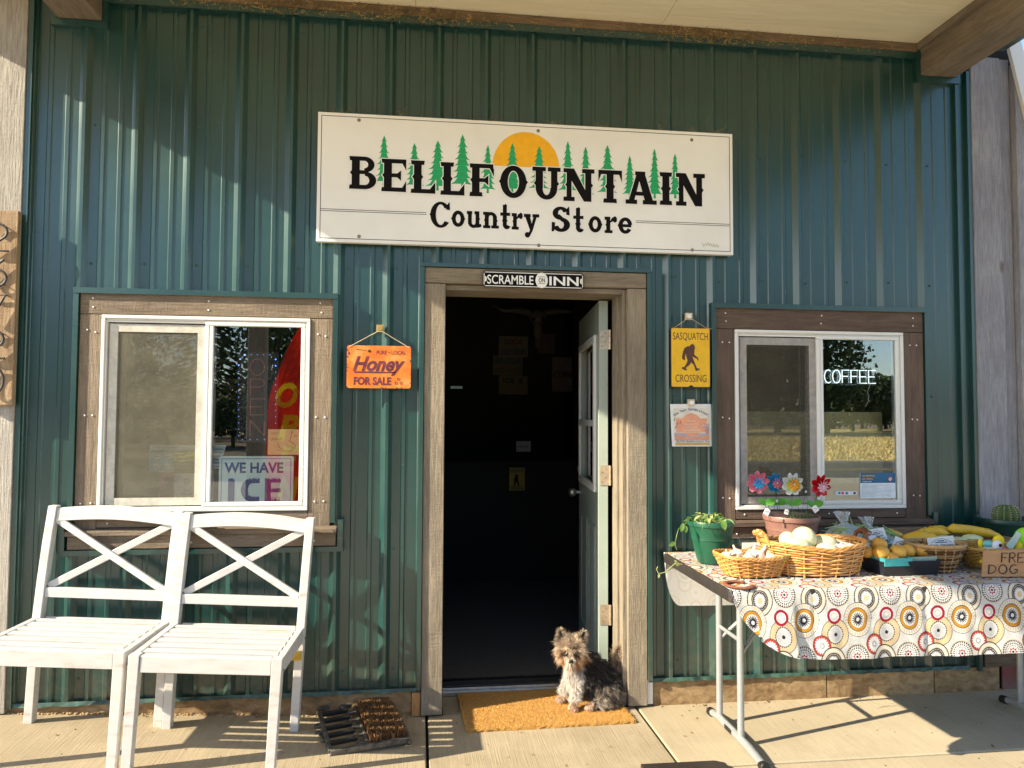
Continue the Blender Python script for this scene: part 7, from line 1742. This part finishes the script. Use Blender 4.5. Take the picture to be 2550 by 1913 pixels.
# plastic bags of green beans
def film():
    m = bpy.data.materials.new('plastic_film'); m.use_nodes = True; nt = m.node_tree; nt.nodes.clear(); o = nt.nodes.new('ShaderNodeOutputMaterial')
    t = nt.nodes.new('ShaderNodeBsdfTransparent'); g = nt.nodes.new('ShaderNodeBsdfGlossy'); g.inputs['Roughness'].default_value = .12; g.inputs[0].default_value = (.95, .97, 1, 1)
    d = nt.nodes.new('ShaderNodeBsdfDiffuse'); d.inputs[0].default_value = (.72, .78, .78, 1)
    lw = nt.nodes.new('ShaderNodeLayerWeight'); lw.inputs[0].default_value = .35
    tc = nt.nodes.new('ShaderNodeTexCoord'); n = nt.nodes.new('ShaderNodeTexNoise'); n.inputs['Scale'].default_value = 45; n.inputs['Detail'].default_value = 3; nt.links.new(tc.outputs['Object'], n.inputs['Vector'])
    bp = nt.nodes.new('ShaderNodeBump'); bp.inputs['Strength'].default_value = .9; bp.inputs['Distance'].default_value = .01; nt.links.new(n.outputs[0], bp.inputs['Height']); nt.links.new(bp.outputs[0], g.inputs['Normal']); nt.links.new(bp.outputs[0], lw.inputs['Normal'])
    m1 = nt.nodes.new('ShaderNodeMixShader'); m1.inputs[0].default_value = .5; nt.links.new(g.outputs[0], m1.inputs[1]); nt.links.new(d.outputs[0], m1.inputs[2])
    mr = nt.nodes.new('ShaderNodeMapRange'); mr.inputs[3].default_value = .30; mr.inputs[4].default_value = .95; nt.links.new(lw.outputs['Facing'], mr.inputs[0])
    m2 = nt.nodes.new('ShaderNodeMixShader'); nt.links.new(mr.outputs[0], m2.inputs[0]); nt.links.new(t.outputs[0], m2.inputs[1]); nt.links.new(m1.outputs[0], m2.inputs[2]); nt.links.new(m2.outputs[0], o.inputs[0]); return m
MT['film'] = film(); MT['bean'] = plain('green_bean', (0.34, 0.48, 0.17), .4, two=(0.22, 0.36, 0.10), scale=12)
def bag(x, y, rx, ry, h, neck, label, seed):
    t = thing('bean_bag', label, 'bag', (x, y, ZB), 0); q = random.Random(seed); b = MB(); nx, ny = 40, 22; vs = []
    for j in range(ny+1):
        f = j/ny
        if f < .72: g = f/.72; k = math.sin(math.pi*min(1, .12+.80*g))**.55; z = h*.68*g
        elif f < .82: g = (f-.72)/.10; k = .44-.33*g; z = h*(.68+.08*g)
        else: g = (f-.82)/.18; k = .11+.17*g; z = h*(.76+.24*g)
        for i in range(nx):
            a = 2*math.pi*i/nx; cr = 1+.10*math.sin(a*5+f*6+seed)+.07*math.sin(a*11+f*9)+(.30*math.sin(a*4+seed) if f > .82 else 0)+q.gauss(0, .02)
            lean = neck[0]*max(0, (f-.4)/.6); vs.append((rx*k*cr*math.cos(a)+lean, ry*k*cr*math.sin(a)+neck[1]*max(0, (f-.4)/.6), .002+z+q.gauss(0, .001)))
    b.add(vs, [(j*nx+i, j*nx+(i+1) % nx, (j+1)*nx+(i+1) % nx, (j+1)*nx+i) for j in range(ny) for i in range(nx)]); b.build('film', MT['film'], t, world=False, smooth=60)
    b = MB()
    for k in range(210):
        c = Vector((q.uniform(-.62, .62)*rx, q.uniform(-.6, .6)*ry, q.uniform(.012, h*.66))); a = q.gauss(.5, .5); d = Vector((math.cos(a), q.gauss(0, .4), math.sin(a)*.6-.35)).normalized()*q.uniform(.03, .05); b.tube([c-d, c+Vector((0, 0, .004)), c+d], [.0022, .0042, .0020], 5)
    b.build('green_beans', MT['bean'], t, world=False, smooth=True)['kind'] = 'stuff'
bag(1.465, -.30, .120, .080, .212, (-.045, 0), 'clear plastic bag of green beans with tall twisted neck beside the brown pot', 1)
bag(1.605, -.290, .115, .070, .185, (-.06, 0), 'clear plastic bag of green beans behind the beans price card', 5)

# black tray, punnets, pears
bt = thing('black_tray', 'black plastic tray holding two punnets of pears', 'tray', (1.497, -.60, ZB), R(1)); b = MB(); h_ = .060
def traybox(b, hx, hy, h, t, fl=.012, z0=0):
    o = [(-hx, -hy), (hx, -hy), (hx, hy), (-hx, hy)]; i_ = [(-hx+t, -hy+t), (hx-t, -hy+t), (hx-t, hy-t), (-hx+t, hy-t)]
    O0 = [(x*(1-fl/hx), y*(1-fl/hy), z0) for x, y in o]; O1 = [(x, y, z0+h) for x, y in o]; I1 = [(x, y, z0+h) for x, y in i_]; I0 = [(x*(1-fl/hx), y*(1-fl/hy), z0+t) for x, y in i_]
    b.add(O0+O1+I1+I0, [(3, 2, 1, 0)]+[(k, (k+1) % 4, 4+(k+1) % 4, 4+k) for k in range(4)]+[(4+k, 4+(k+1) % 4, 8+(k+1) % 4, 8+k) for k in range(4)]+[(8+k, 8+(k+1) % 4, 12+(k+1) % 4, 12+k) for k in range(4)]+[(12, 13, 14, 15)])
traybox(b, .134, .085, h_, .004); b.build('tray', plain('black_tray_plastic', (0.014, 0.017, 0.024), .35), bt, world=False, bevel=.002)
for x, y, c, nm, lab in ((1.434, -.635, (0.05, 0.38, 0.40), 'teal', 'bright teal punnet of pears on the left of the black tray'), (1.556, -.615, (0.33, 0.44, 0.38), 'sage', 'pale sage green punnet of pears on the right of the black tray')):
    o = thing('punnet', lab, 'punnet', (x, y, ZB+.040), R(3)); b = MB(); traybox(b, .066, .055, .034, .003, .006); b.build('punnet_shell', plain('punnet_'+nm, c, .7, bmp=.2), o, world=False)
MT['pear'] = skin('asian_pear', (0.70, 0.40, 0.055), (0.52, 0.25, 0.035), (0.28, 0.13, 0.03), .5, 14, 260, .45, .05)
for x, y, z, r, lab in ((1.392, -.640, .088, .033, 'left front pear in the teal punnet'), (1.412, -.595, .112, .034, 'topmost pear piled at the back of the teal punnet'), (1.466, -.640, .088, .034, 'right pear in the teal punnet'), (1.425, -.662, .070, .026, 'low pear half hidden at the front of the teal punnet'), (1.528, -.615, .088, .031, 'bruised pear at the left of the sage punnet'), (1.593, -.610, .088, .032, 'pear with a stem at the right of the sage punnet'), (1.560, -.580, .084, .026, 'small pear at the back of the sage punnet'), (1.352, -.60, .085, .027, 'pear at the far left behind the teal punnet rim')):
    o = thing('pear', lab, 'pear', (x, y, ZB+z), random.uniform(0, 6), 'asian pears in the punnets'); b = MB(); b.ball((0, 0, 0), r, 22, 14, sc=(1, 1, .93)); b.build('fruit', MT['pear'], o, world=False, smooth=True)
    b = MB(); b.ball((0, -r*.86, r*.25) if random.random() < .5 else (0, 0, r*.9), r*.16, 8, 5); b.build('blossom_end', MT['brownink'], o, world=False)
b = MB(); b.tube([(1.593, -.612, ZB+.115), (1.591, -.615, ZB+.130), (1.583, -.615, ZB+.142)], .0018, 6); b.build('pear_stem', MT['brownink'], [o for o in bpy.data.objects if o.name.startswith('pear') and 'with a stem' in o.get('label', '')][0])

# wooden crate with squash
ct = thing('wooden_crate', 'shallow weathered wooden crate of squash at the back of the table', 'crate', (1.965, -.285, ZB), R(1))
def cb_(x0, x1, y0, y1, z0, z1, nm='crate_board', m=MT['crate']): b = MB(); b.box(x0, x1, y0, y1, z0, z1); b.build(nm, m, ct, world=False, bevel=.003)
cb_(-.29, .29, -.155, -.143, .0, .098); cb_(-.29, .29, .143, .155, .0, .112); cb_(-.29, -.278, -.142, .142, .0, .090); cb_(.278, .29, -.142, .142, .0, .090); cb_(-.277, .277, -.142, .142, .0, .012)
MT['squash'] = skin('yellow_squash', (0.78, 0.50, 0.03), (0.66, 0.36, 0.015), (0.55, 0.38, 0.10), .34, 9, 180, .35, .2); MT['patty'] = skin('pale_pattypan', (0.66, 0.71, 0.44), (0.52, 0.60, 0.32), (0.40, 0.44, 0.20), .4, 12, 150, .4, .1)
for pts, rs, lab in (([(1.74, -.30, .09), (1.80, -.31, .098), (1.86, -.33, .088)], [.024, .040, .034], 'fat yellow squash at the left front of the crate'), ([(1.885, -.22, .100), (1.93, -.225, .108), (1.975, -.24, .104)], [.018, .034, .030], 'yellow squash pointing at the viewer in the middle of the crate'), ([(1.945, -.19, .112), (2.00, -.195, .110), (2.05, -.20, .100)], [.022, .030, .018], 'yellow squash behind the middle one'), ([(2.02, -.25, .125), (2.10, -.255, .120), (2.19, -.27, .103), (2.235, -.28, .092)], [.030, .027, .028, .014], 'long yellow squash lying across the right end of the crate'), ([(1.66, -.20, .09), (1.72, -.21, .10), (1.77, -.22, .09)], [.02, .03, .02], 'yellow squash at the back left corner of the crate'), ([(1.83, -.27, .11), (1.845, -.275, .125)], [.016, .012], 'green tipped squash stub in the crate')):
    b = MB(); rs = [v*.80 for v in rs]; P3 = [Vector((q[0], q[1], q[2]-.004)) for q in pts]; L2, R2 = [], []
    for i in range(len(P3)-1):
        for k in range(5): L2.append(P3[i].lerp(P3[i+1], k/5)); R2.append(rs[i]+(rs[i+1]-rs[i])*(k/5))
    L2.append(P3[-1]); R2.append(rs[-1]); L2 = [L2[0]-(L2[1]-L2[0]).normalized()*rs[0]*.8]+L2+[L2[-1]+(L2[-1]-L2[-2]).normalized()*rs[-1]*.8]; R2 = [rs[0]*.45]+R2+[rs[-1]*.45]
    b.tube([v+Vector((0, 0, ZB)) for v in L2], R2, 16); o = b.build('squash', MT['squash'], smooth=True); tag(o, lab, 'squash', 'yellow squash in the wooden crate')
    e = MB(); e.tube([L2[-1]+Vector((0, 0, ZB)), L2[-1]+(L2[-1]-L2[-2]).normalized()*.012+Vector((0, 0, ZB))], .004, 6); e.build('stem', MT['vine2'], o)
for x, y, z, r, lab in ((1.905, -.345, .085, .050, 'large pale pattypan squash at the front of the crate'), (1.98, -.335, .078, .045, 'pale pattypan squash right of the large one'), (2.06, -.325, .088, .044, 'pale pattypan squash under the long yellow one'), (1.87, -.23, .102, .028, 'small pale pattypan squash behind the large one')):
    b = MB(); b.lathe([(.001, -r*.4), (r*.6, -r*.35), (r, 0), (r*.8, r*.22), (r*.3, r*.38), (.001, r*.36)], 36, (x, y, ZB+z), rim=lambda a, zz: 1+.05*math.cos(a*9)); tag(b.build('pattypan', MT['patty'], smooth=True), lab, 'squash', 'pale squash in the wooden crate')

# cardboard sign
c0 = PB(1745, 1046, -.745); c1 = PB(1765, 756, -.700); wv = Vector((.385, -.030, 0)); zz = c0.z
cbs = thing('cardboard_sign', 'hand lettered brown cardboard sign cut by the right edge of the picture', 'sign', tuple(c0)); c4 = [c0, c0+wv, c1+wv+Vector((0, 0, .002)), c1]
nrm = (c4[1]-c4[0]).cross(c4[3]-c4[0]).normalized(); b = MB(); b.add([q for q in c4]+[q-nrm*.004 for q in c4], [(0, 1, 2, 3), (7, 6, 5, 4), (0, 4, 5, 1), (1, 5, 6, 2), (2, 6, 7, 3), (3, 7, 4, 0)])
b.build('sheet', plain('cardboard', (0.46, 0.245, 0.105), .8, var=.06, scale=12, bmp=.15, stretch=(1, 1, 8)), cbs)
b = MB(); f = lambda u, v: c4[0].lerp(c4[1], u).lerp(c4[3].lerp(c4[2], u), v)+nrm*.0014
for wd, u, v, hh, ww in (('FREE', .205, .53, .36, .33), ('DOG TOYS', .070, .11, .33, .84)):
    for s in strokes(wd, 0, 0, 1, 1, gap=.25):
        b.tube([f(u+q[0]*ww, v+(q[1]+.02*math.sin(q[0]*20))*hh) for q in s], .0027, 6, flat=.5)
b.build('lettering', col('brown_marker', (0.022, 0.014, 0.016)), cbs, smooth=True)
# plush toys
def plush(label, parts, x, y, z):
    t = thing('plush_toy', label, 'plush toy', (x, y, z), 0, 'plush toys in the yellow basket')
    for nm, c, r, sc_, cc in parts:
        b = MB(); b.ball(c, r, 16, 10, sc=sc_); b.build(nm, col('plush_%s' % ''.join('%02d' % int(v*99) for v in cc), cc, .85), t, world=False, smooth=True)
tp = PB(1850, 700, -.60)
plush('white and pink plush toy with a bulging eye and yellow horns', [('body', (0, 0, -.02), .040, (1.1, .8, .8), (0.66, 0.70, 0.74)), ('eye_ball', (.002, -.030, .004), .022, (1, .8, 1), (0.78, 0.78, 0.80)), ('pupil', (.003, -.049, .008), .008, (1, .4, 1), (0.01, 0.01, 0.015)), ('ear', (.035, 0, .018), .026, (1, .6, 1), (0.80, 0.62, 0.02)), ('horn', (-.050, 0, .006), .014, (.8, .6, 1.8), (0.80, 0.66, 0.03)), ('cheek', (.030, -.028, -.022), .024, (1.1, .6, .7), (0.75, 0.10, 0.28)), ('cap', (-.020, -.01, .008), .022, (1.2, .8, .7), (0.18, 0.55, 0.55)), ('foot', (-.05, -.03, -.062), .022, (1.4, .8, .7), (0.80, 0.62, 0.02))], tp.x, tp.y, tp.z)
tp = PB(2200, 640, -.58)
plush('lime green plush toy with a blue foot at the right edge of the picture', [('body', (.012, 0, .005), .045, (1.1, .8, 1.1), (0.30, 0.72, 0.03)), ('arm', (-.03, -.01, -.03), .020, (.8, .8, 1.4), (0.80, 0.66, 0.03)), ('foot', (.02, -.02, -.045), .024, (1.6, .8, .6), (0.02, 0.42, 0.60))], tp.x, tp.y, tp.z)
b = MB(); q = [PB(2135, 545, -.60), PB(2190, 575, -.60), PB(2075, 765, -.62), PB(2012, 700, -.62)]; b.add(q, [(0, 1, 2, 3)]); o = b.build('fabric_tag', col('mint_cloth', (0.50, 0.62, 0.52), .8), solid=.001); tag(o, 'pale green cloth tag sticking out beside the lime plush toy', 'tag')
# ------------------------------------------------------------------ what stands behind the camera and shows in the window glass
b = MB(); b.add([(-3, -20.6, -0.10), (140, -20.6, -0.10), (140, -75, 0.25), (-22, -75, 0.25)], [(0, 3, 2, 1)])
tag(b.build('field', plain('dry_grass_field', (0.66, 0.50, 0.19), .95, two=(0.48, 0.38, 0.14), scale=1.2, bmp=.6)), kind='structure')
b = MB(); q = random.Random(21)
for i in range(20000):
    x = q.uniform(-2, 60); y = -20.8-abs(q.gauss(0, 14)); h = q.uniform(.06, .24); a = q.uniform(0, 6.3); w = q.uniform(.02, .05); dx = q.gauss(0, .12)
    z0 = -.1+(-20.6-y)*.0065; b.add([(x-w*math.cos(a), y-w*math.sin(a), z0), (x+w*math.cos(a), y+w*math.sin(a), z0), (x+dx, y, z0+h)], [(0, 1, 2)])
tag(b.build('dry_grass', plain('dry_grass_blades', (0.78, 0.60, 0.25), .9, two=(0.60, 0.46, 0.17), scale=3)), 'tall dry golden grass across the road, mirrored in the right window', 'grass', kind='stuff')
def clump_tree(b, x, y, h, w, conifer, q, n=420):
    for i in range(n):
        if conifer:
            f = q.random()**.8; r = w*(1-f)**.9*(.35+.65*q.random()); z = h*(.08+.92*f); s = .10*w+.16*w*(1-f)
        else:
            a_ = q.uniform(0, 6.28); th = math.acos(q.uniform(-1, 1)); rad = q.uniform(.55, 1.05); z = h*.58+h*.42*math.cos(th)*rad; r = w*math.sin(th)*rad*(1+.25*math.sin(a_*3+x)); s = w*q.uniform(.035, .085)
        a = q.uniform(0, 6.28); c = Vector((x+r*math.cos(a), y+r*math.sin(a), z)); n1 = Vector((q.gauss(0, 1), q.gauss(0, 1), q.gauss(0, .6))).normalized(); n2 = n1.orthogonal().normalized(); n3 = n1.cross(n2)
        if conifer: b.add([c, c+Vector((math.cos(a), math.sin(a), -.35))*s*1.6+n2*s*.35, c+Vector((math.cos(a), math.sin(a), -.35))*s*1.6-n2*s*.35], [(0, 1, 2)])
        else: b.add([c+n2*s, c+n3*s*.8, c-n2*s*.9, c-n3*s], [(0, 1, 2, 3)])
    b.bar((x, y, -.2), (x, y, h*.75), w*.10, w*.10)
b = MB(); q = random.Random(8)
for i in range(30): clump_tree(b, -78+i*2.5+q.uniform(-1, 1), -47+q.uniform(-5, 5), q.uniform(6, 11), q.uniform(1.6, 2.6), q.random() < .6, q, 700)
for i in range(34): clump_tree(b, -60+i*1.75, -30.5+q.uniform(-2, 2)-i*.1, q.uniform(2.2, 3.8), q.uniform(1.3, 1.9), False, q, 1300)
for x, y, h, w in ((-13, -24, 5.5, 2.3), (-21, -34, 8, 2.8), (-8.5, -46, 11, 3.5), (22, -55, 11, 4.5), (26, -56, 13, 4.8), (30, -57, 12, 4.5), (34.0, -56, 11, 3.0), (18, -54, 10, 4), (12, -58, 9, 4), (5, -58, 9, 5), (-3, -60, 10, 5), (40, -62, 6.2, 3.0), (44, -64, 5.6, 3.5), (50, -66, 6.2, 4), (58, -66, 6, 5)): clump_tree(b, x, y, h, w, False, q, 2600)
for i in range(60): clump_tree(b, -60+i*3.2, -76+q.uniform(-2, 2), q.uniform(3.5, 6.5), q.uniform(2.2, 3.4), False, q, 800)
for i in range(40): clump_tree(b, -12+i*3.0, -73+q.uniform(-1, 1), q.uniform(1.8, 3.0), q.uniform(1.9, 2.6), False, q, 500)
tag(b.build('woodland', plain('woodland_green', (0.095, 0.125, 0.045), .9, two=(0.040, 0.060, 0.022), scale=.6)), 'dark trees across the road, mirrored in the window glass', 'trees', kind='stuff')
# feather flag beyond the porch, mirrored in the left window
fl_ = thing('feather_flag', 'red feather flag with yellow letters mirrored in the left window', 'flag', (-2.0, -5.0, -.1))
xl = P(666, 1100, 5.0).x; X0, X1 = xl, xl+.62
b = MB(); n = 26; vs = []
def fz(t): return 0
rows = []
zt0 = P(748, 905, 5.0).z
for j in range(n+1):
    z = .30+(2.75-.30)*j/n
    left = X0+(.0 if z < 1.25 else ((z-1.25)/1.50)**2.0*.60); rows.append((left, z))
    for i in range(9):
        x = left+(X1-left)*i/8; vs.append((x, -5.0+.03*math.sin(z*9+i*.7)*(i < 8), z))
b.add(vs, [(j*9+i, j*9+i+1, (j+1)*9+i+1, (j+1)*9+i) for j in range(n) for i in range(8)])
def flagmat(nm, c):
    m = plain(nm, c, .7, two=tuple(x*.7 for x in c), scale=4); nt = m.node_tree; bb = nt.nodes['Principled BSDF']; tr = nt.nodes.new('ShaderNodeBsdfTranslucent'); tr.inputs[0].default_value = (*c, 1); mx = nt.nodes.new('ShaderNodeMixShader'); mx.inputs[0].default_value = .5
    nt.links.new(bb.outputs[0], mx.inputs[1]); nt.links.new(tr.outputs[0], mx.inputs[2]); nt.links.new(mx.outputs[0], nt.nodes['Material Output'].inputs[0]); return m
b.build('flag_cloth', flagmat('flag_red', (0.75, 0.03, 0.012)), fl_)
b = MB()
for k, ch in enumerate('OPEN'):
    zc = P(700, [984, 1050, 1143, 1230][k], 5.0).z; h = .25
    zb = [P(700, 1013, 5.0).z, P(700, 1093, 5.0).z, P(700, 1093, 5.0).z-.34, P(700, 1093, 5.0).z-.68][k]; hh = [.265, .27, .27, .27][k]
    vs_, fs_2 = glyphs(ch, .04, 0.25); x0 = min(v[0] for v in vs_); x1 = max(v[0] for v in vs_); ky = hh/.73
    off = X0+.035+(.06 if k == 0 else .09)
    # facing the store: lettering read as seen in the glass (the cloth is printed through)
    b.add([(off+(v[0]-x0)/(x1-x0)*.24, -4.955, zb+v[1]*ky) for v in vs_], [tuple(reversed(f)) for f in fs_2])
b.build('lettering', flagmat('flag_yellow', (0.95, 0.86, 0.02)), fl_)
b = MB(); b.tube([(X1, -5.0, -.1), (X1, -5.0, 2.3), (X1-.01, -5.0, 2.75), (X1-.06, -5.0, 2.85)], .012, 8); b.build('pole', MT['wire'], fl_)
